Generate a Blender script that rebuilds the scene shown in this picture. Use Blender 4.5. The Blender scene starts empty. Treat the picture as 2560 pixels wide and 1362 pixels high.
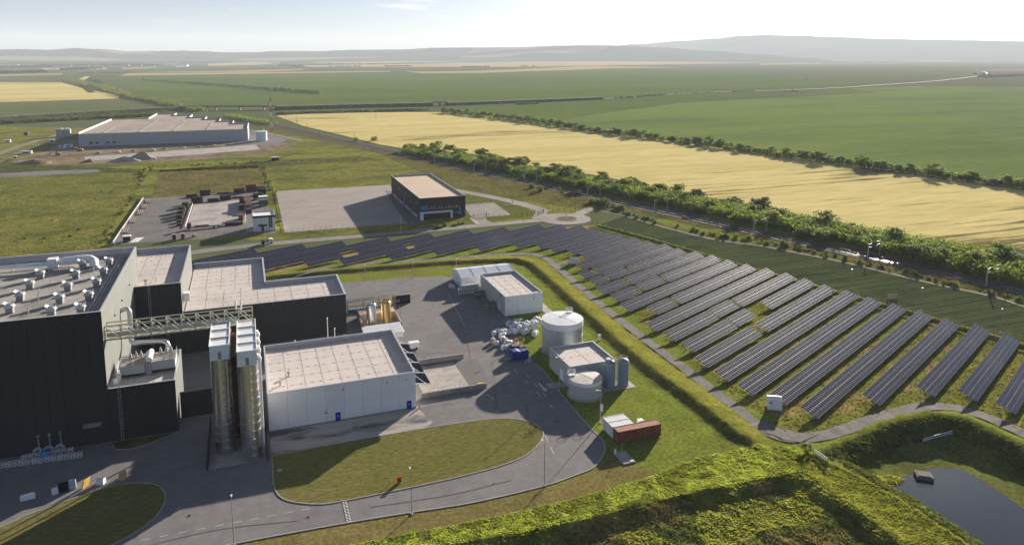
import bpy, bmesh, math, random
import numpy as np
from mathutils import Vector, Matrix
random.seed(7); RNG = np.random.default_rng(11)
D = bpy.data; SC = bpy.context.scene; COL = SC.collection
R = math.radians
# ------------------------------------------------------------------ camera
FPX, PPX, PPY, HY, CAMZ = 1830.0, 1280.0, 400.0, 138.0, 90.0
PITCH = math.atan((PPY - HY) / FPX); YAW = R(20.14)
cd = D.cameras.new('camera'); cam = D.objects.new('camera', cd); COL.objects.link(cam)
cam.location = (0, 0, CAMZ); cam.rotation_euler = (R(90) - PITCH, 0, -YAW)
cd.sensor_fit = 'HORIZONTAL'; cd.sensor_width = 36; cd.lens = 36 * FPX / 2560
cd.shift_y = -(681 - PPY) / 2560; cd.clip_start = 1; cd.clip_end = 80000
SC.camera = cam
# ------------------------------------------------------------------ sky, sun, exposure
SUN_AZ, SUN_EL = R(41.5), R(14.2)
w = D.worlds.new('World'); SC.world = w; w.use_nodes = True
nt = w.node_tree; nt.nodes.clear()
sky = nt.nodes.new('ShaderNodeTexSky'); sky.sky_type = 'NISHITA'; sky.sun_disc = False
sky.sun_elevation = SUN_EL; sky.sun_rotation = R(90) - SUN_AZ
sky.air_density = 0.65; sky.dust_density = 1.0; sky.ozone_density = 2.0; sky.altitude = 200
bg = nt.nodes.new('ShaderNodeBackground'); bg.inputs['Strength'].default_value = 0.05
out = nt.nodes.new('ShaderNodeOutputWorld')
tc = nt.nodes.new('ShaderNodeTexCoord')
mp = nt.nodes.new('ShaderNodeMapping'); mp.inputs['Scale'].default_value = (7, 7, 46)
nz = nt.nodes.new('ShaderNodeTexNoise'); nz.inputs['Scale'].default_value = 1.0; nz.inputs['Detail'].default_value = 8
nz.inputs['Roughness'].default_value = 0.58
rp = nt.nodes.new('ShaderNodeValToRGB'); rp.color_ramp.elements[0].position = 0.57; rp.color_ramp.elements[1].position = 0.80
sx = nt.nodes.new('ShaderNodeSeparateXYZ')
rz = nt.nodes.new('ShaderNodeMapRange'); rz.inputs['From Min'].default_value = 0.035; rz.inputs['From Max'].default_value = 0.06
ml = nt.nodes.new('ShaderNodeMath'); ml.operation = 'MULTIPLY'
mx = nt.nodes.new('ShaderNodeMix'); mx.data_type = 'RGBA'; mx.inputs[7].default_value = (10.5, 10.5, 10.5, 1)
L = nt.links.new
L(tc.outputs['Generated'], mp.inputs['Vector']); L(mp.outputs['Vector'], nz.inputs['Vector']); L(nz.outputs['Fac'], rp.inputs['Fac'])
L(tc.outputs['Generated'], sx.inputs['Vector']); L(sx.outputs['Z'], rz.inputs['Value'])
L(rp.outputs['Color'], ml.inputs[0]); L(rz.outputs['Result'], ml.inputs[1]); L(ml.outputs[0], mx.inputs[0])
wb = nt.nodes.new('ShaderNodeMix'); wb.data_type = 'RGBA'; wb.blend_type = 'MULTIPLY'; wb.inputs[0].default_value = 1; wb.inputs[7].default_value = (0.57, 0.62, 0.70, 1)
L(sky.outputs['Color'], wb.inputs[6]); L(wb.outputs[2], mx.inputs[6]); L(mx.outputs[2], bg.inputs['Color']); L(bg.outputs['Background'], out.inputs['Surface'])
sd = D.lights.new('sun', 'SUN'); sun = D.objects.new('sun', sd); COL.objects.link(sun)
sd.energy = 5.0; sd.angle = R(0.55); sd.color = (1.0, 0.885, 0.75)
SDIR = Vector((math.cos(SUN_AZ) * math.cos(SUN_EL), math.sin(SUN_AZ) * math.cos(SUN_EL), math.sin(SUN_EL)))
sun.rotation_euler = SDIR.to_track_quat('Z', 'Y').to_euler(); sun.location = (300, 300, 300)
vs = SC.view_settings; vs.view_transform = 'Standard'; vs.look = 'None'; vs.exposure = 1.56; vs.gamma = 1; vs.use_curve_mapping = False
# ------------------------------------------------------------------ survey: photo bearing -> ground point at a given level
def G(px, py, z=0.0):
    r, u, f = (px - PPX) / FPX, -(py - PPY) / FPX, 1.0
    fy = f * math.cos(PITCH) + u * math.sin(PITCH); fz = -f * math.sin(PITCH) + u * math.cos(PITCH)
    c, s = math.cos(YAW), math.sin(YAW)
    d = Vector((r * c + fy * s, -r * s + fy * c, fz))
    d.z = min(d.z, -0.0034) if z < 80 else d.z
    t = (z - CAMZ) / d.z
    return Vector((d.x * t, d.y * t, z))
def GL(pts, z=0.0): return [G(a, b, z) for a, b in pts]
# ------------------------------------------------------------------ mesh helpers
class MB:
    def __init__(s): s.v = []; s.f = []; s.m = []
    def quad(s, a, b, c, d, m=0):
        n = len(s.v); s.v += [tuple(a), tuple(b), tuple(c), tuple(d)]; s.f.append((n, n+1, n+2, n+3)); s.m.append(m); return s
    def poly(s, pts, m=0):
        n = len(s.v); s.v += [tuple(p) for p in pts]; s.f.append(tuple(range(n, n+len(pts)))); s.m.append(m); return s
    def box(s, x0, x1, y0, y1, z0, z1, m=0, mt=None, M=None):
        p = [(x0,y0,z0),(x1,y0,z0),(x1,y1,z0),(x0,y1,z0),(x0,y0,z1),(x1,y0,z1),(x1,y1,z1),(x0,y1,z1)]
        if M is not None: p = [tuple(M @ Vector(q)) for q in p]
        n = len(s.v); s.v += p
        for k, f in enumerate([(3,2,1,0),(4,5,6,7),(0,1,5,4),(1,2,6,5),(2,3,7,6),(3,0,4,7)]):
            s.f.append(tuple(n+i for i in f)); s.m.append(mt if (mt is not None and k == 1) else m)
        return s
    def bar(s, a, b, w, h=None, m=0):
        a, b = Vector(a), Vector(b); h = h or w; d = (b-a)
        if d.length < 1e-6: return s
        d.normalize(); up = Vector((0,0,1)) if abs(d.z) < 0.95 else Vector((1,0,0))
        sx = d.cross(up).normalized() * w/2; sy = sx.cross(d).normalized() * h/2
        n = len(s.v)
        for c in (a, b): s.v += [tuple(c+sx+sy), tuple(c-sx+sy), tuple(c-sx-sy), tuple(c+sx-sy)]
        for f in [(0,1,5,4),(1,2,6,5),(2,3,7,6),(3,0,4,7),(3,2,1,0),(4,5,6,7)]: s.f.append(tuple(n+i for i in f)); s.m.append(m)
        return s
    def lathe(s, prof, cx=0, cy=0, n=20, m=0, a0=0):
        b = len(s.v); k = len(prof)
        for i in range(n):
            a = 2*math.pi*i/n + a0
            for r, z in prof: s.v.append((cx + r*math.cos(a), cy + r*math.sin(a), z))
        for i in range(n):
            for j in range(k-1):
                p, q = b+i*k+j, b+((i+1) % n)*k+j
                s.f.append((p, q, q+1, p+1)); s.m.append(m)
        return s
    def tube(s, path, r, n=8, m=0, caps=True):
        P = [Vector(p) for p in path]; b = len(s.v)
        for i, p in enumerate(P):
            d = (P[min(i+1, len(P)-1)] - P[max(i-1, 0)]).normalized()
            up = Vector((0,0,1)) if abs(d.z) < 0.9 else Vector((1,0,0))
            x = d.cross(up).normalized(); y = x.cross(d)
            rr = r[i] if isinstance(r, (list, tuple)) else r
            for k in range(n):
                a = 2*math.pi*k/n; s.v.append(tuple(p + x*math.cos(a)*rr + y*math.sin(a)*rr))
        for i in range(len(P)-1):
            for k in range(n):
                p, q = b+i*n+k, b+i*n+(k+1) % n
                s.f.append((p, q, q+n, p+n)); s.m.append(m)
        if caps:
            s.f.append(tuple(b+k for k in range(n))); s.m.append(m)
            e = b+(len(P)-1)*n; s.f.append(tuple(e+k for k in reversed(range(n)))); s.m.append(m)
        return s
    def mesh(s, name, mats, smooth=False):
        me = D.meshes.new(name); me.from_pydata(s.v, [], s.f)
        for mm in (mats if isinstance(mats, (list, tuple)) else [mats]): me.materials.append(mm)
        if any(s.m): me.polygons.foreach_set('material_index', s.m)
        if smooth:
            me.polygons.foreach_set('use_smooth', [True]*len(s.f))
            try: me.set_sharp_from_angle(angle=R(40))
            except Exception: pass
        me.update(); return me
    def build(s, name, mats, parent=None, smooth=False, loc=None):
        return link(name, s.mesh(name, mats, smooth), parent, loc)
def link(name, me, parent=None, loc=None, rot=None):
    o = D.objects.new(name, me); COL.objects.link(o)
    if parent: o.parent = parent
    if loc is not None: o.location = loc
    if rot is not None: o.rotation_euler = rot
    return o
def tag(o, label=None, cat=None, group=None, kind=None):
    if label: o['label'] = label
    if cat: o['category'] = cat
    if group: o['group'] = group
    if kind: o['kind'] = kind
    return o
def thing(name, label, cat, loc=(0,0,0), rz=0, group=None):
    o = D.objects.new(name, None); COL.objects.link(o); o.location = loc; o.rotation_euler = (0,0,rz); o.empty_display_size = 0.3
    return tag(o, label, cat, group)
def kids(o): return KID.get(o.name, [])
def copy_tree(o, loc, rz=None, label=None, scale=None):
    c = o.copy(); COL.objects.link(c); c.location = loc
    if rz is not None: c.rotation_euler = (0,0,rz)
    if scale: c.scale = (scale,)*3 if not isinstance(scale, tuple) else scale
    if label: c['label'] = label
    for ch in o.children:
        d = ch.copy(); COL.objects.link(d); d.parent = c
        for g in ch.children:
            e = g.copy(); COL.objects.link(e); e.parent = d
    return c
def struct(o): o['kind'] = 'structure'; return o
# ------------------------------------------------------------------ materials
def mat(name, col, rough=0.8, metal=0.0, spec=0.12, noise=0.0, nscale=1.0, bump=0.0, bscale=None, detail=5, col2=None, c2scale=0.1, c2lo=0.45, c2hi=0.62,
        stretch=(1,1,1), rand=0.0, attr=None, trans=0.0, coords='Object', hue=None):
    m = D.materials.new(name); m.use_nodes = True; n = m.node_tree; N = n.nodes; K = n.links.new
    b = N['Principled BSDF']; b.inputs['Roughness'].default_value = rough; b.inputs['Metallic'].default_value = metal
    b.inputs['Specular IOR Level'].default_value = spec
    src = None
    if attr:
        a = N.new('ShaderNodeAttribute'); a.attribute_name = attr; src = a.outputs['Color']
    else:
        rgb = N.new('ShaderNodeRGB'); rgb.outputs[0].default_value = (*col, 1); src = rgb.outputs[0]
    vec = None
    if noise or bump or col2:
        t = N.new('ShaderNodeTexCoord'); mp_ = N.new('ShaderNodeMapping'); mp_.inputs['Scale'].default_value = stretch
        if coords == 'World':
            g = N.new('ShaderNodeNewGeometry'); K(g.outputs['Position'], mp_.inputs['Vector'])
        else: K(t.outputs[coords], mp_.inputs['Vector'])
        vec = mp_.outputs['Vector']
    def tex(sc, det=detail, ro=0.6):
        q = N.new('ShaderNodeTexNoise'); q.inputs['Scale'].default_value = sc; q.inputs['Detail'].default_value = det; q.inputs['Roughness'].default_value = ro
        K(vec, q.inputs['Vector']); return q
    if col2:
        q = tex(c2scale, 4, 0.65); mr = N.new('ShaderNodeMapRange'); mr.inputs['From Min'].default_value = c2lo; mr.inputs['From Max'].default_value = c2hi
        K(q.outputs['Fac'], mr.inputs['Value']); mm = N.new('ShaderNodeMix'); mm.data_type = 'RGBA'; K(mr.outputs['Result'], mm.inputs[0])
        K(src, mm.inputs[6]); mm.inputs[7].default_value = (*col2, 1); src = mm.outputs[2]
    if noise:
        q = tex(nscale); mr = N.new('ShaderNodeMapRange'); mr.inputs['From Min'].default_value = 0.3; mr.inputs['From Max'].default_value = 0.7
        mr.inputs['To Min'].default_value = 1-noise; mr.inputs['To Max'].default_value = 1+noise
        K(q.outputs['Fac'], mr.inputs['Value']); mm = N.new('ShaderNodeMix'); mm.data_type = 'RGBA'; mm.blend_type = 'MULTIPLY'; mm.inputs[0].default_value = 1
        K(src, mm.inputs[6]); K(mr.outputs['Result'], mm.inputs[7]); src = mm.outputs[2]
    if rand:
        oi = N.new('ShaderNodeObjectInfo'); mr = N.new('ShaderNodeMapRange'); mr.inputs['To Min'].default_value = 1-rand; mr.inputs['To Max'].default_value = 1+rand
        K(oi.outputs['Random'], mr.inputs['Value']); mm = N.new('ShaderNodeMix'); mm.data_type = 'RGBA'; mm.blend_type = 'MULTIPLY'; mm.inputs[0].default_value = 1
        K(src, mm.inputs[6]); K(mr.outputs['Result'], mm.inputs[7]); src = mm.outputs[2]
        if hue:
            hs = N.new('ShaderNodeHueSaturation'); m2 = N.new('ShaderNodeMath'); m2.operation = 'MULTIPLY_ADD'; m2.inputs[1].default_value = hue; m2.inputs[2].default_value = 0.5-hue/2
            m3 = N.new('ShaderNodeMath'); m3.operation = 'FRACT'; m4 = N.new('ShaderNodeMath'); m4.operation = 'MULTIPLY'; m4.inputs[1].default_value = 7.3
            K(oi.outputs['Random'], m4.inputs[0]); K(m4.outputs[0], m3.inputs[0]); K(m3.outputs[0], m2.inputs[0]); K(m2.outputs[0], hs.inputs['Hue']); K(src, hs.inputs['Color']); src = hs.outputs['Color']
    K(src, b.inputs['Base Color'])
    if bump:
        q = tex(bscale or nscale, 6); bp = N.new('ShaderNodeBump'); bp.inputs['Strength'].default_value = bump; bp.inputs['Distance'].default_value = 0.3
        K(q.outputs['Fac'], bp.inputs['Height']); K(bp.outputs['Normal'], b.inputs['Normal'])
    if trans:
        tr = N.new('ShaderNodeBsdfTranslucent'); K(src, tr.inputs['Color']); ms = N.new('ShaderNodeMixShader'); ms.inputs[0].default_value = trans
        K(b.outputs[0], ms.inputs[1]); K(tr.outputs[0], ms.inputs[2]); K(ms.outputs[0], N['Material Output'].inputs['Surface'])
    return m
M = {}
M['ground'] = mat('ground_grass', (0,0,0), 0.95, spec=0.0, noise=0.4, nscale=1.1, bump=0.3, bscale=1.7, detail=9, attr='zone', coords='World', col2=None)
M['meadow'] = mat('meadow', (0.19,0.19,0.045), 0.95, spec=0.0, noise=0.45, nscale=0.22, bump=0.35, bscale=0.5, detail=10, col2=(0.10,0.115,0.032), c2scale=0.028, coords='World', stretch=(0.7,1.3,1))
M['meadow_dry'] = mat('dry_meadow', (0.15,0.125,0.05), 0.95, spec=0.0, noise=0.45, nscale=0.3, bump=0.35, bscale=0.5, detail=10, col2=(0.085,0.085,0.03), c2scale=0.05, coords='World')
M['meadow_dark'] = mat('rank_meadow', (0.062,0.080,0.026), 0.95, spec=0.0, noise=0.5, nscale=0.2, bump=0.35, bscale=0.5, detail=10, col2=(0.10,0.105,0.035), c2scale=0.05, coords='World')
M['verge'] = mat('verge_grass', (0.105,0.135,0.03), 0.95, spec=0.0, noise=0.35, nscale=0.6, bump=0.5, detail=9, col2=(0.14,0.13,0.045), c2scale=0.12, coords='World')
M['lawn'] = mat('lawn', (0.140,0.140,0.040), 0.95, spec=0.0, noise=0.42, nscale=1.3, bump=0.6, bscale=2.2, detail=9, col2=(0.165,0.145,0.055), c2scale=0.07, coords='World', stretch=(0.45,1.7,1))
M['dirt'] = mat('bare_earth', (0.24,0.185,0.13), 0.95, spec=0.0, noise=0.4, nscale=0.15, bump=0.8, bscale=0.3, col2=(0.15,0.13,0.08), c2scale=0.03, coords='World')
M['field_green'] = mat('green_crop', (0.092,0.138,0.038), 0.95, spec=0.0, noise=0.12, nscale=0.05, detail=10, col2=(0.125,0.165,0.042), c2scale=0.0016, c2lo=0.4, c2hi=0.62, coords='World', stretch=(0.55,1.8,1))
M['field_green2'] = mat('green_crop_bright', (0.160,0.215,0.058), 0.95, spec=0.0, noise=0.14, nscale=0.12, detail=10, col2=(0.115,0.165,0.055), c2scale=0.004, coords='World', stretch=(0.5,1.6,1))
M['field_grey'] = mat('grey_green_crop', (0.135,0.148,0.070), 0.95, spec=0.0, noise=0.15, nscale=0.08, detail=10, col2=(0.11,0.135,0.052), c2scale=0.003, coords='World', stretch=(0.4,1.6,1))
M['field_dull'] = mat('dull_crop', (0.115,0.125,0.062), 0.95, spec=0.0, noise=0.12, nscale=0.05, detail=10, col2=(0.10,0.13,0.055), c2scale=0.003, coords='World', stretch=(0.4,1.8,1))
M['wheat'] = mat('ripe_wheat', (0.61,0.515,0.225), 0.95, spec=0.0, noise=0.13, nscale=0.12, bump=0.3, bscale=0.5, detail=9, col2=(0.52,0.44,0.18), c2scale=0.012, coords='World', stretch=(0.35,1.5,1))
M['wheat_far'] = mat('far_wheat', (0.42,0.32,0.16), 0.95, spec=0.0, noise=0.10, nscale=0.01, coords='World')
M['tan_field'] = mat('fallow', (0.27,0.19,0.11), 0.95, spec=0.0, noise=0.10, nscale=0.01, coords='World')
M['cropstrip'] = mat('young_crop', (0.060,0.074,0.034), 0.95, spec=0.0, noise=0.25, nscale=0.5, detail=9, bump=0.5, bscale=1.0, col2=(0.048,0.064,0.030), c2scale=0.05, coords='World')
M['asphalt'] = mat('weathered_asphalt', (0.19,0.182,0.182), 0.9, spec=0.08, noise=0.14, nscale=0.45, bump=0.15, bscale=6, detail=8, col2=(0.165,0.16,0.16), c2scale=0.06, coords='World')
M['asphalt_dark'] = mat('dark_asphalt', (0.175,0.165,0.16), 0.9, spec=0.08, noise=0.16, nscale=0.35, detail=8, col2=(0.14,0.135,0.13), c2scale=0.08, coords='World')
M['patch'] = mat('asphalt_patch', (0.145,0.14,0.138), 0.9, noise=0.12, nscale=0.8, coords='World')
M['road'] = mat('pale_road', (0.235,0.215,0.195), 0.9, noise=0.12, nscale=0.3, detail=8, col2=(0.19,0.18,0.165), c2scale=0.08, coords='World')
M['gravel'] = mat('gravel_track', (0.175,0.16,0.145), 0.95, noise=0.22, nscale=0.9, bump=0.4, bscale=4, detail=9, col2=(0.135,0.128,0.11), c2scale=0.2, coords='World')
M['gravelyard'] = mat('pale_gravel', (0.31,0.275,0.25), 0.95, noise=0.16, nscale=0.2, detail=10, col2=(0.28,0.25,0.215), c2scale=0.05, coords='World', stretch=(0.6,1.4,1))
M['ballast'] = mat('ballast', (0.135,0.115,0.098), 0.95, noise=0.3, nscale=0.8, bump=0.5, bscale=3, detail=9, col2=(0.10,0.088,0.075), c2scale=0.1, coords='World')
M['concrete'] = mat('concrete', (0.40,0.365,0.335), 0.9, noise=0.14, nscale=0.4, detail=8, col2=(0.29,0.27,0.25), c2scale=0.12, coords='World')
M['concrete_stain'] = mat('stained_concrete', (0.36,0.335,0.315), 0.9, noise=0.15, nscale=0.4, detail=8, col2=(0.08,0.08,0.085), c2scale=0.10, c2lo=0.5, c2hi=0.63, coords='World', stretch=(0.5,1.4,1))
M['kerb'] = mat('kerb_stone', (0.34,0.32,0.30), 0.9, noise=0.15, nscale=0.7, coords='World')
M['line'] = mat('road_paint', (0.62,0.61,0.58), 0.8, noise=0.3, nscale=1.5, coords='World')
M['yellow'] = mat('yellow_paint', (0.72,0.47,0.10), 0.6, noise=0.1, nscale=2)
M['roof'] = mat('roof_membrane', (0.56,0.51,0.475), 0.85, noise=0.06, nscale=0.25, detail=6, col2=(0.46,0.425,0.395), c2scale=0.05, c2lo=0.5, c2hi=0.72, coords='World')
M['roof_wh'] = mat('warehouse_roof', (0.38,0.315,0.26), 0.9, noise=0.12, nscale=0.05, detail=8, col2=(0.31,0.265,0.225), c2scale=0.02, coords='World')
M['stone'] = mat('grey_stone', (0.16,0.145,0.125), 0.9, noise=0.3, nscale=1.5, bump=0.4)
M['roof_tan'] = mat('tan_roof_membrane', (0.55,0.43,0.325), 0.85, noise=0.05, nscale=0.2, col2=(0.48,0.385,0.30), c2scale=0.05, coords='World')
M['roof_old'] = mat('old_roof_membrane', (0.35,0.325,0.295), 0.88, noise=0.12, nscale=0.4, detail=8, col2=(0.235,0.225,0.205), c2scale=0.07, coords='World')
M['fix'] = mat('roof_fixing', (0.21,0.19,0.17), 0.8)
M['seam'] = mat('membrane_seam', (0.43,0.395,0.365), 0.8)
M['cladlight'] = mat('light_cladding', (0.72,0.74,0.77), 0.5, spec=0.2, noise=0.05, nscale=0.3, rand=0.035)
M['cladgrey'] = mat('grey_cladding', (0.40,0.42,0.435), 0.5, spec=0.2, noise=0.06, nscale=0.3, rand=0.04)
M['claddark'] = mat('anthracite_cladding', (0.024,0.027,0.030), 0.6, spec=0.12, noise=0.08, nscale=0.3, rand=0.10)  # set darker than the real cladding to carry the shade on the fronts
M['cladsun'] = mat('anthracite_cladding_sunlit', (0.165,0.175,0.165), 0.55, spec=0.15, noise=0.06, nscale=0.3, rand=0.04)  # same dark cladding, colour lightened for the sun on the side walls
M['cladblack'] = mat('black_cladding', (0.040,0.040,0.046), 0.6, spec=0.12, noise=0.08, nscale=0.3, rand=0.08)
M['coping'] = mat('coping_metal', (0.55,0.56,0.57), 0.35, metal=0.3, spec=0.5)
M['white'] = mat('white_paint', (0.78,0.78,0.77), 0.5, noise=0.04, nscale=0.5)
M['whitecap'] = mat('white_sheeting', (0.72,0.76,0.80), 0.35, spec=0.5, noise=0.05, nscale=0.4)
M['steel'] = mat('stainless_steel', (0.62,0.61,0.60), 0.30, metal=1.0, noise=0.10, nscale=0.5, stretch=(1,1,0.2), bump=0.05, bscale=2)
M['galv'] = mat('galvanised', (0.42,0.44,0.45), 0.5, metal=0.6, spec=0.5, noise=0.12, nscale=0.8)
M['brass'] = mat('golden_steel', (0.52,0.35,0.13), 0.36, metal=1.0, noise=0.10, nscale=0.5, stretch=(1,1,0.2))
M['tank'] = mat('tank_steel', (0.40,0.43,0.45), 0.45, metal=0.5, spec=0.5, noise=0.12, nscale=0.5, stretch=(1,1,0.3))
M['tanklid'] = mat('tank_lid', (0.66,0.69,0.71), 0.5, noise=0.05, nscale=0.4)
M['tanklid2'] = mat('stained_tank_lid', (0.55,0.51,0.48), 0.7, noise=0.15, nscale=0.7)
M['tankblue'] = mat('blue_grey_tank', (0.20,0.25,0.31), 0.5, spec=0.4, noise=0.06, nscale=0.6)
M['blue'] = mat('blue_paint', (0.012,0.03,0.30), 0.4, noise=0.05)
M['tarp'] = mat('blue_tarpaulin', (0.007,0.030,0.23), 0.45, spec=0.3, noise=0.15, nscale=1.2, bump=0.5, bscale=1.6)
M['bluepanel'] = mat('blue_panel', (0.03,0.20,0.52), 0.5)
M['navy'] = mat('navy_trim', (0.007,0.011,0.022), 1.0, spec=0.0)
M['black'] = mat('black_metal', (0.018,0.018,0.02), 0.55)
M['grey'] = mat('grey_metal', (0.25,0.25,0.26), 0.6)
M['glass'] = mat('window_glass', (0.035,0.04,0.045), 0.08, spec=0.9)
M['rust'] = mat('rust_red_steel', (0.235,0.085,0.055), 0.75, noise=0.25, nscale=0.6, bump=0.1)
M['rustroof'] = mat('faded_red_steel', (0.50,0.26,0.19), 0.75, noise=0.15, nscale=0.8)
M['rustdark'] = mat('dark_rusted_steel', (0.035,0.024,0.02), 0.8, noise=0.3, nscale=0.7, rand=0.35)
M['rustlight'] = mat('rusty_steel', (0.13,0.06,0.035), 0.8, noise=0.3, nscale=0.7, rand=0.2)
M['wood'] = mat('pallet_wood', (0.47,0.33,0.18), 0.85, noise=0.2, nscale=2, stretch=(1,6,1))
M['card'] = mat('cardboard', (0.44,0.30,0.19), 0.9, noise=0.1, nscale=1, rand=0.2)
M['bag'] = mat('white_woven_bag', (0.62,0.64,0.67), 0.6, noise=0.10, nscale=1.2, bump=0.5, bscale=1.5, rand=0.14, coords='World')
M['bagblue'] = mat('blue_woven_bag', (0.05,0.14,0.36), 0.6, noise=0.15, nscale=1.2, bump=0.4, bscale=1.5, rand=0.2)
M['ibc'] = mat('white_plastic', (0.66,0.67,0.66), 0.45, noise=0.08, nscale=1.5, rand=0.1)
M['greycrate'] = mat('grey_green_crate', (0.13,0.16,0.16), 0.7, noise=0.2, nscale=1, rand=0.3)
M['truckred'] = mat('truck_red', (0.24,0.03,0.03), 0.4, spec=0.5)
M['tyre'] = mat('tyre_rubber', (0.02,0.02,0.02), 0.9)
M['red'] = mat('red_paint', (0.45,0.03,0.03), 0.5)
M['orange'] = mat('digger_orange', (0.58,0.25,0.05), 0.5, noise=0.15)
M['pipe'] = mat('silver_ducting', (0.58,0.57,0.59), 0.30, metal=0.85, spec=0.5, noise=0.08, nscale=1)
M['trussyel'] = mat('aged_galvanised', (0.40,0.39,0.32), 0.6, metal=0.3, noise=0.15, nscale=1)
M['rackgreen'] = mat('olive_steel', (0.28,0.27,0.12), 0.6, noise=0.15, nscale=1)
M['bark'] = mat('bark', (0.10,0.08,0.06), 0.9, noise=0.2, nscale=2)
def leafmat(name, c, tr=0.45): return mat(name, c, 0.75, spec=0.25, noise=0.35, nscale=0.5, rand=0.28, trans=tr, coords='Object', hue=0.04)
M['leaf1'] = leafmat('leaf_mid', (0.20,0.255,0.036)); M['leaf2'] = leafmat('leaf_dark', (0.135,0.185,0.034)); M['leaf3'] = leafmat('leaf_bright', (0.22,0.25,0.034))
M['leaf4'] = leafmat('leaf_silver', (0.085,0.105,0.055)); M['weed'] = leafmat('weed_leaf', (0.33,0.34,0.05), 0.62); M['weed2'] = leafmat('weed_leaf_dry', (0.25,0.205,0.07), 0.5)
M['weedm'] = leafmat('meadow_leaf', (0.215,0.215,0.045), 0.45); M['weed3'] = leafmat('weed_leaf_dark', (0.12,0.14,0.03), 0.5); M['farwood'] = leafmat('far_wood', (0.05,0.072,0.024), 0.2)
M['modframe'] = mat('module_frame', (0.20,0.20,0.24), 0.5, metal=0.0, spec=0.15)
M['modglass'] = mat('solar_glass', (0.016,0.019,0.040), 0.06, spec=0.18, rand=0.12)
M['rail'] = mat('polished_rail', (0.34,0.33,0.32), 0.16, metal=1.0)
def water():
    m = mat('pond_water', (0.02,0.027,0.036), 0.06, spec=0.5); n = m.node_tree; N = n.nodes
    g = N.new('ShaderNodeNewGeometry'); q = N.new('ShaderNodeTexNoise'); q.inputs['Scale'].default_value = 1.6; q.inputs['Detail'].default_value = 4
    b = N.new('ShaderNodeBump'); b.inputs['Strength'].default_value = 0.12; b.inputs['Distance'].default_value = 0.1
    n.links.new(g.outputs['Position'], q.inputs['Vector']); n.links.new(q.outputs['Fac'], b.inputs['Height']); n.links.new(b.outputs['Normal'], N['Principled BSDF'].inputs['Normal'])
    return m
M['water'] = water()
def wheatlines():   # wheat with darker lodged streaks running along the drilling direction
    m = M['wheat']; n = m.node_tree; N = n.nodes; K = n.links.new
    b = N['Principled BSDF']; src = b.inputs['Base Color'].links[0].from_socket
    g = N.new('ShaderNodeNewGeometry'); mp_ = N.new('ShaderNodeMapping'); mp_.vector_type = 'POINT'
    mp_.inputs['Rotation'].default_value = (0,0,R(-WHEAT_DIR)); mp_.inputs['Scale'].default_value = (0.010,0.16,1)
    q = N.new('ShaderNodeTexNoise'); q.inputs['Scale'].default_value = 1; q.inputs['Detail'].default_value = 6; q.inputs['Roughness'].default_value = 0.7
    mp2 = N.new('ShaderNodeMapping'); mp2.inputs['Rotation'].default_value = (0,0,R(-WHEAT_DIR)); mp2.inputs['Scale'].default_value = (0.003,0.012,1)
    q2 = N.new('ShaderNodeTexNoise'); q2.inputs['Scale'].default_value = 1; q2.inputs['Detail'].default_value = 2
    K(g.outputs['Position'], mp_.inputs['Vector']); K(mp_.outputs[0], q.inputs['Vector']); K(g.outputs['Position'], mp2.inputs['Vector']); K(mp2.outputs[0], q2.inputs['Vector'])
    ad = N.new('ShaderNodeMath'); ad.operation = 'MULTIPLY_ADD'; ad.inputs[1].default_value = 0.9; K(q2.outputs['Fac'], ad.inputs[0]); K(q.outputs['Fac'], ad.inputs[2])
    mr = N.new('ShaderNodeMapRange'); mr.inputs['From Min'].default_value = 1.03; mr.inputs['From Max'].default_value = 1.13; mr.inputs['To Max'].default_value = 0.9
    K(ad.outputs[0], mr.inputs['Value'])
    mm = N.new('ShaderNodeMix'); mm.data_type = 'RGBA'; K(mr.outputs[0], mm.inputs[0]); K(src, mm.inputs[6]); mm.inputs[7].default_value = (0.12,0.105,0.045,1)
    K(mm.outputs[2], b.inputs['Base Color'])
def croprows():
    m = M['cropstrip']; N = m.node_tree.nodes; K = m.node_tree.links.new; b = N['Principled BSDF']; src = b.inputs['Base Color'].links[0].from_socket
    g = N.new('ShaderNodeNewGeometry'); mp_ = N.new('ShaderNodeMapping'); mp_.inputs['Rotation'].default_value = (0,0,R(69)); mp_.inputs['Scale'].default_value = (0.02,0.75,1)
    q = N.new('ShaderNodeTexNoise'); q.inputs['Scale'].default_value = 1; q.inputs['Detail'].default_value = 3; K(g.outputs['Position'], mp_.inputs['Vector']); K(mp_.outputs[0], q.inputs['Vector'])
    mr = N.new('ShaderNodeMapRange'); mr.inputs['From Min'].default_value = 0.35; mr.inputs['From Max'].default_value = 0.65; mr.inputs['To Min'].default_value = 0.65; mr.inputs['To Max'].default_value = 1.35; K(q.outputs['Fac'], mr.inputs['Value'])
    mm = N.new('ShaderNodeMix'); mm.data_type = 'RGBA'; mm.blend_type = 'MULTIPLY'; mm.inputs[0].default_value = 1; K(src, mm.inputs[6]); K(mr.outputs[0], mm.inputs[7]); K(mm.outputs[2], b.inputs['Base Color'])
croprows()
WHEAT_DIR = 0
WHEAT_DIR = -70
wheatlines()
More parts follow.
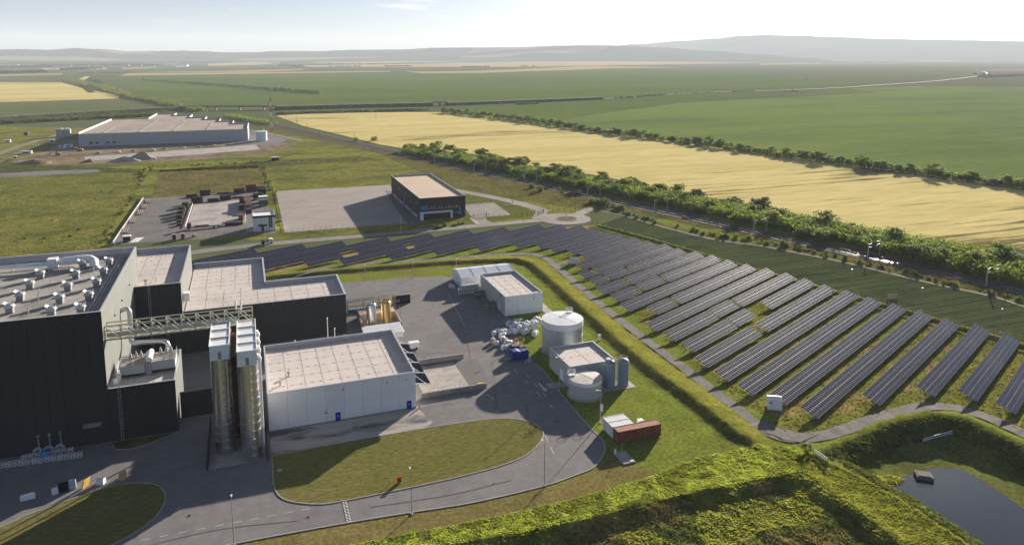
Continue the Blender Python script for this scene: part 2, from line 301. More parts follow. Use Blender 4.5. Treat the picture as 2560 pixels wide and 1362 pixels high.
# ================================================================== TERRAIN
def poly_mask(X, Y, poly):
    ins = np.zeros(X.shape, bool); n = len(poly)
    for i in range(n):
        x1, y1 = poly[i][0], poly[i][1]; x2, y2 = poly[(i+1) % n][0], poly[(i+1) % n][1]
        c = ((y1 > Y) != (y2 > Y)); t = np.where(c, (x2-x1)*(Y-y1)/((y2-y1) if abs(y2-y1) > 1e-9 else 1e-9)+x1, 0); ins ^= c & (X < t)
    return ins
def seg_dist(X, Y, pts, closed=False):
    best = np.full(X.shape, 1e9); side = np.zeros(X.shape)
    n = len(pts); last = n if closed else n-1
    for i in range(last):
        x1, y1 = pts[i][0], pts[i][1]; x2, y2 = pts[(i+1) % n][0], pts[(i+1) % n][1]
        dx, dy = x2-x1, y2-y1; l2 = dx*dx+dy*dy
        t = np.clip(((X-x1)*dx+(Y-y1)*dy)/l2, 0, 1); d = np.hypot(X-x1-t*dx, Y-y1-t*dy)
        m = d < best; best = np.where(m, d, best); side = np.where(m, dx*(Y-y1)-dy*(X-x1), side)
    return best, side
def sstep(x): x = np.clip(x, 0, 1); return x*x*(3-2*x)
_h = RNG.random((256,256))
def vnoise(X, Y):
    xi = np.floor(X).astype(int); yi = np.floor(Y).astype(int); fx = X-xi; fy = Y-yi; fx = fx*fx*(3-2*fx); fy = fy*fy*(3-2*fy)
    g = lambda a, b: _h[a & 255, b & 255]
    return (g(xi,yi)*(1-fx)+g(xi+1,yi)*fx)*(1-fy)+(g(xi,yi+1)*(1-fx)+g(xi+1,yi+1)*fx)*fy
BASIN_A = GL([(1040,1378),(1300,1335),(1480,1295),(1700,1240),(1900,1200),(2005,1182),(2060,1217),(2137,1272),(2250,1360),(2330,1450),(2200,1600),(700,1600)])
BASIN_B = GL([(2040,1140),(2120,1100),(2230,1056),(2330,1036),(2420,1048),(2560,1115),(2700,1190),(2800,1500),(2560,1500),(2400,1345),(2300,1278),(2190,1212),(2100,1160)])
CREST = GL([(560,708),(700,692),(900,675),(1100,658),(1290,650),(1330,662),(1400,722),(1465,782),(1535,845),(1615,915),(1715,985),(1805,1055),(1850,1090)])
DITCH = GL([(1470,560),(1600,596),(1780,648),(1950,698),(2130,747),(2330,804),(2560,872)])
def height(X, Y):
    z = np.zeros(X.shape)
    d, s = seg_dist(X, Y, CREST)                    # earth bund: steep to the yard, gentle to the solar field
    prof = np.where(s < 0, 1-sstep(d/3.4), 1-sstep(d/8.0))
    z += 0.9*prof
    d, s = seg_dist(X, Y, DITCH); z += 0.5*np.exp(-((d-3.2)/1.2)**2) - 0.9*np.exp(-(d/1.2)**2)
    for poly, dep, wd in ((BASIN_A, 1.25, 4.2), (BASIN_B, 3.3, 8.0)):
        ins = poly_mask(X, Y, poly); d, _ = seg_dist(X, Y, poly, True); d = np.maximum(0, d+1.8*(vnoise(X*0.22+4, Y*0.22+9)-0.35)-0.5); z -= np.where(ins, dep*sstep(d/wd)*(0.8+0.4*vnoise(X*0.07, Y*0.07+31)), 0)
        z += 0.3*np.exp(-(d/2.2)**2)*~ins
    rough = 0.25*(vnoise(X*0.35, Y*0.35)-0.5)+0.12*(vnoise(X*1.1+9, Y*1.1)-0.5)
    insA = poly_mask(X, Y, BASIN_A); rough = np.where(insA, rough*1.8 + 0.5*(vnoise(X*0.12+3, Y*0.12)-0.5), rough)
    flat = poly_mask(X, Y, FLATZONE) | poly_mask(X, Y, CROPP) | (Y > 328)
    return z + np.where(flat & (np.abs(z) < 0.05), 0, rough) - 0.0
PATHPX = [(1500,528),(1560,540),(1662,569),(1785,599),(1893,614),(2000,634),(2087,651),(2208,679.5),(2335,710),(2476,740),(2560,766),(2700,805)]
CROPPX = PATHPX[1:]+[(2700,905),(2560,866),(2450,833),(2250,776),(2050,720),(1900,678),(1700,620),(1600,590),(1500,562)]
CROPP = GL(CROPPX)
FLATZONE = [(-140,60),(60,60),(60,120),(98,132),(98,165),(98,262),(60,300),(-140,300)]
X0, X1, Y0, Y1, ST = -130.0, 330.0, 70.0, 345.0, 1.0
gx = np.arange(X0, X1+0.1, ST); gy = np.arange(Y0, Y1+0.1, ST)
GX, GY = np.meshgrid(gx, gy); GZ = height(GX, GY)
edge = np.minimum.reduce([GX-X0, X1-GX, GY-Y0, Y1-GY]); GZ *= np.clip(edge/6, 0, 1)
JX = GX + 2.2*(vnoise(GX*0.4, GY*0.4+50)-0.5); JY = GY + 2.2*(vnoise(GX*0.4+77, GY*0.4)-0.5)
zone = np.empty(GX.shape+(4,), np.float32); zone[...] = (0.118,0.148,0.030,1)
def paint(px, c, world=False):
    m = poly_mask(JX, JY, px if world else GL(px)); zone[m, :3] = c
paint([(-20,-10),(60,-10),(60,150),(-20,150)], (0.12,0.12,0.045), True)
paint([(500,1362),(880,1308),(1190,1254),(1365,1215),(1500,1170),(1530,1120),(1640,1190),(1450,1245),(1250,1290),(1080,1325),(880,1365),(700,1420),(400,1450)], (0.128,0.112,0.047))          # dry mown verge
paint([(820,1372),(1080,1322),(1250,1288),(1450,1243),(1620,1192),(1750,1142),(1900,1112),(1990,1118),(2030,1140),(2005,1185),(1900,1205),(1700,1245),(1480,1300),(1300,1340),(1040,1382)], (0.138,0.172,0.028))   # tall bank grass
dA, _ = seg_dist(GX, GY, BASIN_A, True); mA = poly_mask(JX, JY, BASIN_A); zone[mA, :3] = (0.115,0.120,0.032)
zone[mA & (vnoise(GX*0.09+5, GY*0.09) > 0.55), :3] = (0.155,0.125,0.050); zone[mA & (vnoise(GX*0.2+35, GY*0.2) > 0.66), :3] = (0.075,0.090,0.026)
mB = poly_mask(JX, JY, BASIN_B); zone[mB, :3] = (0.080,0.092,0.030); zone[mB & (vnoise(GX*0.15+15, GY*0.15) > 0.58), :3] = (0.060,0.070,0.024)
paint([(1990,1118),(2040,1140),(2190,1215),(2300,1282),(2420,1365),(2240,1362),(2130,1275),(2010,1182)], (0.135,0.142,0.036))
# back part between bund and service road: dry straw strips
paint([(470,640),(850,600),(1250,558),(1480,552),(1500,575),(1300,590),(900,640),(640,690),(460,690)], (0.20,0.16,0.08))
paint([(640,700),(900,668),(1300,640),(1340,650),(1300,662),(900,690),(640,720)], (0.125,0.130,0.040))
paint([(1560,530),(1662,560),(1785,588),(1893,604),(2000,622),(2208,668),(2335,698),(2560,750),(2700,790),(2700,812),(2560,772),(2335,716),(2208,686),(2000,640),(1785,604),(1560,545)], (0.105,0.105,0.042))
dC, sC = seg_dist(GX, GY, CREST); zone[(dC < 4.5) & (sC < 0), :3] = (0.085,0.09,0.028)  # bund painted dark on the shaded face, lighter on the sunny one
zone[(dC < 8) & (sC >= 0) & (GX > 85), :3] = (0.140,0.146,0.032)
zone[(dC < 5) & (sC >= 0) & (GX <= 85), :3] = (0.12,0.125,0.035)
vv = (GX-0)*(-math.sin(R(25.6)))+GY*math.cos(R(25.6)); uu = GX*math.cos(R(25.6))+GY*math.sin(R(25.6))
SF = poly_mask(JX, JY, GL([(1390,600),(1480,565),(1960,690),(2560,840),(2560,1080),(2400,1010),(2300,1010),(2100,1070),(1960,1080),(1420,660)]))
zone[SF, :3] = (0.125,0.138,0.032)
dry = SF & (vnoise(GX*0.12+60, GY*0.12+8) > 0.74); zone[dry, :3] = (0.19,0.158,0.062)
zone[..., :3] *= np.array([1.38,1.32,1.15],np.float32); zone[..., :3] *= (0.86+0.28*vnoise(GX*0.25+20, GY*0.25))[..., None].astype(np.float32)
ny, nx = GX.shape
vid = np.arange(nx*ny).reshape(ny, nx)
F4 = np.stack([vid[:-1,:-1], vid[:-1,1:], vid[1:,1:], vid[1:,:-1]], -1).reshape(-1,4)
cx = (GX[:-1,:-1]+0.5).ravel(); cy = (GY[:-1,:-1]+0.5).ravel()
def np_mesh(name, V, F, m, smooth=True):
    me = D.meshes.new(name); k = F.shape[1]
    me.vertices.add(len(V)); me.vertices.foreach_set('co', np.ascontiguousarray(V, np.float32).ravel())
    me.loops.add(F.size); me.loops.foreach_set('vertex_index', np.ascontiguousarray(F, np.int32).ravel())
    me.polygons.add(len(F)); me.polygons.foreach_set('loop_start', np.arange(0, F.size, k, dtype=np.int32)); me.polygons.foreach_set('loop_total', np.full(len(F), k, np.int32))
    if smooth: me.polygons.foreach_set('use_smooth', np.ones(len(F), bool))
    for mm in (m if isinstance(m, (list, tuple)) else [m]): me.materials.append(mm)
    me.update(); me.validate(); return me
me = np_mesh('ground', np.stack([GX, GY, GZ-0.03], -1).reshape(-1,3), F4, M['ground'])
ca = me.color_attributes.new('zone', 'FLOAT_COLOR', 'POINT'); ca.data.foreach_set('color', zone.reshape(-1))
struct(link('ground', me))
b = MB(); B_ = 30000; z = -0.03
for (xa, xb, ya, yb) in ((-B_,X0,-3000,B_),(X1,B_,-3000,B_),(X0,X1,-3000,Y0),(X0,X1,Y1,B_)):
    b.quad((xa,ya,z),(xb,ya,z),(xb,yb,z),(xa,yb,z))
struct(b.build('plain', M['field_dull']))
def sheet(name, pts, z, m, world=False):
    P = [Vector((p[0],p[1],z)) for p in pts] if world else [Vector((q.x,q.y,z)) for q in GL(pts)]
    ar = sum(P[i].x*P[(i+1)%len(P)].y-P[(i+1)%len(P)].x*P[i].y for i in range(len(P)))
    if ar < 0: P.reverse()
    return struct(MB().poly(P).build(name, m))
def smooth_line(pts, n=6):
    P = [Vector(p) for p in pts]; o = []
    for i in range(len(P)-1):
        p0, p1, p2, p3 = P[max(i-1,0)], P[i], P[i+1], P[min(i+2,len(P)-1)]
        for k in range(n):
            t = k/n; o.append(0.5*((2*p1)+(p2-p0)*t+(2*p0-5*p1+4*p2-p3)*t*t+(3*p1-p0-3*p2+p3)*t**3))
    return o+[P[-1]]
def ribbon(name, pts, w_, z, m, px=True, n=6, kind=True, zf=None):
    L_ = smooth_line(GL(pts) if px else [Vector((p[0],p[1],0)) for p in pts], n); b = MB(); prev = None
    for i, p in enumerate(L_):
        d = (L_[min(i+1,len(L_)-1)]-L_[max(i-1,0)]).normalized(); s = Vector((-d.y,d.x,0))
        wi = w_ if not isinstance(w_, (list,tuple)) else w_[0]+(w_[1]-w_[0])*i/(len(L_)-1)
        zz = z if zf is None else zf(p)+z
        a, c = p+s*wi/2, p-s*wi/2; a.z = c.z = zz
        if prev: b.quad(prev[1], c, a, prev[0])
        prev = (a, c)
    o = b.build(name, m); return struct(o) if kind else o
def hz(p): return float(height(np.array([p.x]), np.array([p.y]))[0])
def kerb(name, pts, m=None, z0=-0.02, z1=0.13, w_=0.35, closed=False, px=True, n=6):
    P = GL(pts) if px else [Vector((p[0],p[1],0)) for p in pts]
    if closed: P = P+[P[0]]
    L_ = smooth_line(P, n); b = MB(); pr = None
    for i, p in enumerate(L_):
        d = (L_[min(i+1,len(L_)-1)]-L_[max(i-1,0)]).normalized(); s = Vector((-d.y,d.x,0))*w_/2
        c = [p+s+Vector((0,0,z0)), p+s+Vector((0,0,z1)), p-s+Vector((0,0,z1)), p-s+Vector((0,0,z0))]
        if pr:
            for k in range(3): b.quad(pr[k], c[k], c[k+1], pr[k+1])
        pr = c
    return struct(b.build(name, m or M['kerb']))
# ---- mid-distance meadows and yards (north of the service road)
sheet('meadow', [(-200,620),(0,640),(270,640),(300,600),(690,600),(1200,560),(1480,535),(1500,500),(1150,430),(1000,395),(690,330),(0,315),(-300,330)], 0.00, M['meadow'])
sheet('dry_meadow', [(400,425),(645,412),(660,478),(380,490)], 0.03, M['meadow_dry'])
sheet('rank_meadow', [(0,395),(200,418),(420,425),(690,400),(900,392),(960,400),(700,415),(660,420),(400,430),(0,436)], 0.03, M['meadow_dark'])
sheet('rank_meadow', [(1110,455),(1300,500),(1450,520),(1480,535),(1500,512),(1300,462),(1150,430),(1020,398),(950,385)], 0.05, M['meadow_dry'])
sheet('bare_earth', [(20,405),(130,375),(300,368),(520,372),(690,360),(735,352),(740,362),(660,385),(520,398),(300,408),(120,414)], 0.04, M['dirt'])
sheet('building_platform', [(210,392),(340,384),(640,362),(650,374),(420,392),(215,402)], 0.07, M['concrete'])
sheet('construction_yard', [(160,350),(300,345),(640,330),(720,348),(700,362),(300,372),(110,385)], 0.06, M['patch'])
sheet('farm_track', [(0,434),(130,427),(245,424),(250,430),(130,438),(0,445)], 0.07, M['asphalt'])
ribbon('access_road', [(-30,395),(60,362),(120,345),(160,335),(230,333)], 7, 0.08, M['road'])
ribbon('earth_verge', [(-20,412),(60,378),(120,357),(160,344)], 6, 0.06, M['dirt'])
ribbon('warehouse_road', [(620,325),(700,340),(755,352)], 6, 0.09, M['road'])
# depot, gravel yard, black building plot
sheet('depot_yard', [(-64,386),(13,384),(9.5,508),(-64,509)], 0.05, M['asphalt_dark'], True)
sheet('depot_slab', [(-31.5,412),(-2.5,412),(-2.8,482),(-31,479)], 0.09, M['concrete'], True)
sheet('gravel_yard', [(16.7,384),(80,383),(94,504),(17.5,506)], 0.05, M['gravelyard'], True)
sheet('delivery_lane', [(79,378),(88,378),(88.6,470),(90,480),(86,482)], 0.08, M['patch'], True)
sheet('car_park', [(117,383),(140,383),(142,420),(122,420)], 0.07, M['road'], True)
sheet('lawn', [(117,372),(152,376),(160,420),(175,440),(150,505),(119,505),(116,384)], 0.04, M['verge'], True)
ribbon('rear_lane', [(118,500),(130,470),(145,440),(156,412),(162,385)], 8, 0.085, M['road'], px=False)
ribbon('service_road', [(-140,336),(-60,352),(0,362),(60,363),(110,364),(150,365)], 7.5, 0.085, M['road'], px=False)
def disc(name, c, r, z, m, n=40, r2=None):
    b = MB().poly([(c[0]+r*math.cos(2*math.pi*i/n), c[1]+(r2 or r)*math.sin(2*math.pi*i/n), z) for i in range(n)]); return struct(b.build(name, m))
disc('roundabout', (164.6,363.6), 14.5, 0.095, M['road'])
disc('roundabout_island', (165.7,363.3), 5.6, 0.25, M['dirt'])
kerb('island_kerb', [(165.7+5.8*math.cos(a*0.5236),363.3+5.8*math.sin(a*0.5236)) for a in range(12)], closed=True, px=False, z1=0.27)
ribbon('side_lane', [(176,371),(186,380),(192,382)], 7, 0.09, M['road'], px=False)
ribbon('gate_lane', [(120,366),(119,376),(122,386)], 8, 0.092, M['road'], px=False)
ribbon('gate_lane', [(150,368),(156,378),(161,388)], 7, 0.098, M['road'], px=False)
ribbon('footpath', [(116,383),(115.5,368)], 2.2, 0.10, M['concrete'], px=False, n=1)
ribbon('field_path', PATHPX, 1.5, 0.10, M['gravel'])
# ---- main works: asphalt, islands, aprons
YARD = [(-130,128),(-40,135.6),(-20,135.4),(-6,135),(2.5,134.7),(15,134),(27,133),(40,131.8),(55.7,132.2),(63.8,133.6),(68.2,134.7),(71.3,137.0),(74.0,140.0),(75.5,143.2),(75.9,146.1),(75.7,152.2),(76.1,164.9),(76.4,172.1),(77.4,182.5),(77.2,188.4),(76.5,196),(78,206),(80,215),(83,222),(83,262),(78,276),(74,283),(60,286.5),(40,288),(20,290),(-130,300)]
sheet('yard_asphalt', YARD, 0.02, M['asphalt'], True)
kerb('yard_kerb', [(-40,135.6),(-20,135.4),(-6,135),(2.5,134.7),(15,134),(27,133),(40,131.8),(55.7,132.2),(63.8,133.6),(68.2,134.7),(71.3,137.0),(74.0,140.0),(75.5,143.2),(75.9,146.1),(75.7,152.2),(76.1,164.9),(76.4,172.1),(77.4,182.5),(77.2,188.4),(76.5,196)], px=False, w_=0.28, z1=0.12)
ISL = [(2.2,164.1),(2.1,157.3),(2.1,152.2),(2.8,148.3),(4.3,145.7),(6.9,143.7),(9.9,142.2),(13.0,141.5),(21.8,141.3),(35.5,141.4),(42.7,141.8),(49.4,142.5),(55.3,144.1),(59.8,147.0),(63.2,150.8),(64.1,153.8),(63.4,157.2),(61.4,160.1),(57.6,162.3),(52.5,163.5),(46.5,164.0),(37.6,164.4),(17.4,164.6)]
ISLS = [tuple(p[:2]) for p in smooth_line([Vector((*p,0)) for p in ISL+[ISL[0]]], 5)[:-1]]
sheet('lawn', ISLS, 0.10, M['lawn'], True)
kerb('lawn_kerb', ISL, closed=True, px=False, w_=0.25, z1=0.15, n=5)
ISB = [(-70,136),(-62,150),(-48,155.6),(-44.6,158.0),(-39.5,160.0),(-34.2,162.5),(-29.2,163.5),(-24.6,162.8),(-21.3,160.8),(-19.7,158.2),(-19.0,155.0),(-19.3,151.5),(-20.7,147.9),(-23.2,145.0),(-26.9,142.4),(-31.6,139.7),(-45,135.5)]
ISBS = [tuple(p[:2]) for p in smooth_line([Vector((*p,0)) for p in ISB+[ISB[0]]], 5)[:-1]]
sheet('lawn', ISBS, 0.10, M['lawn'], True); kerb('lawn_kerb', ISB, closed=True, px=False, w_=0.25, z1=0.15, n=5)
BED = [(-32.6,183.2),(-31.5,179.5),(-28,178.6),(-22,181.2),(-18.8,183.2)]
sheet('planting_bed', BED, 0.12, M['meadow_dark'], True); kerb('bed_kerb', BED[1:], px=False, w_=0.2, z1=0.16)
sheet('apron', [(2,164.9),(37.6,164.7),(40.2,166.5),(38.4,175.3),(2,175.3)], 0.05, M['concrete_stain'], True)
sheet('dock_slab', [(41.5,182.3),(54.6,182.3),(54.6,199.4),(41.5,199.4)], 0.06, M['concrete'], True)
sheet('dock_slab', [(54.6,182.3),(60.5,182.3),(62,199.4),(54.6,199.4)], 0.04, M['patch'], True)
sheet('silo_slab', [(-11.2,163.0),(1.2,163.0),(1.2,184),(-11.2,184)], 0.07, M['concrete'], True)
sheet('tank_path', [(75,173.5),(80,173.2),(80,176.5),(74.8,177)], 0.06, M['concrete'], True)
sheet('tank_slab', [(78.6,166.5),(97.3,166.5),(97.3,172),(78.6,172)], 0.05, M['concrete'], True)
sheet('hall_slab', [(96.2,226.5),(99.5,226.5),(99.5,258),(96.2,258)], 0.06, M['concrete'], True)
for i, (pts, m) in enumerate([([(44,210),(57,205.5),(62,206),(62,207),(57,206.6),(44,211.2)], 'patch'), ([(57,168),(58,168),(66,196),(65,196)], 'patch'), ([(60,152),(61,152),(66,168),(65,168)], 'patch')]):
    sheet('asphalt_patch', pts, 0.026+0.004*i, M[m], True)
def dash(name, a, b_, n, L_, w_=0.14, z=0.045, m='line'):
    a, b_ = Vector((*a,0)), Vector((*b_,0)); d = (b_-a); u = d.normalized(); s = Vector((-u.y,u.x,0))*w_/2; q = MB()
    for i in range(n):
        c = a+d*((i+0.5)/n); p, r = c-u*L_/2, c+u*L_/2
        q.quad(*[(v.x,v.y,z) for v in (p-s,r-s,r+s,p+s)])
    return struct(q.build(name, M[m]))
dash('lane_dashes', (-22.9,142.1), (9.4,141.2), 10, 1.6, 0.12); dash('edge_line', (41.5,177.8), (57.5,176.2), 1, 16.2, 0.12); dash('edge_line', (57.5,176.2), (58.5,173.0), 1, 3.3, 0.12)
dash('lane_dashes', (62.5,142), (64,152), 2, 3.0); dash('lane_dashes', (72,186), (72,168), 3, 2.5); dash('lane_dashes', (69.5,200), (71.2,160), 5, 2.2); dash('edge_line', (66,226), (70,262), 1, 36, 0.1)
q = MB().poly([(73.2,172.5,0.046),(73.9,174.3,0.046),(73.4,174.3,0.046),(73.4,178,0.046),(73.0,178,0.046),(73.0,174.3,0.046),(72.5,174.3,0.046)]); struct(q.build('lane_arrow', M['line']))
for k in range(7): dash('bay_line', (122.5+0.5*k*0, 386+4.6*k), (131,386+4.6*k), 1, 8.5, 0.16, 0.10)
for k in range(7): dash('bay_line', (131.5,386+4.6*k), (140,386+4.6*k), 1, 8.5, 0.16, 0.105)
dash('bay_line', (131.2,385), (131.2,414), 1, 29, 0.2, 0.11)
dash('give_way_line', (80,366.8), (97,367.2), 1, 16, 0.5, 0.12); 
# ---- tracks round the solar field
def trk(p): return max(0.0, hz(p)) if True else 0
ribbon('gravel_track', [(560,735),(700,702),(880,664),(1100,648),(1280,636),(1350,640),(1400,674),(1500,760),(1600,838),(1700,913),(1800,988),(1890,1057),(1940,1083)], 3.4, 0.08, M['gravel'], zf=hz)
ribbon('gravel_track', [(1885,1052),(1935,1085),(2000,1096),(2100,1078),(2200,1042),(2300,1019),(2380,1018),(2460,1040),(2560,1085),(2640,1120)], 4.0, 0.10, M['gravel'], zf=hz)
sheet('track_junction', [(1900,1045),(1940,1068),(2000,1082),(2050,1085),(2000,1106),(1960,1100),(1915,1078)], 0.14, M['gravel'])
ribbon('cabinet_path', [(1390,662),(1415,656),(1428,655)], 2.4, 0.09, M['gravel'], n=2, zf=hz)
# ---- crop strip between solar field and railway
sheet('crop_strip', CROPPX, 0.06, M['cropstrip'])
# ---- railway
RAILPX = [(640,300),(680,312),(760,329),(900,361),(1010,386),(1150,420),(1300,453),(1460,488),(1600,517),(1760,552),(1900,583),(2050,616),(2250,659),(2400,692),(2560,728),(2700,760)]
ribbon('railway_cutting', [(a,b_+3) for a,b_ in RAILPX], 22, 0.055, M['meadow_dry'])
ribbon('ballast_bed', RAILPX, 11.5, 0.25, M['ballast'])
RL = smooth_line(GL(RAILPX), 6)
def offset_line(L_, off, z):
    o = []
    for i, p in enumerate(L_):
        d = (L_[min(i+1,len(L_)-1)]-L_[max(i-1,0)]).normalized(); s = Vector((-d.y,d.x,0)); q = p+s*off; q.z = z; o.append(q)
    return o
for k, off in enumerate((-3.0,-1.55,1.55,3.0)):
    b = MB(); Lr = offset_line(RL, off, 0.0)
    for i in range(len(Lr)-1):
        p, q = Lr[i], Lr[i+1]; d = (q-p).normalized(); s = Vector((-d.y,d.x,0))*0.06
        b.quad(*(v+Vector((0,0,0.48)) for v in (p-s,q-s,q+s,p+s)))
        b.quad(p-s+Vector((0,0,0.25)), q-s+Vector((0,0,0.25)), q-s+Vector((0,0,0.48)), p-s+Vector((0,0,0.48)))
        b.quad(q+s+Vector((0,0,0.25)), p+s+Vector((0,0,0.25)), p+s+Vector((0,0,0.48)), q+s+Vector((0,0,0.48)))
    o = b.build('rail', M['rail']); tag(o, ['steel rail nearest the crop strip on the double railway','second steel rail of the near railway track','first steel rail of the far railway track','steel rail nearest the tree belt on the double railway'][k], 'rail', 'rails of the double track')
# ---- fields
fz = [0.10]
def field(name, pts, m): fz[0] += 0.02; return sheet(name, pts, fz[0], M[m])
field('wheat_field', [(690,290),(800,283),(1000,281),(1100,281),(1300,303),(1500,333),(1700,356),(1900,386),(2100,412),(2300,440),(2560,475),(2800,510),(2800,680),(2560,625),(2300,600),(2100,560),(1900,515),(1700,482),(1500,440),(1330,415),(1180,385),(1050,378),(950,362),(850,337),(760,316)], 'wheat')
field('green_field', [(1290,262),(1500,250),(1740,233),(1900,228),(2100,220),(2300,212),(2700,205),(2700,485),(2560,465),(2300,430),(1900,376),(1700,346),(1500,322),(1300,294),(1120,272)], 'field_green2')
field('green_field', [(1290,262),(1740,233),(2100,219),(2200,232),(1980,243),(1700,258),(1500,285),(1400,302),(1120,272)], 'field_green')
field('green_field', [(270,190),(420,187),(700,180),(1100,183),(1300,180),(1450,173),(1700,170),(2000,176),(2150,195),(2260,212),(1740,231),(1280,258),(1090,263),(680,272),(560,274),(450,262),(330,225)], 'field_green')
field('dull_field', [(1700,170),(2000,163),(2300,166),(2480,176),(2430,200),(2260,212),(2150,208),(2000,190),(1850,182)], 'field_dull')
field('dull_field', [(1740,233),(1950,226),(2260,210),(2440,197),(2700,215),(2700,220),(2300,215),(2100,222),(1980,240)], 'field_dull')
field('golden_field', [(-150,206),(0,206),(150,206),(210,222),(300,240),(295,247),(150,252),(0,256),(-150,258)], 'wheat')
field('grey_green_field', [(-150,258),(0,256),(150,252),(300,249),(380,258),(450,272),(250,287),(0,303),(-150,310)], 'field_grey')
field('grey_green_field', [(-150,192),(150,188),(155,205),(0,206),(-150,206)], 'field_grey')
field('pale_strip', [(-100,189),(155,184),(160,187),(-100,193)], 'wheat_far')
field('yellow_plot', [(195,199),(215,191),(228,192),(210,204)], 'wheat')
for i, (p, m) in enumerate([
  ([(320,184),(640,181),(980,178),(975,180),(640,185),(300,190)],'wheat_far'),([(320,182),(640,176),(760,173),(755,176),(640,180)],'wheat_far'),
  ([(1010,180),(1180,178),(1290,174),(1440,167),(1500,166),(1700,169),(1500,173),(1200,183),(1060,184)],'wheat_far'),([(740,164),(1050,160),(1280,156),(1560,154),(1900,158),(1700,161),(1300,168),(1000,168),(780,168)],'wheat_far'),
  ([(760,158),(1000,154),(1280,148),(1440,142),(1510,144),(1400,149),(1200,154),(900,160)],'wheat_far'),
  ([(60,145),(0,148),(-100,146),(60,141),(120,138),(170,145),(170,147)],'wheat_far'),
  ([(100,172),(160,170),(170,174),(110,175)],'wheat_far'),([(190,170),(260,169),(270,174),(200,174)],'wheat_far'),([(300,171),(390,168),(395,170),(310,174)],'wheat_far'),
  ([(520,160),(640,156),(700,158),(640,163),(520,166)],'wheat_far'),([(440,165),(475,164),(470,167),(440,168)],'white'),
  ([(1900,160),(2060,158),(2050,160),(1900,163)],'wheat_far'),([(2020,160),(2250,159),(2240,161),(2020,162)],'tan_field'),([(2480,173),(2700,170),(2700,180),(2500,179),(2450,177)],'tan_field'),
  ([(2300,153),(2440,151),(2440,153),(2300,155)],'wheat_far'),([(1500,172),(1700,169),(1850,172),(1700,177)],'field_grey'),([(700,150),(1000,145),(1200,144),(1200,150),(800,158)],'field_green2')]):
    field('field', p, m)
ribbon('country_road', [(1290,257),(1500,248),(1740,233),(1900,228),(2100,220),(2200,213),(2330,204),(2430,193),(2466,186),(2460,180),(2430,177)], 7, 0.75, M['road'])
ribbon('country_lane', [(1960,160),(2100,163),(2190,166)], 6, 0.75, M['road'])
ribbon('disused_track', [(300,190),(240,190),(210,210),(230,232)], 14, 0.72, M['meadow_dark'])
# ---- raised motorway with embankment
EMB = [(-200,317),(0,303),(250,287),(450,276)]; EMB2 = [(690,275),(900,269),(1080,265)]; DECKH = 6.0
def embank(name, px, h=DECKH, top=9, slope=14):
    L_ = smooth_line(GL(px), 4); b = MB(); pr = None
    for i, p in enumerate(L_):
        d = (L_[min(i+1,len(L_)-1)]-L_[max(i-1,0)]).normalized(); s = Vector((-d.y,d.x,0))
        c = [p+s*(top/2+slope)-Vector((0,0,0.2)), p+s*top/2+Vector((0,0,h)), p-s*top/2+Vector((0,0,h)), p-s*(top/2+slope)-Vector((0,0,0.2))]
        if pr:
            for k in range(3): b.quad(pr[k], pr[k+1], c[k+1], c[k], 1 if k == 1 else 0)
        pr = c
    return struct(b.build(name, [M['meadow_dark'], M['asphalt']]))
embank('road_embankment', EMB); embank('road_embankment', EMB2); embank('road_embankment', [(1118,264),(1300,257),(1500,249)], h=5, slope=10)
def bridge(name, label, pa, pb, n):
    t = thing(name, label, 'bridge'); a, c = G(*pa), G(*pb); d = (c-a); u = d.normalized(); s = Vector((-u.y,u.x,0))*5
    b = MB()
    for z0, z1 in ((4.9,6.0),):
        q = [a-s,c-s,c+s,a+s]; lo = [v+Vector((0,0,z0)) for v in q]; hi = [v+Vector((0,0,z1)) for v in q]
        b.quad(*hi); b.quad(*reversed(lo))
        for k in range(4): b.quad(lo[k], lo[(k+1)%4], hi[(k+1)%4], hi[k])
    b.build('deck', M['stone'], t)
    for sg in (-1, 1):
        p, r = a+s*sg*0.97+Vector((0,0,6.5)), c+s*sg*0.97+Vector((0,0,6.5)); MB().bar(p, r, 0.3, 0.8).build('parapet', M['stone'], t)
    for i in range(n):
        p = a+d*((i+0.5)/n); MB().bar(p-s*0.7+Vector((0,0,2.45)), p+s*0.7+Vector((0,0,2.45)), 1.4, 4.9).build('pier', M['stone'], t)
    return t
bridge('road_bridge', 'concrete road bridge over the railway behind the far warehouse', (450,276), (690,275), 4)
bridge('road_bridge', 'short concrete road bridge at the top end of the wheat field', (1080,265), (1118,264), 1)
# ---- far hills
def ridge(name, sky, Dm, foot, back, m, jag=0.0):
    S = []
    for i in range(len(sky)-1):
        (x1,y1),(x2,y2) = sky[i], sky[i+1]; n = max(2, int((x2-x1)/8))
        for k in range(n): t = k/n; S.append((x1+(x2-x1)*t, y1+(y2-y1)*(t*t*(3-2*t))))
    S.append(sky[-1]); K = 14; V = []; 
    for i, (px, py) in enumerate(S):
        d = G(px, 300); d = Vector((d.x,d.y,0)).normalized(); 
        ev = (HY-py)/math.hypot(FPX, (px-PPX))*1.0
        for k in range(K):
            t = k/(K-1); 
            if t <= 0.7:
                f = t/0.7; dist = Dm-foot*(1-f); hh = (f**1.4)
            else:
                f = (t-0.7)/0.3; dist = Dm+back*f; hh = 1-f*0.9
            top = CAMZ+ev*Dm
            wob = 1+0.10*math.sin(px*0.021+k*0.9)*math.sin(t*math.pi) if t < 0.69 else 1
            zz = max(-2, top*hh*wob) + (RNG.random()-0.5)*jag*hh
            V.append((d.x*dist, d.y*dist, zz))
    n = len(S); idx = np.arange(n*K).reshape(n, K)
    F = np.stack([idx[:-1,:-1], idx[1:,:-1], idx[1:,1:], idx[:-1,1:]], -1).reshape(-1,4)
    return struct(link(name, np_mesh(name, np.array(V), F, m)))
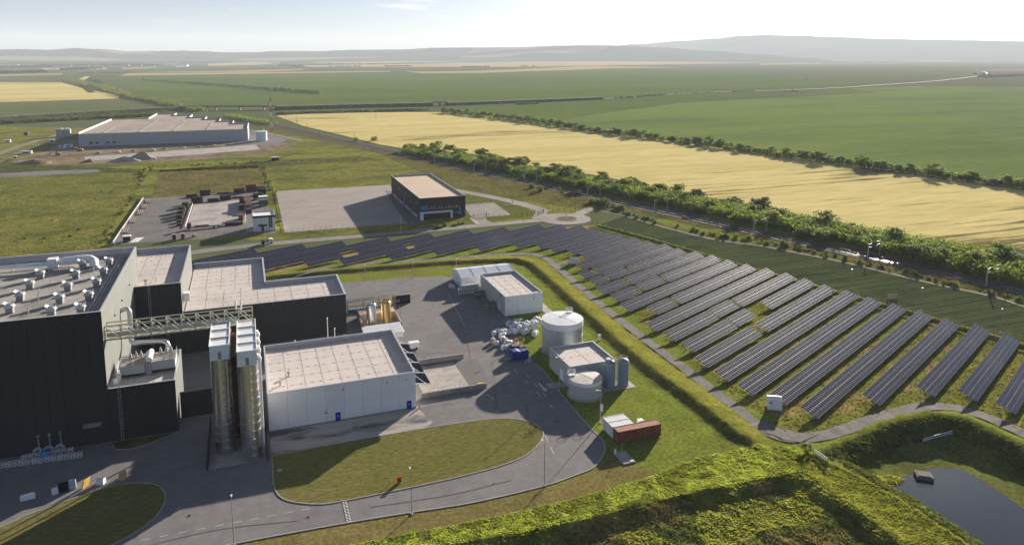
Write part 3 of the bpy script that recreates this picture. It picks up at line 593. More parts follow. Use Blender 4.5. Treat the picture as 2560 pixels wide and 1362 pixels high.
def hillmat(name, c1, c2, c3, sc):
    m = D.materials.new(name); m.use_nodes = True; N = m.node_tree.nodes; K = m.node_tree.links.new; b = N['Principled BSDF']; b.inputs['Roughness'].default_value = 1; b.inputs['Specular IOR Level'].default_value = 0
    g = N.new('ShaderNodeNewGeometry'); mp_ = N.new('ShaderNodeMapping'); mp_.inputs['Scale'].default_value = (sc*0.5, sc*1.6, 0); v = N.new('ShaderNodeTexVoronoi'); v.inputs['Scale'].default_value = 1
    K(g.outputs['Position'], mp_.inputs['Vector']); K(mp_.outputs[0], v.inputs['Vector'])
    r = N.new('ShaderNodeValToRGB'); r.color_ramp.interpolation = 'CONSTANT'; e = r.color_ramp.elements; e[0].color = (*c1,1); e[1].position = 0.45; e[1].color = (*c2,1); q = e.new(0.86); q.color = (*c3,1); q = e.new(0.62); q.color = (*c1,1)
    s = N.new('ShaderNodeSeparateColor'); K(v.outputs['Color'], s.inputs[0]); K(s.outputs[0], r.inputs[0]); K(r.outputs[0], b.inputs['Base Color']); return m
HILLM = hillmat('hill_patchwork', (0.045,0.062,0.028), (0.075,0.095,0.036), (0.30,0.24,0.13), 0.0016)
MTNM = hillmat('mountain_woods', (0.04,0.055,0.03), (0.055,0.07,0.035), (0.09,0.09,0.05), 0.0006)
ridge('hills', [(-200,126),(0,124),(75,123),(140,125),(200,121),(260,123),(330,128),(400,128),(470,127),(520,128),(560,131),(640,131),(700,128),(800,128),(900,125),(1000,124),(1100,120),(1200,119),(1300,118),(1400,115),(1480,113),(1560,115),(1640,119),(1760,127),(1880,135),(2000,144),(2100,155)], 11800, 1500, 1500, HILLM, 5)
ridge('mountain', [(1380,134),(1480,120),(1590,111),(1700,103),(1780,97),(1850,90),(1900,88),(1960,90),(2000,90),(2060,93),(2200,98),(2300,100),(2560,104),(2800,107)], 17000, 3500, 3000, MTNM, 8)
# ---- pond
WZ = -2.75
wp = [G(a,b_,WZ) for a,b_ in [(2180,1205),(2250,1195),(2320,1172),(2400,1170),(2480,1215),(2600,1300),(2700,1380),(2640,1480),(2480,1450),(2380,1340)]]
struct(MB().poly([(p.x,p.y,WZ) for p in wp]).build('pond', M['water']))

for i, pts in enumerate([[(40,215),(52,221),(60,224),(68,232)],[(36,262),(52,268),(70,272)],[(60,146),(66,158),(70,172),(71,190)],[(48,231),(58,243),(64,258)],[(-30,139),(-10,140.5),(6,138)],[(56,190),(61,203),(63,216)],[(20,137.5),(36,136),(50,136.6)],[(-25,150),(-12,152),(-3,150)]]):
    ribbon('tar_joint', pts, 0.22, 0.05+0.003*i, M['patch'], px=False, n=8)
# ================================================================== BUILDINGS
def facade(parent, axis, c, a0, a1, z0, z1, pw, m, out_, th=0.14, name='wall_panel', seam=0.05):
    """row of upright cladding panels along one side; axis 'x' = runs along x at y=c, 'y' = runs along y at x=c; out_ = +1/-1 outward"""
    n = max(1, round((a1-a0)/pw)); w_ = (a1-a0)/n; L_ = w_-seam
    mm = (MB().box(-L_/2, L_/2, 0, th, z0, z1) if axis == 'x' else MB().box(0, th, -L_/2, L_/2, z0, z1)).mesh(name, m)
    off = 0 if out_ > 0 else -th
    for i in range(n):
        p = a0+w_*(i+0.5); link(name, mm, parent, (p, c+off, 0) if axis == 'x' else (c+off, p, 0))
def roofseams(parent, x0, x1, y0, y1, z, nx, ny, dots=True):
    b = MB(); d = MB()
    for i in range(1, nx):
        x = x0+(x1-x0)*i/nx; b.box(x-0.05, x+0.05, y0, y1, z, z+0.012)
        y = y0+0.6
        while dots and y < y1-0.4:
            r = 0.11+0.07*random.random(); d.box(x-r*0.9, x+r*0.9, y-r, y+r, z+0.004, z+0.05); y += 1.5+0.5*random.random()
    for j in range(1, ny):
        y = y0+(y1-y0)*j/ny; b.box(x0, x1, y-0.05, y+0.05, z, z+0.009)
        x = x0+0.8
        while dots and x < x1-0.4:
            r = 0.12+0.06*random.random(); d.box(x-r*1.3, x+r*1.3, y-r*0.8, y+r*0.8, z+0.004, z+0.05); x += 2.0+0.8*random.random()
    if b.v: b.build('roof_seams', M['seam'], parent)
    if d.v: tag(d.build('roof_fixings', M['fix'], parent), kind='stuff')
def building(name, label, cat, x0, x1, y0, y1, z, par=1.2, m='cladlight', pw=4.5, rm='roof', seams=(4,4), sides='fblr', core='grey', sidem=None, cop=0.42, dots=True, parw=0.3):
    t = thing(name, label, cat, ((x0+x1)/2, y0, 0)); ox, oy = (x0+x1)/2, y0
    X0_, X1_, Y0_, Y1_ = x0-ox, x1-ox, 0, y1-oy; zr = z-par; sm = sidem or m; i_ = 0.16
    MB().box(X0_+i_, X1_-i_, Y0_+i_, Y1_-i_, 0, zr).build('core', [M[core]], t)
    b = MB().box(X0_+parw, X1_-parw, Y0_+parw, Y1_-parw, zr-0.05, zr+0.02); b.build('roof', M[rm], t)
    # parapet inner skin
    p = MB(); 
    p.box(X0_+i_, X1_-i_, Y0_+i_, Y0_+parw, zr-0.02, z-0.02); p.box(X0_+i_, X1_-i_, Y1_-parw, Y1_-i_, zr-0.02, z-0.02)
    p.box(X0_+i_, X0_+parw, Y0_+parw, Y1_-parw, zr-0.02, z-0.02); p.box(X1_-parw, X1_-i_, Y0_+parw, Y1_-parw, zr-0.02, z-0.02)
    p.build('parapet', M['cladgrey'], t)
    if 'f' in sides: facade(t, 'x', Y0_+i_, X0_, X1_, 0.05, z, pw, M[m], -1)
    if 'b' in sides: facade(t, 'x', Y1_-i_, X0_, X1_, 0.05, z, pw, M[m], 1)
    if 'l' in sides: facade(t, 'y', X0_+i_, Y0_+0.16, Y1_-0.16, 0.05, z, pw, M[sm], -1)
    if 'r' in sides: facade(t, 'y', X1_-i_, Y0_+0.16, Y1_-0.16, 0.05, z, pw, M[sm], 1)
    q = MB(); e = 0.04
    q.box(X0_-e, X1_+e, Y0_-e, Y0_+cop-e, z+0.003, z+0.07); q.box(X0_-e, X1_+e, Y1_-cop+e, Y1_+e, z+0.003, z+0.07)
    q.box(X0_-e, X0_+cop-e, Y0_+cop-e, Y1_-cop+e, z+0.003, z+0.07); q.box(X1_-cop+e, X1_+e, Y0_+cop-e, Y1_-cop+e, z+0.003, z+0.07)
    q.build('coping', M['coping'], t)
    roofseams(t, X0_+0.5, X1_-0.5, Y0_+0.5, Y1_-0.5, zr+0.022, seams[0], seams[1], dots)
    return t
# ---- tall dark production hall at the left
hall = building('production_hall', 'tall dark production hall with sun-lightened side wall and fans on its roof', 'building', -125, -33, 184, 245, 31.8, par=1.9, m='claddark', sidem='cladsun', pw=3.0, rm='roof_old', seams=(9,7), core='claddark', dots=False, parw=0.5, cop=0.5)
HX, HY_ = -79.0, 184.0
def H(x, y, z): return (x-HX, y-HY_, z)
HR = 29.95
MB().bar(H(-36.6,188,HR+0.5), H(-36.6,240,HR+0.5), 0.18, 0.35).build('cable_tray', M['galv'], hall)
MB().bar(H(-35.9,188,HR+0.35), H(-35.9,240,HR+0.35), 0.10, 0.1).build('conduit', M['galv'], hall)
# roof duct along the back
path = [H(-120,234,HR+1.6), H(-62,234,HR+1.6), H(-53,234.2,HR+1.6)]; MB().tube(path, 0.55, 12).build('duct', M['whitecap'], hall, True)
b = MB(); b.tube([H(-53,234.2,HR+1.7), H(-50,234.3,HR+1.8), H(-45.2,234.6,HR+1.9), H(-43.6,234.4,HR+1.8), H(-42.6,233.6,HR+1.3), H(-42.4,232.4,HR+0.7), H(-42.4,231.9,HR+0.1)], [0.7,1.15,1.2,1.2,1.2,1.15,1.1], 14)
b.build('bent_duct', M['white'], hall, True); MB().box(*[v for ab in ((-54.2-HX,-51.8-HX),(233-HY_,235.6-HY_),(HR+0.4,HR+3.0)) for v in ab]).build('duct_box', M['white'], hall)
for i in range(7): MB().box(-118-HX+11*i, -117.7-HX+11*i, 233.9-HY_, 234.2-HY_, HR, HR+1.1).build('duct_stand', M['galv'], hall)
path = [H(-120,229.5,HR+1.1), H(-47,230.2,HR+1.1)]; MB().tube(path, 0.16, 6).build('handrail', M['galv'], hall)
for i in range(14): MB().tube([H(-118+5.4*i,229.5+0.05*i,HR), H(-118+5.4*i,229.5+0.05*i,HR+1.15)], 0.07, 5).build('rail_post', M['galv'], hall)
b = MB()
for i in range(5): b.bar(H(-36.2+0.45*i,241,HR), H(-36.2+0.45*i,241,HR+2.6), 0.09)
for k in range(3): b.bar(H(-36.2,241,HR+0.8*k+0.8), H(-34.4,241,HR+0.8*k+0.8), 0.07)
b.build('ladder', M['galv'], hall)
# roof fans
fan = thing('roof_fan', 'square roof fan with open flaps on the production hall roof', 'roof fan', group='roof fans of the tall hall')
MB().box(-0.75,0.75,-0.75,0.75,0,1.35).build('curb', M['grey'], fan); MB().box(-1.0,1.0,-1.0,1.0,1.35,1.62).build('collar', M['galv'], fan)
b = MB()
for s in (-1,1): b.quad((s*0.2,-0.85,2.0),(s*0.2,0.85,2.0),(s*1.15,0.9,2.55),(s*1.15,-0.9,2.55)); b.quad((s*1.15,-0.9,2.60),(s*1.15,0.9,2.60),(s*0.2,0.85,2.05),(s*0.2,-0.85,2.05))
b.build('flap', M['whitecap'], fan); MB().box(-0.85,0.85,-0.85,0.85,1.62,2.02).build('housing', M['galv'], fan); MB().lathe([(0,2.02),(0.5,2.02),(0.5,2.35),(0,2.4)], n=12).build('motor', M['coping'], fan)
fans = [(-54.0,224.9),(-54.3,215.5),(-54.1,205.5),(-54.0,196.2),(-45.2,232.0),(-45.0,221.5),(-44.7,210.2),(-44.5,200),(-44.3,190.6),(-38.5,232.0),(-38.4,222),(-38.3,211.3),(-38.2,200),(-38.2,190)]
for i, (x, y) in enumerate(fans):
    rw = 0 if i < 4 else (1 if i < 9 else 2); nn = (3-i, 8-i, 13-i)[rw]
    lb = 'square roof fan with open flaps, %s from the front edge in the %s row' % (['first','second','third','fourth','fifth'][nn], ['left','middle','right'][rw])
    if i == 0: fan.location = (x, y, HR+0.02); fan['label'] = lb; continue
    copy_tree(fan, (x, y, HR+0.02), rz=random.uniform(-0.05,0.05), label=lb)
for i, (x, y) in enumerate([(-50.5,207),(-50.5,219),(-49.7,203),(-57,190),(-49.5,193),(-41.5,226),(-48,229),(-35.2,225)]):
    tag(MB().lathe([(0.12,0),(0.12,1.5),(0.22,1.52),(0.22,1.75),(0,1.8)], n=8).build('vent_pipe', M['galv'], None, loc=(x, y, HR+0.02)), 'thin upright vent pipe between the fans of the tall hall', 'vent pipe', 'vent pipes on the tall hall roof')
# small lamp fittings on hall side and duct leaving it
for y in (189,200,212,226): MB().box(-33-HX+0.01,-32.75-HX,y-0.18-HY_,y+0.18-HY_,25.2,25.6).build('wall_lamp', M['black'], hall)
duct = thing('exhaust_duct', 'silver bent duct from the hall wall down to the chiller units', 'duct', (-33,209,13))
b = MB(); pt = [(0,1,10.3),(0.8,1,10.6),(1.5,1,10.5),(1.9,0.9,9.9),(2.0,0.8,9.0),(2.0,0,4.0),(2.0,-0.4,2.6),(2.2,-0.6,1.9),(2.9,-0.8,1.6),(4,-1.0,1.6),(8.5,-2.6,1.9),(10.2,-3.2,1.9),(10.9,-3.6,1.6),(11.2,-4.0,0.9),(11.2,-4.4,-0.2)]
b.tube(pt, 0.62, 14).build('duct_run', M['pipe'], duct, True)
# ---- annex with chillers
annex = building('annex', 'low dark annex against the tall hall carrying rooftop chillers', 'building', -32.95, -18.6, 183.9, 203.5, 13.0, par=0.9, m='claddark', pw=3.5, seams=(3,3), core='claddark', sides='fbr', sidem='cladsun')
def chiller(x, y, label):
    t = thing('chiller', label, 'chiller', (x, y, 12.1)); w2, d2 = 2.7, 3.1
    MB().box(-w2,w2,-d2,d2,0.9,2.9).build('casing', M['cladgrey'], t); MB().box(-w2-0.05,w2+0.05,-d2-0.05,d2+0.05,2.9,3.0).build('top_plate', M['galv'], t)
    b = MB().box(-w2+0.2,w2-0.2,-d2-0.03,-d2+0.02,0.55,0.9); b.build('louvre', M['black'], t)
    for i in range(6):
        y_ = -d2+0.6+1.0*i
        for s in (-1,1): MB().box(s*1.35-1.15,s*1.35+1.15,y_-0.36,y_+0.36,3.0,3.1).build('grille', M['roof_old'], t)
    for sx_ in (-1,1):
        for sy_ in (-1,1): MB().box(sx_*2.4-0.1,sx_*2.4+0.1,sy_*2.8-0.1,sy_*2.8+0.1,0,0.9).build('leg', M['grey'], t)
    for s in (-1,1):
        b = MB()
        for k in range(7): b.bar((s*w2,-d2+k*1.03,3.0),(s*w2,-d2+k*1.03,4.0),0.06)
        b.bar((s*w2,-d2,4.0),(s*w2,d2,4.0),0.07); b.bar((s*w2,-d2,3.5),(s*w2,d2,3.5),0.05)
        b.build('railing', M['galv'], t)
    for k, x_ in enumerate((-1.0,0.3,1.4)): MB().lathe([(0.32,3.0),(0.32,3.9),(0.18,4.0),(0.18,4.5),(0,4.5)], x_, d2-0.5, 10).build('valve_pot', M['galv'], t)
    return t
chiller(-28.6,194.0,'left rooftop chiller beside the sunlit hall wall'); chiller(-21.8,194.8,'right rooftop chiller at the outer edge of the annex roof')
t = thing('air_handler', 'dark slatted air unit between the two chillers with a fat white duct', 'air unit', (-25.1,192.3,12.1))
MB().box(-0.75,0.75,-0.9,4.5,0,3.2).build('casing', M['grey'], t)
for k in range(11): MB().box(-0.6,0.6,-0.96,-0.9,0.3+0.25*k,0.42+0.25*k).build('slat', M['cladgrey'], t)
MB().tube([(0.2,-0.6,3.7),(0.2,3.2,4.1),(0.2,4.2,4.0)], 0.72, 14).build('duct', M['white'], t, True)
for i, (x, y) in enumerate([(-31.6,186.6),(-31.3,188.0),(-31.4,189.6)]):
    t = thing('gas_rack', ['front white pipe rack at the foot of the sunlit hall wall','middle white pipe rack at the foot of the sunlit hall wall','rear white pipe rack at the foot of the sunlit hall wall'][i], 'rack', (x, y, 12.12))
    for s in (-1,1): MB().bar((s*0.4,0,0),(s*0.4,0,1.9),0.1).build('post', M['white'], t)
    MB().box(-0.5,0.5,-0.2,0.3,0.9,2.0).build('panel', M['white'], t)
t = thing('wall_ladder', 'caged ladder up the dark front wall of the annex', 'ladder', (-30.6,183.7,0))
for s in (-0.25,0.25): MB().bar((s,0,0.3),(s,0,14.2),0.07).build('stile', M['galv'], t)
for k in range(22): MB().bar((-0.25,0,0.8+0.6*k),(0.25,0,0.8+0.6*k),0.05).build('rung', M['galv'], t)
b = MB()
for k in range(9): zc = 3+1.3*k; pr = [(0.45*math.cos(a_),-0.45*math.sin(a_)-0.05,zc) for a_ in [math.pi*i/6 for i in range(7)]]; [b.bar(pr[i],pr[i+1],0.05) for i in range(6)]
b.build('cage', M['galv'], t)
t = thing('door_canopy', 'pale flat canopy over a door on the dark hall front', 'canopy', (-36.5,183.9,5.1))
MB().box(-1.8,1.8,-1.9,0,0,0.18).build('slab', M['concrete'], t); MB().box(-1.3,1.3,-0.15,-0.02,-5.0,-1.2).build('door', M['claddark'], t)
# ---- middle block and low hall
building('factory_block', 'middle-height dark block between the tall hall and the low hall', 'building', -38.4, -20.3, 234, 281, 22.3, par=1.6, m='claddark', sidem='cladsun', pw=3.2, seams=(4,8), core='claddark', dots=True)
LB = thing('flat_hall', 'low L-shaped dark hall with a wide pale roof', 'building', (4,233.6,0))
def low_hall():
    z, par = 13.3, 1.3; t = LB; ox, oy = 4, 233.6; zr = z-par
    def b3(x0,x1,y0,y1,z0,z1,name,m): return MB().box(x0-ox,x1-ox,y0-oy,y1-oy,z0,z1).build(name, M[m], t)
    b3(-20.1,28.0,233.8,256.4,0,zr,'core','claddark'); b3(-20.1,4.1,256.4,288.4,0,zr,'core','claddark')
    b3(-20.0,27.8,234.0,256.2,zr-0.05,zr+0.02,'roof','roof'); b3(-20.0,3.9,256.2,288.2,zr-0.05,zr+0.019,'roof','roof')
    facade(t,'x',233.8-oy,-20.2-ox,28.2-ox,0.05,z,3.2,M['claddark'],-1); facade(t,'y',28.0-ox,233.9-oy,256.4-oy,0.05,z,3.2,M['claddark'],1)
    facade(t,'x',256.4-oy,4.3-ox,28.2-ox,0.05,z,3.2,M['claddark'],1); facade(t,'y',4.1-ox,256.6-oy,288.4-oy,0.05,z,3.2,M['claddark'],1); facade(t,'x',288.4-oy,-20.2-ox,4.2-ox,0.05,z,3.2,M['claddark'],1)
    for (x0,x1,y0,y1) in ((-20.1,28.0,233.8,234.05),(27.72,28.0,234.05,256.35),(4.1,27.72,256.1,256.35),(3.82,4.1,256.1,288.3),(-20.1,3.82,288.05,288.3)): b3(x0,x1,y0,y1,zr,z-0.02,'parapet','cladgrey')
    for (x0,x1,y0,y1) in ((-20.2,28.3,233.6,234.1),(27.7,28.3,234.1,256.0),(4.3,28.3,256.02,256.6),(3.75,4.3,256.02,288.0),(-20.2,4.3,288.02,288.6)): b3(x0,x1,y0,y1,z+0.003,z+0.07,'coping','coping')
    roofseams(t,-19.5-ox,27.5-ox,234.5-oy,255.8-oy,zr+0.022,9,5); roofseams(t,-19.5-ox,3.5-ox,256.6-oy,287.8-oy,zr+0.024,5,7)
low_hall()
t = thing('wall_unit', 'small white box unit on the wall above the low hall roof', 'unit', (-19.9,238.5,15.2)); MB().box(-0.3,1.5,-1.2,1.2,0,2.6).build('casing', M['white'], t); MB().box(1.5,1.56,-1.0,1.0,0.2,2.4).build('louvre', M['grey'], t)
for i, (x, y, lb) in enumerate([(-30.5,240.2,'green-grey vent pot on the middle block roof'),(-28,243,'slim white vent on the middle block roof')]):
    tag(MB().lathe([(0.3,0),(0.3,1.2),(0.55,1.3),(0.55,1.7),(0,1.9)] if i == 0 else [(0.12,0),(0.12,1.4),(0,1.5)], n=10).build('roof_vent', M['galv'], None, loc=(x,y,20.72)), lb, 'vent')
for i, (x, lb) in enumerate([(-29,'left caged ladder on the dark middle block front'),(-24.8,'right lower caged ladder on the dark middle block front')]):
    t = thing('wall_ladder', lb, 'ladder', (x,233.7,0)); zt = 24.2 if i == 0 else 13
    for s in (-0.25,0.25): MB().bar((s,0,2),(s,0,zt),0.07).build('stile', M['galv'], t)
    b = MB(); [b.bar((-0.25,0,2.5+0.7*k),(0.25,0,2.5+0.7*k),0.05) for k in range(int((zt-3)/0.7))]; b.build('rungs', M['galv'], t)
for x, z1, lb in ((20.2,13.0,'tall thin flue standing between the two halls'),(22.2,9.6,'short thin flue beside the tall flue'),(10.5,9.5,'hooped ladder top above the white hall roof')):
    tag(MB().lathe([(0.14,0),(0.14,z1),(0.2,z1+0.02),(0,z1+0.2)], n=8).build('flue', M['galv'], None, loc=(x,208.6 if x < 15 else 214,0)), lb, 'flue')
tag(MB().box(-15,0,-0.2,0.2,0,6.6).box(-15.05,0.05,-0.26,0.26,6.603,6.75).build('screen_wall', M['claddark'], None, loc=(-3.4,190.6,0)), 'dark screen wall added between the annex and the silos to shade the yard', 'wall')  # added wall, its height set to keep sun off the yard in front
# ---- white hall in front
wh = building('white_hall', 'white panelled hall with flat roof and two blue doors', 'building', 2, 38, 175.4, 206.6, 9.8, par=1.15, m='cladlight', pw=4.5, seams=(8,6))
for x, lb in ((18.3,'blue steel door'),(36.2,'blue steel door')):
    d_ = MB().box(x-20-0.62,x-20+0.62,-0.06,0.0,0.05,2.35).build('door', M['blue'], wh); MB().box(x-20-0.15,x-20+0.15,-0.075,-0.061,1.3,1.5).build('door_sign', M['white'], d_)
for x in (-0.2,10.7,15.6): MB().box(x-0.12,x+0.12,-0.14,0.0,8.0,8.3).build('wall_lamp', M['black'], wh)
MB().box(-5.1,-4.0,-0.03,0.0,2.4,3.7).build('sign', M['white'], wh); MB().box(-4.95,-4.15,-0.045,-0.031,3.2,3.5).build('sign_band', M['cladgrey'], wh); MB().box(-4.95,-4.15,-0.046,-0.032,2.55,2.9).build('sign_text', M['grey'], wh)
MB().box(-18,18,-0.05,0.0,0.05,0.4).build('plinth', M['grey'], wh)
for (x, y, lb) in ((7.5,186.5,'small dark roof vent with a long shadow'),(5.2,181.7,'small white roof vent near the white hall corner')): tag(MB().lathe([(0.25,0),(0.25,0.8),(0.4,0.85),(0.4,1.2),(0,1.3)], n=10).build('roof_vent', M['galv'], None, loc=(x,y,8.68)), lb, 'vent')
can = thing('dock_canopy', 'dark sloping canopy over the loading docks of the white hall', 'canopy', (38.05,176,0))
ys = [(0.4,7.2),(7.5,14.3),(14.6,21.4),(21.7,28.5)]
for (a_,c_) in ys:
    b = MB(); b.quad((0.0,a_,6.3),(4.2,a_,5.5),(4.2,c_,5.5),(0,c_,6.3)); b.quad((0,c_,6.15),(4.2,c_,5.35),(4.2,a_,5.35),(0,a_,6.15)); b.quad((4.2,a_,5.35),(4.2,c_,5.35),(4.2,c_,5.5),(4.2,a_,5.5)); b.quad((0,a_,6.15),(4.2,a_,5.35),(4.2,a_,5.5),(0,a_,6.3)); b.quad((4.2,c_,5.35),(0,c_,6.15),(0,c_,6.3),(4.2,c_,5.5)); b.build('roof_sheet', M['navy'], can)
for y in (0.2,7.35,14.45,21.55,28.7): MB().bar((0,y,6.25),(4.25,y,5.52),0.16,0.22).build('rafter', M['white'], can); MB().bar((0.05,y,8.4),(2.8,y,5.9),0.10).build('tie_rod', M['white'], can)
for k, (y, lb) in enumerate(((201.3,'grey retaining wall on the far side of the loading dock'),(180.3,'grey retaining wall on the near side of the loading dock'))):
    t = thing('dock_wall', lb, 'wall', (40.5,y,0)); x1 = 17.8 if k == 0 else 18.2
    MB().box(0,x1,-0.16,0.16,0.02,1.45 if k == 0 else 1.3).build('wall', M['concrete'], t); MB().box(0,x1+0.03,-0.22,0.22,1.453 if k == 0 else 1.303,1.52 if k == 0 else 1.37).build('coping', M['kerb'], t)
    if k == 1:
        for i in range(11): MB().bar((2.2+1.2*i,0,1.37),(2.2+1.2*i,0,2.3),0.05).build('rail_post', M['galv'], t)
        MB().bar((2.2,0,2.3),(14.2,0,2.3),0.05).build('top_rail', M['galv'], t); MB().box(15.6,17.0,-0.3,0.3,1.372,1.6).build('bumper', M['yellow'], t)
tag(MB().box(-0.15,0.15,-0.15,0.15,0,1.1).box(-0.1,0.1,-0.1,0.1,1.1,1.25).build('bollard', M['yellow'], None, loc=(38.7,174.9,0.05)), 'yellow bollard at the corner of the white hall', 'bollard')
# ---- hall 2, tent
h2 = building('grey_hall', 'pale grey hall with flat roof beside the white tent', 'building', 82, 96.2, 230.5, 259, 7.0, par=0.7, m='cladlight', sidem='cladgrey', pw=4.6, seams=(4,6))
for x in (3.6,-6.0): MB().box(x-0.15,x+0.15,-0.12,0.0,5.4,5.7).build('wall_lamp', M['black'], h2)
MB().box(-7.12,-7.0,6,7.2,0.05,2.3).build('door', M['cladlight'], h2); MB().box(-7.3,-7.1,4,5,6,6.6).build('wall_lamp', M['black'], h2)
MB().box(4.4,6.0,1.2,2.2,6.32,6.9).build('roof_unit', M['galv'], h2)
tent = thing('storage_tent', 'white gabled storage tent behind the grey hall', 'tent', (87.5,265,0))
b = MB(); W2, Ln, ze, zr_ = 6.6, 11.3, 4.3, 5.9
for i in range(4):
    x0 = -Ln+i*Ln/2+0.06; x1 = -Ln+(i+1)*Ln/2-0.06; yb = 2*W2
    q = MB(); q.quad((x0,0,ze),(x1,0,ze),(x1,W2,zr_),(x0,W2,zr_)); q.quad((x0,W2,zr_),(x1,W2,zr_),(x1,yb,ze),(x0,yb,ze)); q.build('roof_bay', M['whitecap'], tent)
    MB().quad((x0,0,0),(x1,0,0),(x1,0,ze),(x0,0,ze)).build('side_sheet', M['white'], tent); MB().quad((x1,yb,0),(x0,yb,0),(x0,yb,ze),(x1,yb,ze)).build('side_sheet', M['white'], tent)
for i in range(5):
    x = -Ln+i*Ln/2; q = MB(); pr = [(x,-0.02,0),(x,-0.02,ze+0.04),(x,W2,zr_+0.06),(x,2*W2+0.02,ze+0.04),(x,2*W2+0.02,0)]
    for k in range(4): q.bar(pr[k],pr[k+1],0.12,0.06)
    q.build('frame', M['white'], tent)
for s in (-1,1): MB().poly([(s*Ln,0,0),(s*Ln,2*W2,0),(s*Ln,2*W2,ze),(s*Ln,W2,zr_),(s*Ln,0,ze)]).build('gable_sheet', M['whitecap'], tent)
# ---- tanks and pump house
ph = building('pump_house', 'small grey pump house with flat roof between two round tanks', 'building', 80, 94, 172.3, 186.6, 6.0, par=0.6, m='cladgrey', pw=4.7, seams=(2,2))
MB().box(-7.1,-6.98,4.3,6.8,0.05,3.0).build('door', M['cladlight'], ph); MB().box(5.0,6.4,1.0,2.2,5.45,5.95).build('roof_unit', M['galv'], ph)
def tank(name, label, x, y, r, h, shell, lid, skirt=0.5, bands=3, plat=(0.9,0.3)):
    t = thing(name, label, 'tank', (x,y,0)); n = 40
    MB().lathe([(r+skirt,0),(r+skirt,0.35),(r+0.02,0.45)], n=n).build('base_ring', M['concrete'], t, True)
    MB().lathe([(r,0.3),(r,h)], n=n).build('shell', M[shell], t, True)
    MB().lathe([(r+0.12,h-0.02),(r+0.12,h+0.05),(0.01,h+0.38)], n=n).build('lid', M[lid], t, True)
    MB().lathe([(r+0.06,h*0.82),(r+0.13,h*0.82),(r+0.13,h-0.03)], n=n).build('rim_band', M['tanklid'], t, True)
    for k in range(1, bands): MB().lathe([(r+0.0,h*0.82*k/bands-0.05),(r+0.05,h*0.82*k/bands-0.05),(r+0.05,h*0.82*k/bands+0.05),(r,h*0.82*k/bands+0.05)], n=n).build('hoop', M['galv'], t, True)
    a_ = plat[0]; px_, py_ = math.cos(a_)*r*0.86, math.sin(a_)*r*0.86
    p = MB().box(px_-0.9,px_+0.9,py_-0.6,py_+0.6,h+0.25,h+0.4).build('platform', M['white'], t)
    b = MB()
    for sx_ in (-0.9,0,0.9):
        for sy_ in (-0.6,0.6): b.bar((px_+sx_,py_+sy_,h+0.4),(px_+sx_,py_+sy_,h+1.6),0.07)
    for zz in (1.0,1.6):
        for s in (-0.6,0.6): b.bar((px_-0.9,py_+s,h+zz),(px_+0.9,py_+s,h+zz),0.07)
        for s in (-0.9,0.9): b.bar((px_+s,py_-0.6,h+zz),(px_+s,py_+0.6,h+zz),0.07)
    b.build('railing', M['white'], p)
    b = MB(); b.box(px_-0.02,px_+0.02,0,0.02,0,0.01)
    q = MB()
    for k in range(12): rr = r*(k+0.5)/12; q.box(-rr*0.35-0.1,-rr*0.35+0.1,rr*0.9-0.08,rr*0.9+0.08,h+0.40-0.33*rr*0.97/r,h+0.44-0.33*rr*0.97/r); q.box(rr*0.35-0.1,rr*0.35+0.1,-rr*0.9-0.08,-rr*0.9+0.08,h+0.40-0.33*rr*0.97/r,h+0.44-0.33*rr*0.97/r)
    q.build('lid_bolts', M['grey'], t); return t
tank('round_tank', 'large round steel water tank with white lid behind the pump house', 88.9, 197.3, 6.25, 10.0, 'tank', 'tanklid', plat=(0.75,0))
tank('round_tank', 'small round grey tank with stained lid in front of the pump house', 82.3, 167.4, 4.35, 4.9, 'cladgrey', 'tanklid2', bands=2, plat=(2.6,0))
for k, (x, y, lb) in enumerate(((90.6,169.2,'left upright blue-grey dosing tank beside the pump house'),(94.6,168.9,'right upright blue-grey dosing tank beside the pump house'))):
    t = thing('dosing_tank', lb, 'tank', (x,y,0.05), group='upright tanks at the pump house')
    MB().lathe([(0.01,0),(1.45,0.0),(1.45,6.9),(1.25,7.3),(0.7,7.6),(0.01,7.7)], n=22).build('shell', M['tankblue'], t, True); MB().lathe([(1.5,6.75),(1.53,6.75),(1.53,6.95),(1.5,6.95)], n=22).build('band', M['galv'], t)
    b = MB(); [b.bar((1.1*math.cos(a_*0.785),1.1*math.sin(a_*0.785),7.2),(1.1*math.cos(a_*0.785),1.1*math.sin(a_*0.785),8.1),0.05) for a_ in range(8)]; [b.bar((1.1*math.cos(a_*0.785),1.1*math.sin(a_*0.785),8.1),(1.1*math.cos((a_+1)*0.785),1.1*math.sin((a_+1)*0.785),8.1),0.05) for a_ in range(8)]; b.build('top_railing', M['galv'], t)
t = thing('pipe_riser', 'bundle of silver pipes between the two upright dosing tanks', 'pipes', (92.6,169.0,0.05))
for k in range(3): MB().tube([(-0.3+0.3*k,0,0),(-0.3+0.3*k,0,7.9-0.2*k),(-0.3+0.3*k-1.5,1.2,7.95-0.2*k)], 0.1, 8).build('pipe', M['pipe'], t)
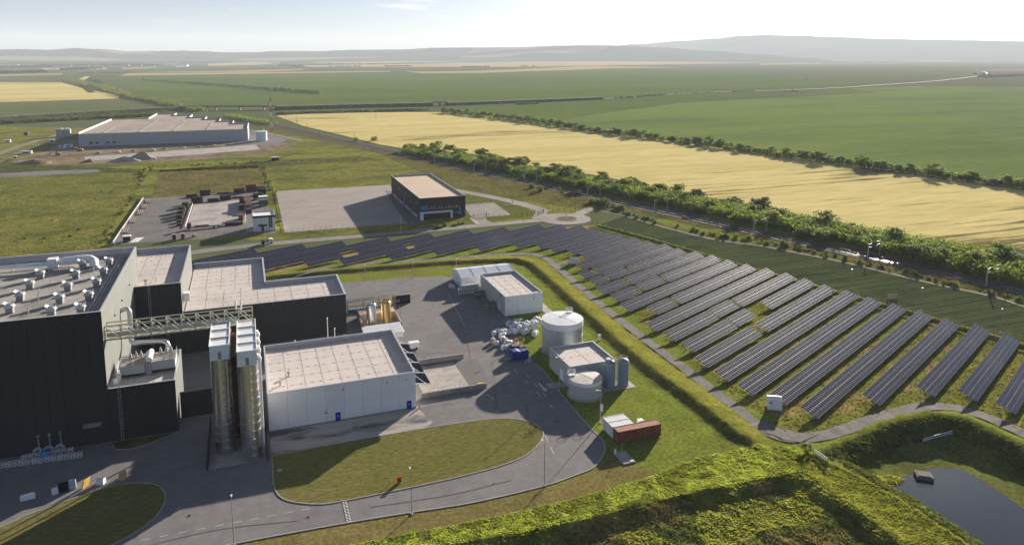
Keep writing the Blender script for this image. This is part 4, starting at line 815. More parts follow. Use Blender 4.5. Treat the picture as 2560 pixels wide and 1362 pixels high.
# ---- silos with white head boxes
def silo(x, y, label, ladder):
    t = thing('silo', label, 'silo', (x,y,0.08), group='steel silos by the white hall'); r = 2.15; n = 32
    MB().lathe([(0.01,0.0),(r,0.0),(r,22.9)], n=n).build('shell', M['steel'], t, True)
    for k in range(12): MB().lathe([(r,1.2+1.9*k),(r+0.06,1.2+1.9*k),(r+0.06,1.32+1.9*k),(r,1.32+1.9*k)], n=n).build('hoop', M['galv'], t, True)
    bx = MB().box(-2.05,2.05,-2.55,2.55,22.75,25.95).build('head_box', M['whitecap'], t)
    for s in (-1,1): MB().box(s*2.05-0.1,s*2.05+0.1,-2.55,2.55,25.953,26.15).build('side_upstand', M['white'], bx)
    MB().box(-2.15,2.15,-2.6,-2.35,25.956,26.2).build('front_upstand', M['white'], bx); MB().box(-1.95,1.95,1.3,2.45,25.953,26.0).build('walkway', M['concrete'], bx)
    if ladder:
        MB().box(-0.35,0.35,-2.6,-2.56,22.9,24.6).build('hatch', M['grey'], bx)
        for s in (-0.22,0.22): MB().bar((s+0.5,-r-0.2,0.6),(s+0.5,-r-0.2,23),0.06).build('ladder_rail', M['galv'], t)
        for k in range(11): MB().box(0.15,0.85,-r-0.5,-r-0.05,1.6+1.9*k,1.72+1.9*k).build('ladder_stage', M['coping'], t)
        MB().tube([(-0.6,-r-0.15,0.3),(-0.6,-r-0.15,22)], 0.07, 6).build('fill_pipe', M['galv'], t)
    return t
o4 = ['front','second','third','rear']
for k in range(4): silo(-1.95, 165.2+5.15*k, f'{o4[k]} steel silo of the right-hand row of four', k == 0)
for k in range(3): silo(-7.7, 170.6+5.15*k, f'{["front","middle","rear"][k]} steel silo of the left-hand row of three', k == 0)
for k in range(4): tag(MB().tube([(0,0,0),(0,0,21.5),(0.05,0,22.6),(-0.3,0,23.4),(-0.8,0,23.6)], [0.28]*2+[0.42,0.42,0.3], 10).build('vent_sleeve', M['white'], None, True, loc=(0.62,166.2+5.1*k,0.1)), f'white vent sleeve beside the {o4[k]} silo of the right-hand row', 'vent sleeve', 'white sleeves along the silos')
t = thing('silo_walkway', 'rusty gangway and stair tower between the two silo rows', 'gangway', (-4.85,165,0.1))
for k in range(4):
    for s in (-0.6,0.6): MB().bar((s,4+4.6*k,0),(s,4+4.6*k,23.5),0.16).build('post', M['rustlight'], t)
MB().box(-0.65,0.65,3.5,19,22.9,23.0).build('deck', M['rustlight'], t)
for s in (-0.65,0.65): MB().bar((s,3.5,24.0),(s,19,24.0),0.07).build('handrail', M['yellow'], t)
for k in range(7): MB().box(-0.6,0.6,4,17,3+2.9*k,3.06+2.9*k).build('landing', M['rustdark'], t)
for x0 in (-11.3,1.15): tag(MB().box(-0.12,0.12,0,20.8,0,2.4).build('screen_wall', M['black'], None, loc=(x0,162.9,0.0)), 'low dark screen wall on the '+('left' if x0 < 0 else 'right')+' side of the silo slab', 'wall')
# ---- conveyor bridge
br = thing('conveyor_bridge', 'lattice steel conveyor bridge from the tall hall to the silos', 'bridge', (-33,186.2,24.0))
Lb, Wb, Hb, NB = 32.6, 2.6, 3.4, 10
for y in (0,Wb):
    for z_ in (0,Hb): MB().bar((0,y,z_),(Lb,y,z_),0.24).build('chord', M['trussyel'], br)
    MB().bar((0,y,1.2),(Lb,y,1.2),0.10).build('rail', M['trussyel'], br); MB().bar((0,y,2.2),(Lb,y,2.2),0.10).build('rail', M['trussyel'], br)
    for i in range(NB+1): MB().bar((Lb*i/NB,y,0),(Lb*i/NB,y,Hb),0.2).build('post', M['trussyel'], br)
    for i in range(NB):
        a_, c_ = Lb*i/NB, Lb*(i+1)/NB; MB().bar((a_,y,Hb),(c_,y,0.1),0.13).build('diagonal', M['trussyel'], br)
for i in range(NB+1): MB().bar((Lb*i/NB,0,Hb),(Lb*i/NB,Wb,Hb),0.13).build('cross_beam', M['trussyel'], br)
MB().box(0,Lb,0.1,Wb-0.1,-0.18,-0.06).build('deck', M['trussyel'], br); MB().tube([(0.3,1.3,0.9),(Lb-4,1.3,0.9)], 0.45, 10).build('conveyor', M['galv'], br)
t = thing('bridge_head_tower', 'steel support frame where the conveyor bridge meets the silos', 'frame', (-4.6,186.0,0.1))
for x in (-2.2,3.2):
    for y in (0,2.8): MB().bar((x,y,0),(x,y,24),0.3).build('leg', M['trussyel'], t)
for k in range(3): MB().bar((-2.2,0,6+6*k),(3.2,0,2+6*k),0.15).build('brace', M['trussyel'], t)
for x in (0.4,1.6): tag(MB().lathe([(0.2,0),(0.2,1.5),(0.3,1.55),(0.3,1.9),(0,2.0)], n=8).build('bridge_vent', M['white'], None, loc=(-4.6+x,187.6,27.5)), ('left' if x < 1 else 'right')+' white vent stub on the bridge end', 'vent')
# ---- process corner: silver and golden tanks, bund, rack, shed, van
for x, y, h_, m_, lb in ((36.8,237.0,8.1,'steel','shiny silver upright tank in the concrete bund'),(41.6,236.4,8.5,'brass','golden upright tank in the concrete bund')):
    t = thing('process_tank', lb, 'tank', (x,y,0.05)); r = 1.6
    MB().lathe([(0.01,0.4),(r,0.4),(r,h_-0.5),(r*0.8,h_-0.1),(r*0.5,h_),(0.01,h_)], n=28).build('shell', M[m_], t, True); MB().lathe([(r,0),(r+0.1,0),(r+0.1,0.45),(r,0.45)], n=28).build('skirt', M['grey'], t); MB().lathe([(r*0.72,h_-0.05),(r*0.72,h_+0.25),(r*0.66,h_+0.25)], n=20).build('rim', M[m_], t)
t = thing('tank_bund', 'open concrete bund basin around the silver and golden tanks', 'basin', (39.6,232.5,0.03))
for (x0,x1,y0,y1) in ((-6.3,6.6,13.9,14.3),(-6.3,-5.9,0,13.9),(6.2,6.6,0,13.9),(-5.9,6.2,0,0.4)): MB().box(x0,x1,y0,y1,0,2.6 if y0 > 10 else 1.9).build('wall', M['concrete'], t)
MB().box(-5.9,6.2,0.4,13.9,0,0.1).build('floor', M['concrete'], t); MB().box(-5.9,6.2,9.5,13.9,0.1,2.5).build('step_block', M['roof_tan'], t)
for s, x in (('left',35.0-1.2),('right',46.3)): tag(MB().tube([(0,0,0),(0,0,6.2)], 0.09, 6).build('vent_mast', M['galv'], None, loc=(x,236,0.05)), f'thin pipe mast on the {s} side of the tank bund', 'mast')
t = thing('pipe_rack', 'olive steel pipe rack carrying silver ducts behind the golden tank', 'pipe rack', (30.0,248.2,0.03))
for x in (0.5,6,11.5,17):
    for y in (0,2.4): MB().bar((x,y,0),(x,y,5.6),0.22).build('post', M['rackgreen'], t)
for y in (0,2.4):
    for z_ in (3.6,5.5): MB().bar((0,y,z_),(17.4,y,z_),0.18).build('beam', M['rackgreen'], t)
for k in range(4): MB().tube([(-0.8,0.4+0.55*k,5.0),(11.0-0.4*k,0.4+0.55*k,5.2)], 0.22, 8).build('duct', M['pipe'], t, True)
for k in range(3): MB().tube([(-0.8,0.5+0.6*k,3.3),(15.0,0.5+0.6*k,3.3)], 0.12, 6).build('pipe', M['rackgreen'], t)
drum = thing('blue_drum', 'blue drum bag in the row behind the concrete bund', 'drum', group='blue drums behind the bund')
MB().lathe([(0.01,0),(0.42,0.02),(0.46,0.3),(0.42,0.6),(0.46,0.9),(0.4,1.15),(0.01,1.2)], n=12).build('body', M['bagblue'], drum, True); MB().lathe([(0.1,1.18),(0.1,1.3),(0.01,1.3)], n=8).build('cap', M['white'], drum)
ds = [(31+0.95*i, 252.2+0.9*j, 0.05) for i in range(15) for j in range(2)]
for i, p in enumerate(ds):
    if i == 0: drum.location = p
    else: copy_tree(drum, (p[0]+random.uniform(-.12,.12), p[1]+random.uniform(-.12,.12), p[2]), random.random()*6)
t = thing('tin_shed', 'low shed with white corrugated roof behind the white hall', 'shed', (38,219.2,0.03))
for x in (-5.8,5.8):
    for y in (0.3,6.9): MB().box(x-0.1,x+0.1,y-0.1,y+0.1,0,3.5).build('post', M['galv'], t)
MB().box(-5.9,5.9,6.9,7.05,0,3.4).build('back_wall', M['cladgrey'], t); MB().box(-5.9,5.9,0.15,0.3,2.0,3.4).build('fascia', M['cladlight'], t)
b = MB()
for i in range(48):
    x0 = -6.2+12.4*i/48; x1 = x0+12.4/48; xm = (x0+x1)/2
    b.quad((x0,-0.1,3.55),(xm,-0.1,3.67),(xm,7.4,4.27),(x0,7.4,4.15)); b.quad((xm,-0.1,3.67),(x1,-0.1,3.55),(x1,7.4,4.15),(xm,7.4,4.27))
b.build('corrugated_roof', M['whitecap'], t)
t = thing('end_wall', 'dark free-standing wall at the back edge of the yard', 'wall', (47.5,256.0,0.03)); MB().box(0,6.6,-0.15,0.15,0,3.2).build('wall', M['claddark'], t); MB().box(-0.02,6.62,-0.2,0.2,3.203,3.3).build('coping', M['kerb'], t); MB().box(1.2,2.6,-0.7,-0.16,0.9,1.9).build('cabinet', M['grey'], t)
def van(name, label, loc, rz, body):
    t = thing(name, label, 'van', loc, rz); b = MB()
    prof = [(-2.5,0.35),(2.45,0.35),(2.5,0.95),(1.7,1.25),(1.1,2.05),(0.7,2.2),(-2.4,2.25),(-2.5,2.1)]
    n = len(prof)
    for s in (-0.95,0.95): b.poly([(x,s,z_) for x,z_ in (prof if s > 0 else reversed(prof))])
    for i in range(n): (x1,z1),(x2,z2) = prof[i], prof[(i+1)%n]; b.quad((x1,-0.95,z1),(x2,-0.95,z2),(x2,0.95,z2),(x1,0.95,z1))
    b.build('body', M[body], t)
    MB().quad((1.74,-0.8,1.28),(1.74,0.8,1.28),(1.15,0.8,2.02),(1.15,-0.8,2.02)).build('windscreen', M['glass'], t)
    for s in (-1,1):
        MB().box(0.45,1.15,s*0.955-0.008,s*0.955+0.008,1.3,1.9).build('side_window', M['glass'], t)
        for x in (-1.6,1.55): MB().tube([(x,s*0.75,0.36),(x,s*0.98,0.36)], 0.36, 14).build('wheel', M['tyre'], t)
    for k in range(3): MB().box(-1.6+0.6*k,-1.2+0.6*k,-0.975,-0.957,1.25,1.6).build('lettering', M['grey'], t)
    return t
van('van', 'white panel van parked behind the white hall corner', (45.0,213.6,0.03), R(176), 'white')
# ---- containers, cabinets, slab
def container(label, x, y, L_, m, mr_, rz=0, h=2.9, n=None):
    t = thing('shipping_container', label, 'container', (x,y,0.12), rz); w_ = 2.44; n = n or int(L_/0.55); b = MB(); rf = MB()
    for i in range(n):
        x0, x1 = L_*i/n, L_*(i+1)/n; xm = x0+(x1-x0)*0.5; d_ = 0.05
        for y0, s in ((0,1),(w_,-1)):
            b.quad((x0,y0,0.15),(xm,y0,0.15),(xm,y0,h-0.1),(x0,y0,h-0.1)); b.quad((xm,y0+s*d_,0.15),(x1,y0+s*d_,0.15),(x1,y0+s*d_,h-0.1),(xm,y0+s*d_,h-0.1))
            b.quad((xm,y0,0.15),(xm,y0+s*d_,0.15),(xm,y0+s*d_,h-0.1),(xm,y0,h-0.1)); b.quad((x1,y0+s*d_,0.15),(x1,y0,0.15),(x1,y0,h-0.1),(x1,y0+s*d_,h-0.1))
        rf.quad((x0,0.05,h),(xm,0.05,h),(xm,w_-0.05,h),(x0,w_-0.05,h)); rf.quad((xm,0.05,h-0.05),(x1,0.05,h-0.05),(x1,w_-0.05,h-0.05),(xm,w_-0.05,h-0.05)); rf.quad((xm,0.05,h),(xm,0.05,h-0.05),(xm,w_-0.05,h-0.05),(xm,w_-0.05,h)); rf.quad((x1,0.05,h-0.05),(x1,0.05,h),(x1,w_-0.05,h),(x1,w_-0.05,h-0.05))
    b.build('side_wall', M[m], t); rf.build('roof', M[mr_], t)
    f = MB()
    for y0 in (0,w_):
        for z_ in (0.08,h): f.bar((0,y0,z_),(L_,y0,z_),0.14)
    f.build('side_rail', M[m], t)
    for x_ in (0.07,L_-0.07):
        for y0 in (0.07,w_-0.07): MB().box(x_-0.09,x_+0.09,y0-0.09,y0+0.09,0,h+0.03).build('corner_post', M[m], t)
    MB().box(L_-0.04,L_,0.15,w_-0.15,0.15,h-0.1).build('end_wall', M[m], t)
    for k in range(2): MB().box(-0.02,0.04,0.16+k*1.07,1.2+k*1.07,0.15,h-0.1).build('door', M[m], t)
    for k in range(4): MB().bar((-0.05,0.35+0.58*k,0.2),(-0.05,0.35+0.58*k,h-0.2),0.05).build('lock_rod', M['galv'], t)
    MB().box(0.1,L_-0.1,0.1,w_-0.1,0.0,0.1).build('floor', M['black'], t)
    return t
container('long rust red shipping container with ribbed roof on the grass', 78.4, 141.6, 11.4, 'rust', 'rustroof')
container('white shipping container right behind the rust red one', 78.2, 144.2, 5.7, 'whitecap', 'white', n=9); container('white shipping container farthest from the rust red one', 78.2, 146.75, 5.7, 'whitecap', 'white', n=9)
tag(MB().box(-0.6,0.6,-0.6,0.6,0,2.75).box(-0.65,0.65,-0.65,0.65,2.753,2.9).build('white_cabinet', M['white'], None, loc=(86.3,145.2,0.1)), 'small white cabinet standing behind the rust red container', 'cabinet')
def transformer(label, x, y, rz, w_, d_, h_):
    t = thing('transformer_kiosk', label, 'kiosk', (x,y,0.1), rz)
    MB().box(-w_/2,w_/2,-d_/2,d_/2,0.2,h_).build('housing', M['white'], t); b = MB().poly([(-w_/2-0.1,-d_/2-0.1,h_),(w_/2+0.1,-d_/2-0.1,h_),(w_/2+0.1,-d_/2+0.3,h_+0.3),(w_/2+0.1,d_/2+0.1,h_+0.35),(-w_/2-0.1,d_/2+0.1,h_+0.35),(-w_/2-0.1,-d_/2+0.3,h_+0.3)])
    b = MB(); b.quad((-w_/2-.1,-d_/2-.1,h_),(w_/2+.1,-d_/2-.1,h_),(w_/2+.1,0,h_+.35),(-w_/2-.1,0,h_+.35)); b.quad((-w_/2-.1,0,h_+.35),(w_/2+.1,0,h_+.35),(w_/2+.1,d_/2+.1,h_),(-w_/2-.1,d_/2+.1,h_)); b.poly([(w_/2+.1,-d_/2-.1,h_),(w_/2+.1,d_/2+.1,h_),(w_/2+.1,0,h_+.35)]); b.poly([(-w_/2-.1,d_/2+.1,h_),(-w_/2-.1,-d_/2-.1,h_),(-w_/2-.1,0,h_+.35)]); b.build('roof', M['whitecap'], t)
    for k in range(2): MB().box(-w_/2+0.25+k*(w_/2-0.1),-0.35+k*(w_/2-0.1)+0.0,-d_/2-0.03,-d_/2,0.4,h_-0.5).build('door', M['whitecap'], t)
    MB().box(-w_/2+0.3,-w_/2+1.0,-d_/2-0.05,-d_/2-0.031,h_-1.1,h_-0.6).build('louvre', M['grey'], t); MB().box(-w_/2-0.15,w_/2+0.15,-d_/2-0.15,d_/2+0.15,0,0.2).build('plinth', M['concrete'], t)
    return t
transformer('white transformer kiosk at the bend of the gravel track', 124.4, 143.4, R(-28), 3.4, 2.4, 2.9); transformer('white transformer kiosk at the back corner of the solar field', 132.0, 281.5, R(-18), 3.0, 2.2, 2.6)
tag(MB().box(-0.45,0.45,-0.3,0.3,0,1.5).box(-0.5,0.5,-0.35,0.35,1.503,1.6).build('white_cabinet', M['white'], None, loc=(129.2,281.2,0.1)), 'slim white cabinet left of the back transformer kiosk', 'cabinet')
t = thing('inspection_slab', 'concrete slab with pipe bend and small posts on the grass', 'slab', (76.9,136,0.0)); MB().box(-1.5,1.5,-2.5,2.5,-0.1,0.22).build('slab', M['concrete'], t); MB().tube([(0.3,1.6,0.2),(0.3,1.6,2.6),(0.7,1.6,2.8),(1.0,1.6,2.4)], 0.07, 6).build('pipe_bend', M['galv'], t); MB().box(-1.4,-1.0,1.9,2.3,0.2,1.2).build('post', M['white'], t); MB().box(-1.2,1.2,-0.05,0.05,0.22,0.34).build('kerb_strip', M['galv'], t); MB().box(0.4,1.3,-2.2,-1.5,0.22,0.3).build('cover', M['white'], t)
for (x, y, lb) in ((82.0,157.3,'white meter cabinet on the grass behind the containers'),(103,199.8,'white meter cabinet on the grass beside the large tank')): tag(MB().box(-0.35,0.35,-0.2,0.2,0,1.75).box(-0.4,0.4,-0.25,0.25,1.753,1.85).build('meter_cabinet', M['white'], None, loc=(x,y,0.05)), lb, 'cabinet')
t = thing('fire_hydrant', 'red hydrant cabinet on the oval lawn', 'hydrant', (27.2,143.8,0.1)); MB().box(-0.4,0.4,-0.25,0.25,0.25,1.3).build('cabinet', M['red'], t); MB().box(-0.45,0.45,-0.3,0.3,1.302,1.38).build('lid', M['red'], t); MB().box(-0.3,0.3,-0.2,0.2,0,0.25).build('foot', M['concrete'], t)
tag(MB().lathe([(0.1,0),(0.1,0.7),(0.18,0.72),(0.18,0.95),(0.01,1.05)], n=10).build('hydrant_post', M['orange'], None, loc=(25.2,143.9,0.1)), 'thin orange marker post left of the red hydrant', 'post')
t = thing('drain_grate', 'black and white slotted grate across the front road', 'grate', (15.4,134.0,0.03)); MB().box(-0.55,0.55,0,7.2,0,0.02).build('frame', M['black'], t)
for k in range(14): 
    for s in (-0.27,0.27): MB().box(s-0.2,s+0.2,0.12+0.51*k,0.38+0.51*k,0.021,0.045).build('slot_bar', M['line'], t)
tag(MB().box(-0.5,0.5,-0.2,0.2,0,0.5).build('concrete_block', M['concrete'], None, loc=(3.6,157,0.1)), 'pale concrete block on the shaded corner of the oval lawn', 'block')
# ================================================================== SOLAR FIELD
SA = R(25.6); SU = Vector((math.cos(SA), math.sin(SA), 0)); SV = Vector((-math.sin(SA), math.cos(SA), 0)); TILT = R(20); MW, MH = 1.12, 2.36
def module_mesh():
    b = MB(); f = 0.045; xs = [0.012,f+0.012,MW-f-0.012,MW-0.012]; ys = [0.012,f+0.012,MH/2-0.028,MH/2+0.028,MH-f-0.012,MH-0.012]
    for i in range(3):
        for j in range(5):
            g_ = (i == 1 and j in (1,3)); z_ = 0.035 if not g_ else 0.033
            b.quad((xs[i],ys[j],z_),(xs[i+1],ys[j],z_),(xs[i+1],ys[j+1],z_),(xs[i],ys[j+1],z_), 1 if g_ else 0)
    x0,x1,y0,y1 = xs[0],xs[-1],ys[0],ys[-1]
    b.quad((x0,y0,0),(x1,y0,0),(x1,y0,.035),(x0,y0,.035)); b.quad((x1,y0,0),(x1,y1,0),(x1,y1,.035),(x1,y0,.035)); b.quad((x1,y1,0),(x0,y1,0),(x0,y1,.035),(x1,y1,.035)); b.quad((x0,y1,0),(x0,y0,0),(x0,y0,.035),(x0,y1,.035)); b.quad((x0,y1,0),(x1,y1,0),(x1,y0,0),(x0,y0,0))
    return b
MODB = module_mesh(); MODME = MODB.mesh('solar_module', [M['modframe'], M['modglass']])
def solar_table(k, u0, u1, label, joined=False, dv=0.0):
    v = 32.3+8.68*k+dv; p = SU*u0+SV*v; n = max(2, round((u1-u0)/MW)); Lt = n*MW
    zg = max(0, hz(SU*((u0+u1)/2)+SV*v)); t = thing('solar_table', label, 'solar panels', (p.x,p.y,0), SA, 'rows of the solar field')
    ct, st = math.cos(TILT), math.sin(TILT); zc = 1.68; slope0 = -(MH+0.04)
    def sl(s, off=0.0): return (s*ct-off*st, zc+s*st+off*ct)       # along-slope coordinate -> (y,z)
    if joined:
        V = []; F = []; Mi = []; base = np.array(MODB.v); nb = len(base)
        for i in range(n):
            for s0 in (slope0, 0.04):
                q = base.copy(); q[:,0] += i*MW; yy = q[:,1]+s0; zz = q[:,2]; q = np.stack([q[:,0], yy*ct-zz*st, zc+yy*st+zz*ct], -1)
                o = len(V)*nb; V.append(q); F += [tuple(a+o for a in f) for f in MODB.f]; Mi += MODB.m
        me = D.meshes.new('module_field'); me.from_pydata(np.concatenate(V).tolist(), [], F); me.materials.append(M['modframe']); me.materials.append(M['modglass']); me.polygons.foreach_set('material_index', Mi)
        tag(link('module_field', me, t), kind='stuff')
    else:
        for i in range(n):
            for s0 in (slope0, 0.04):
                y, z_ = sl(s0); link('solar_module', MODME, t, (i*MW,y,z_), (TILT,0,0))
    for s in (-1.8,-0.6,0.6,1.8):
        y, z_ = sl(s,-0.07); MB().box(0,Lt,y-0.03,y+0.03,z_-0.05,z_+0.04).build('purlin', M['galv'], t)
    pm = POSTME; 
    for i in range(int(Lt/5)+1):
        x = 0.5+i*(Lt-1)/max(1,int(Lt/5)); link('post', pm, t, (x,0,0))
    return t
POSTME = MB().box(-0.05,0.05,-1.25,-1.13,-0.5,1.13).box(-0.05,0.05,1.13,1.25,-0.5,2.0).bar((0,-1.6,1.0),(0,1.7,2.18),0.06,0.1).mesh('post', M['galv'])
NTH = ['first','second','third','fourth','fifth','sixth','seventh','eighth','ninth','tenth','eleventh','twelfth','thirteenth','fourteenth','fifteenth','sixteenth','seventeenth','eighteenth','nineteenth','twentieth','twenty-first','twenty-second','twenty-third','twenty-fourth','twenty-fifth','twenty-sixth','twenty-seventh','twenty-eighth','twenty-ninth','thirtieth','thirty-first','thirty-second','thirty-third']
ROWS = {0:[(211.8,268)],1:[(213,269)],2:[(208,271.5)],3:[(193,271)],4:[(174.9,273.5)],5:[(176.3,275)],6:[(175.4,276.5)],7:[(178.8,278)],8:[(183,217.6),(221.5,280)],9:[(190,217.9),(219.2,232.4),(243,281.7)],10:[(193.5,221.6),(222.6,237.3),(238.4,284)],11:[(196.6,285)],12:[(210,224),(225.6,285.3)],13:[(205.8,285)],14:[(211.9,227),(228.6,243.8),(245,287.5)],15:[(214.5,230.7),(232,287.6)],16:[(221.5,229.4),(230.8,245),(246,287.2)],17:[(224.9,231.9),(233.8,289.4)],18:[(233.9,289)],19:[(247.5,290)],20:[(249.3,289.6)],
 21:[(246,290.5)],22:[(246.5,291.5)],23:[(240,291)],24:[(224,286)],25:[(205.5,278)],26:[(187,261)],27:[(168,203),(207,244)],28:[(156,174),(182,226)],29:[(141,206)],30:[(125,187)],31:[(110,170)],32:[(95,151)]}
for k, segs in ROWS.items():
    for i, (a_, c_) in enumerate(segs):
        w_ = '' if len(segs) == 1 else (['left part of the ','right part of the '] if len(segs) == 2 else ['left part of the ','middle part of the ','right part of the '])[i]
        solar_table(k, a_, c_, f'{w_}{NTH[k]} tilted solar panel row counted from the pond', joined=(k >= 19), dv=(0.5 if (i == 1 and len(segs) == 3) else 0))
# combiner boxes on row ends
for k in (0,1,2):
    u_ = ROWS[k][0][0]; p = SU*(u_-0.3)+SV*(32.3+8.68*k-0.4); tag(MB().box(-0.5,0.5,-0.12,0.12,0.45,1.05).box(-0.04,0.04,-0.04,0.04,0,0.45).build('combiner_box', M['yellow'] if k else M['wood'], None, loc=(p.x,p.y,0)), f'small pale junction box at the near end of the {NTH[k]} solar row', 'junction box')
# ================================================================== LAMPS
def lamp(x, y, h, label, rz=0.0, group='lamp posts', z=0.0):
    t = thing('lamp_post', label, 'lamp post', (x,y,z), rz, group)
    MB().lathe([(0.11,0),(0.09,h*0.5),(0.055,h-0.1)], n=8).build('pole', M['galv'], t, True); MB().box(-0.28,0.28,-0.28,0.28,-0.05,0.16).build('foot', M['concrete'], t)
    MB().bar((0,0,h-0.08),(0.9,0,h+0.08),0.07).build('arm', M['galv'], t); MB().box(0.6,1.25,-0.14,0.14,h+0.05,h+0.17).build('lamp_head', M['white'], t)
for x, y, h, rz, lb in [(55.8,132.3,9.8,R(100),'tall lamp post where the front road bends'),(27.4,132.4,9.2,R(90),'lamp post on the front road verge near the hydrant'),(-5.6,134.4,9.4,R(90),'lamp post at the lower left of the front road'),(79.1,152.3,8.5,R(180),'lamp post on the grass behind the white containers'),(76.6,171.6,9.6,R(180),'lamp post in front of the pump house'),(80.4,208.5,7.0,R(180),'lamp post standing in the bulk bag heap'),(61.7,285.8,7.0,R(-90),'lamp post at the back edge of the yard left of the tent'),(78.8,281.5,7.6,R(-90),'lamp post right behind the white tent'),(42.6,288.4,6.6,R(-90),'lamp post behind the corner of the low hall'),
  (223.3,185,8.4,R(200),'lamp post at the far end of the seventh solar rows'),(229,160,8.4,R(200),'lamp post by the crop strip near the right photo edge'),(218.7,212.5,8.0,R(200),'lamp post by the crop strip above the middle of the solar rows'),
  (6.5,357,9.0,R(90),'street lamp beside the small white flatbed truck'),(35,358,9.2,R(90),'street lamp on the service road below the gravel yard'),(72,360,9.2,R(90),'street lamp on the service road left of the delivery lane'),(106,360.5,9.0,R(90),'street lamp on the service road in front of the black building'),(139,360.6,9.0,R(90),'street lamp on the service road left of the roundabout'),(165.7,363.3,9.5,0,'street lamp in the middle of the roundabout island')]:
    lamp(x, y, h, lb, rz)
# ================================================================== YARD CLUTTER
def bag_mesh(seed):
    rnd = random.Random(seed); bm = bmesh.new(); bmesh.ops.create_cube(bm, size=1.15); bmesh.ops.subdivide_edges(bm, edges=bm.edges[:], cuts=3, use_grid_fill=True)
    for v in bm.verts:
        p = v.co.copy(); q = p.normalized()*0.66; v.co = p.lerp(q, 0.30)
        v.co += Vector((rnd.uniform(-.09,.09),rnd.uniform(-.09,.09),rnd.uniform(-.08,.08)))
        if p.z > 0.5: v.co.z += 0.10*rnd.random()+0.12*(1-min(1,(p.x**2+p.y**2)*4))
        v.co.z += 0.55
    me = D.meshes.new('bulk_bag'); bm.to_mesh(me); bm.free(); me.polygons.foreach_set('use_smooth',[True]*len(me.polygons)); me.materials.append(M['bag']); return me
BAGS = [bag_mesh(i) for i in range(5)]
def loops(): 
    b = MB()
    for sx_ in (-1,1):
        for sy_ in (-1,1): b.bar((sx_*0.42,sy_*0.42,1.0),(sx_*0.25,sy_*0.3,1.35),0.09,0.02); b.bar((sx_*0.25,sy_*0.3,1.35),(sx_*0.12,sy_*0.42,1.02),0.09,0.02)
    return b.mesh('lifting_loop', M['bag'])
LOOP = loops()
def bag(x, y, z, label, group, s=1.0):
    t = thing('bulk_bag', label, 'bag', (x,y,z), random.random()*6.28, group); me_ = random.choice(BAGS); o = link('sack', me_, t); o.scale = (s*random.uniform(.9,1.2), s*random.uniform(.9,1.2), s*random.uniform(.8,1.15)); o.rotation_euler = (random.uniform(-.25,.25), random.uniform(-.25,.25), 0)
    l_ = link('lifting_loop', LOOP, t); l_.scale = (s,s,s); return t
heap = []
for i in range(26): f = i/25; heap.append((80.5+10.5*f+random.uniform(-.5,.5), 217.6+5.0*f-6*f*(1-f)+random.uniform(-1.6,1.6)-1.0, 0.06))
for i in range(20): f = i/19; heap.append((74.5+9.5*f, 216.0-2.5*f+random.uniform(-1.2,1.2), 0.06))
for i in range(8): heap.append((72.4+random.uniform(0,5), 213.6+random.uniform(-1.4,1.8), 0.06))
for i in range(16): heap.append((80+random.uniform(0,8.5), 215.6+random.uniform(-1,2.5), 1.05))
for i in range(12): heap.append((70.4+random.uniform(0,4.2), 204.5+random.uniform(-1.6,5.2), 0.06))
for i in range(4): heap.append((85.2+random.uniform(-1,1.6), 210.6+random.uniform(-1.0,1.0), 0.1))
for i, p in enumerate(heap): bag(p[0], p[1], p[2], 'white woven bulk bag in the heap beside the large tank', 'heap of white bulk bags', 1.15)
for i, p in enumerate([(80.6,222.6),(81.8,221.6),(83,223.2),(79.6,221.0),(84.6,223.6)]): 
    o = bag(p[0], p[1], 0.06, 'blue woven bag between the grey hall and the white bag heap', 'blue bags by the grey hall', 1.1); o.children[0].data = o.children[0].data.copy(); o.children[0].data.materials[0] = M['bagblue']
def pallet(x, y, z, rz, label, tilt=0):
    t = thing('pallet', label, 'pallet', (x,y,z), rz, 'wooden pallets in the heap'); t.rotation_euler = (tilt,0,rz)
    for k in range(6): MB().box(-0.6+0.22*k,-0.46+0.22*k,-0.4,0.4,0.12,0.145).build('deck_board', M['wood'], t)
    for k in range(3): MB().box(-0.6,0.6,-0.4+0.35*k,-0.3+0.35*k,0.02,0.12).build('bearer', M['wood'], t)
for i in range(5): pallet(76.9+0.1*random.random(), 205.6, 1.2+0.16*i, random.uniform(-.2,.2), 'pale wooden pallet stacked on top of the yard rubbish heap')
pallet(78.4,206.2,1.9,0.3,'pale wooden pallet leaning against the stack on the rubbish heap',R(50))
for i, (x, y, s) in enumerate([(74.2,205.2,1.5),(75.6,206.4,1.3),(73.6,208.2,1.2),(75.2,203.2,1.4),(76.6,203.6,1.3),(74.0,211.0,1.1),(70.2,209.2,1.2),(73.0,203.4,1.1)]):
    t = thing('cardboard_box', 'brown cardboard box in the yard rubbish heap', 'box', (x,y,0.05), random.random(), 'cardboard boxes in the heap'); MB().box(-s/2,s/2,-s/2.4,s/2.4,0,s*0.9).build('carton', M['card'], t)
    for k in (-1,1): b = MB(); b.quad((-s/2,k*s/2.4,s*0.9),(s/2,k*s/2.4,s*0.9),(s/2,k*s/1.7,s*1.15),(-s/2,k*s/1.7,s*1.15)); b.build('flap', M['card'], t)
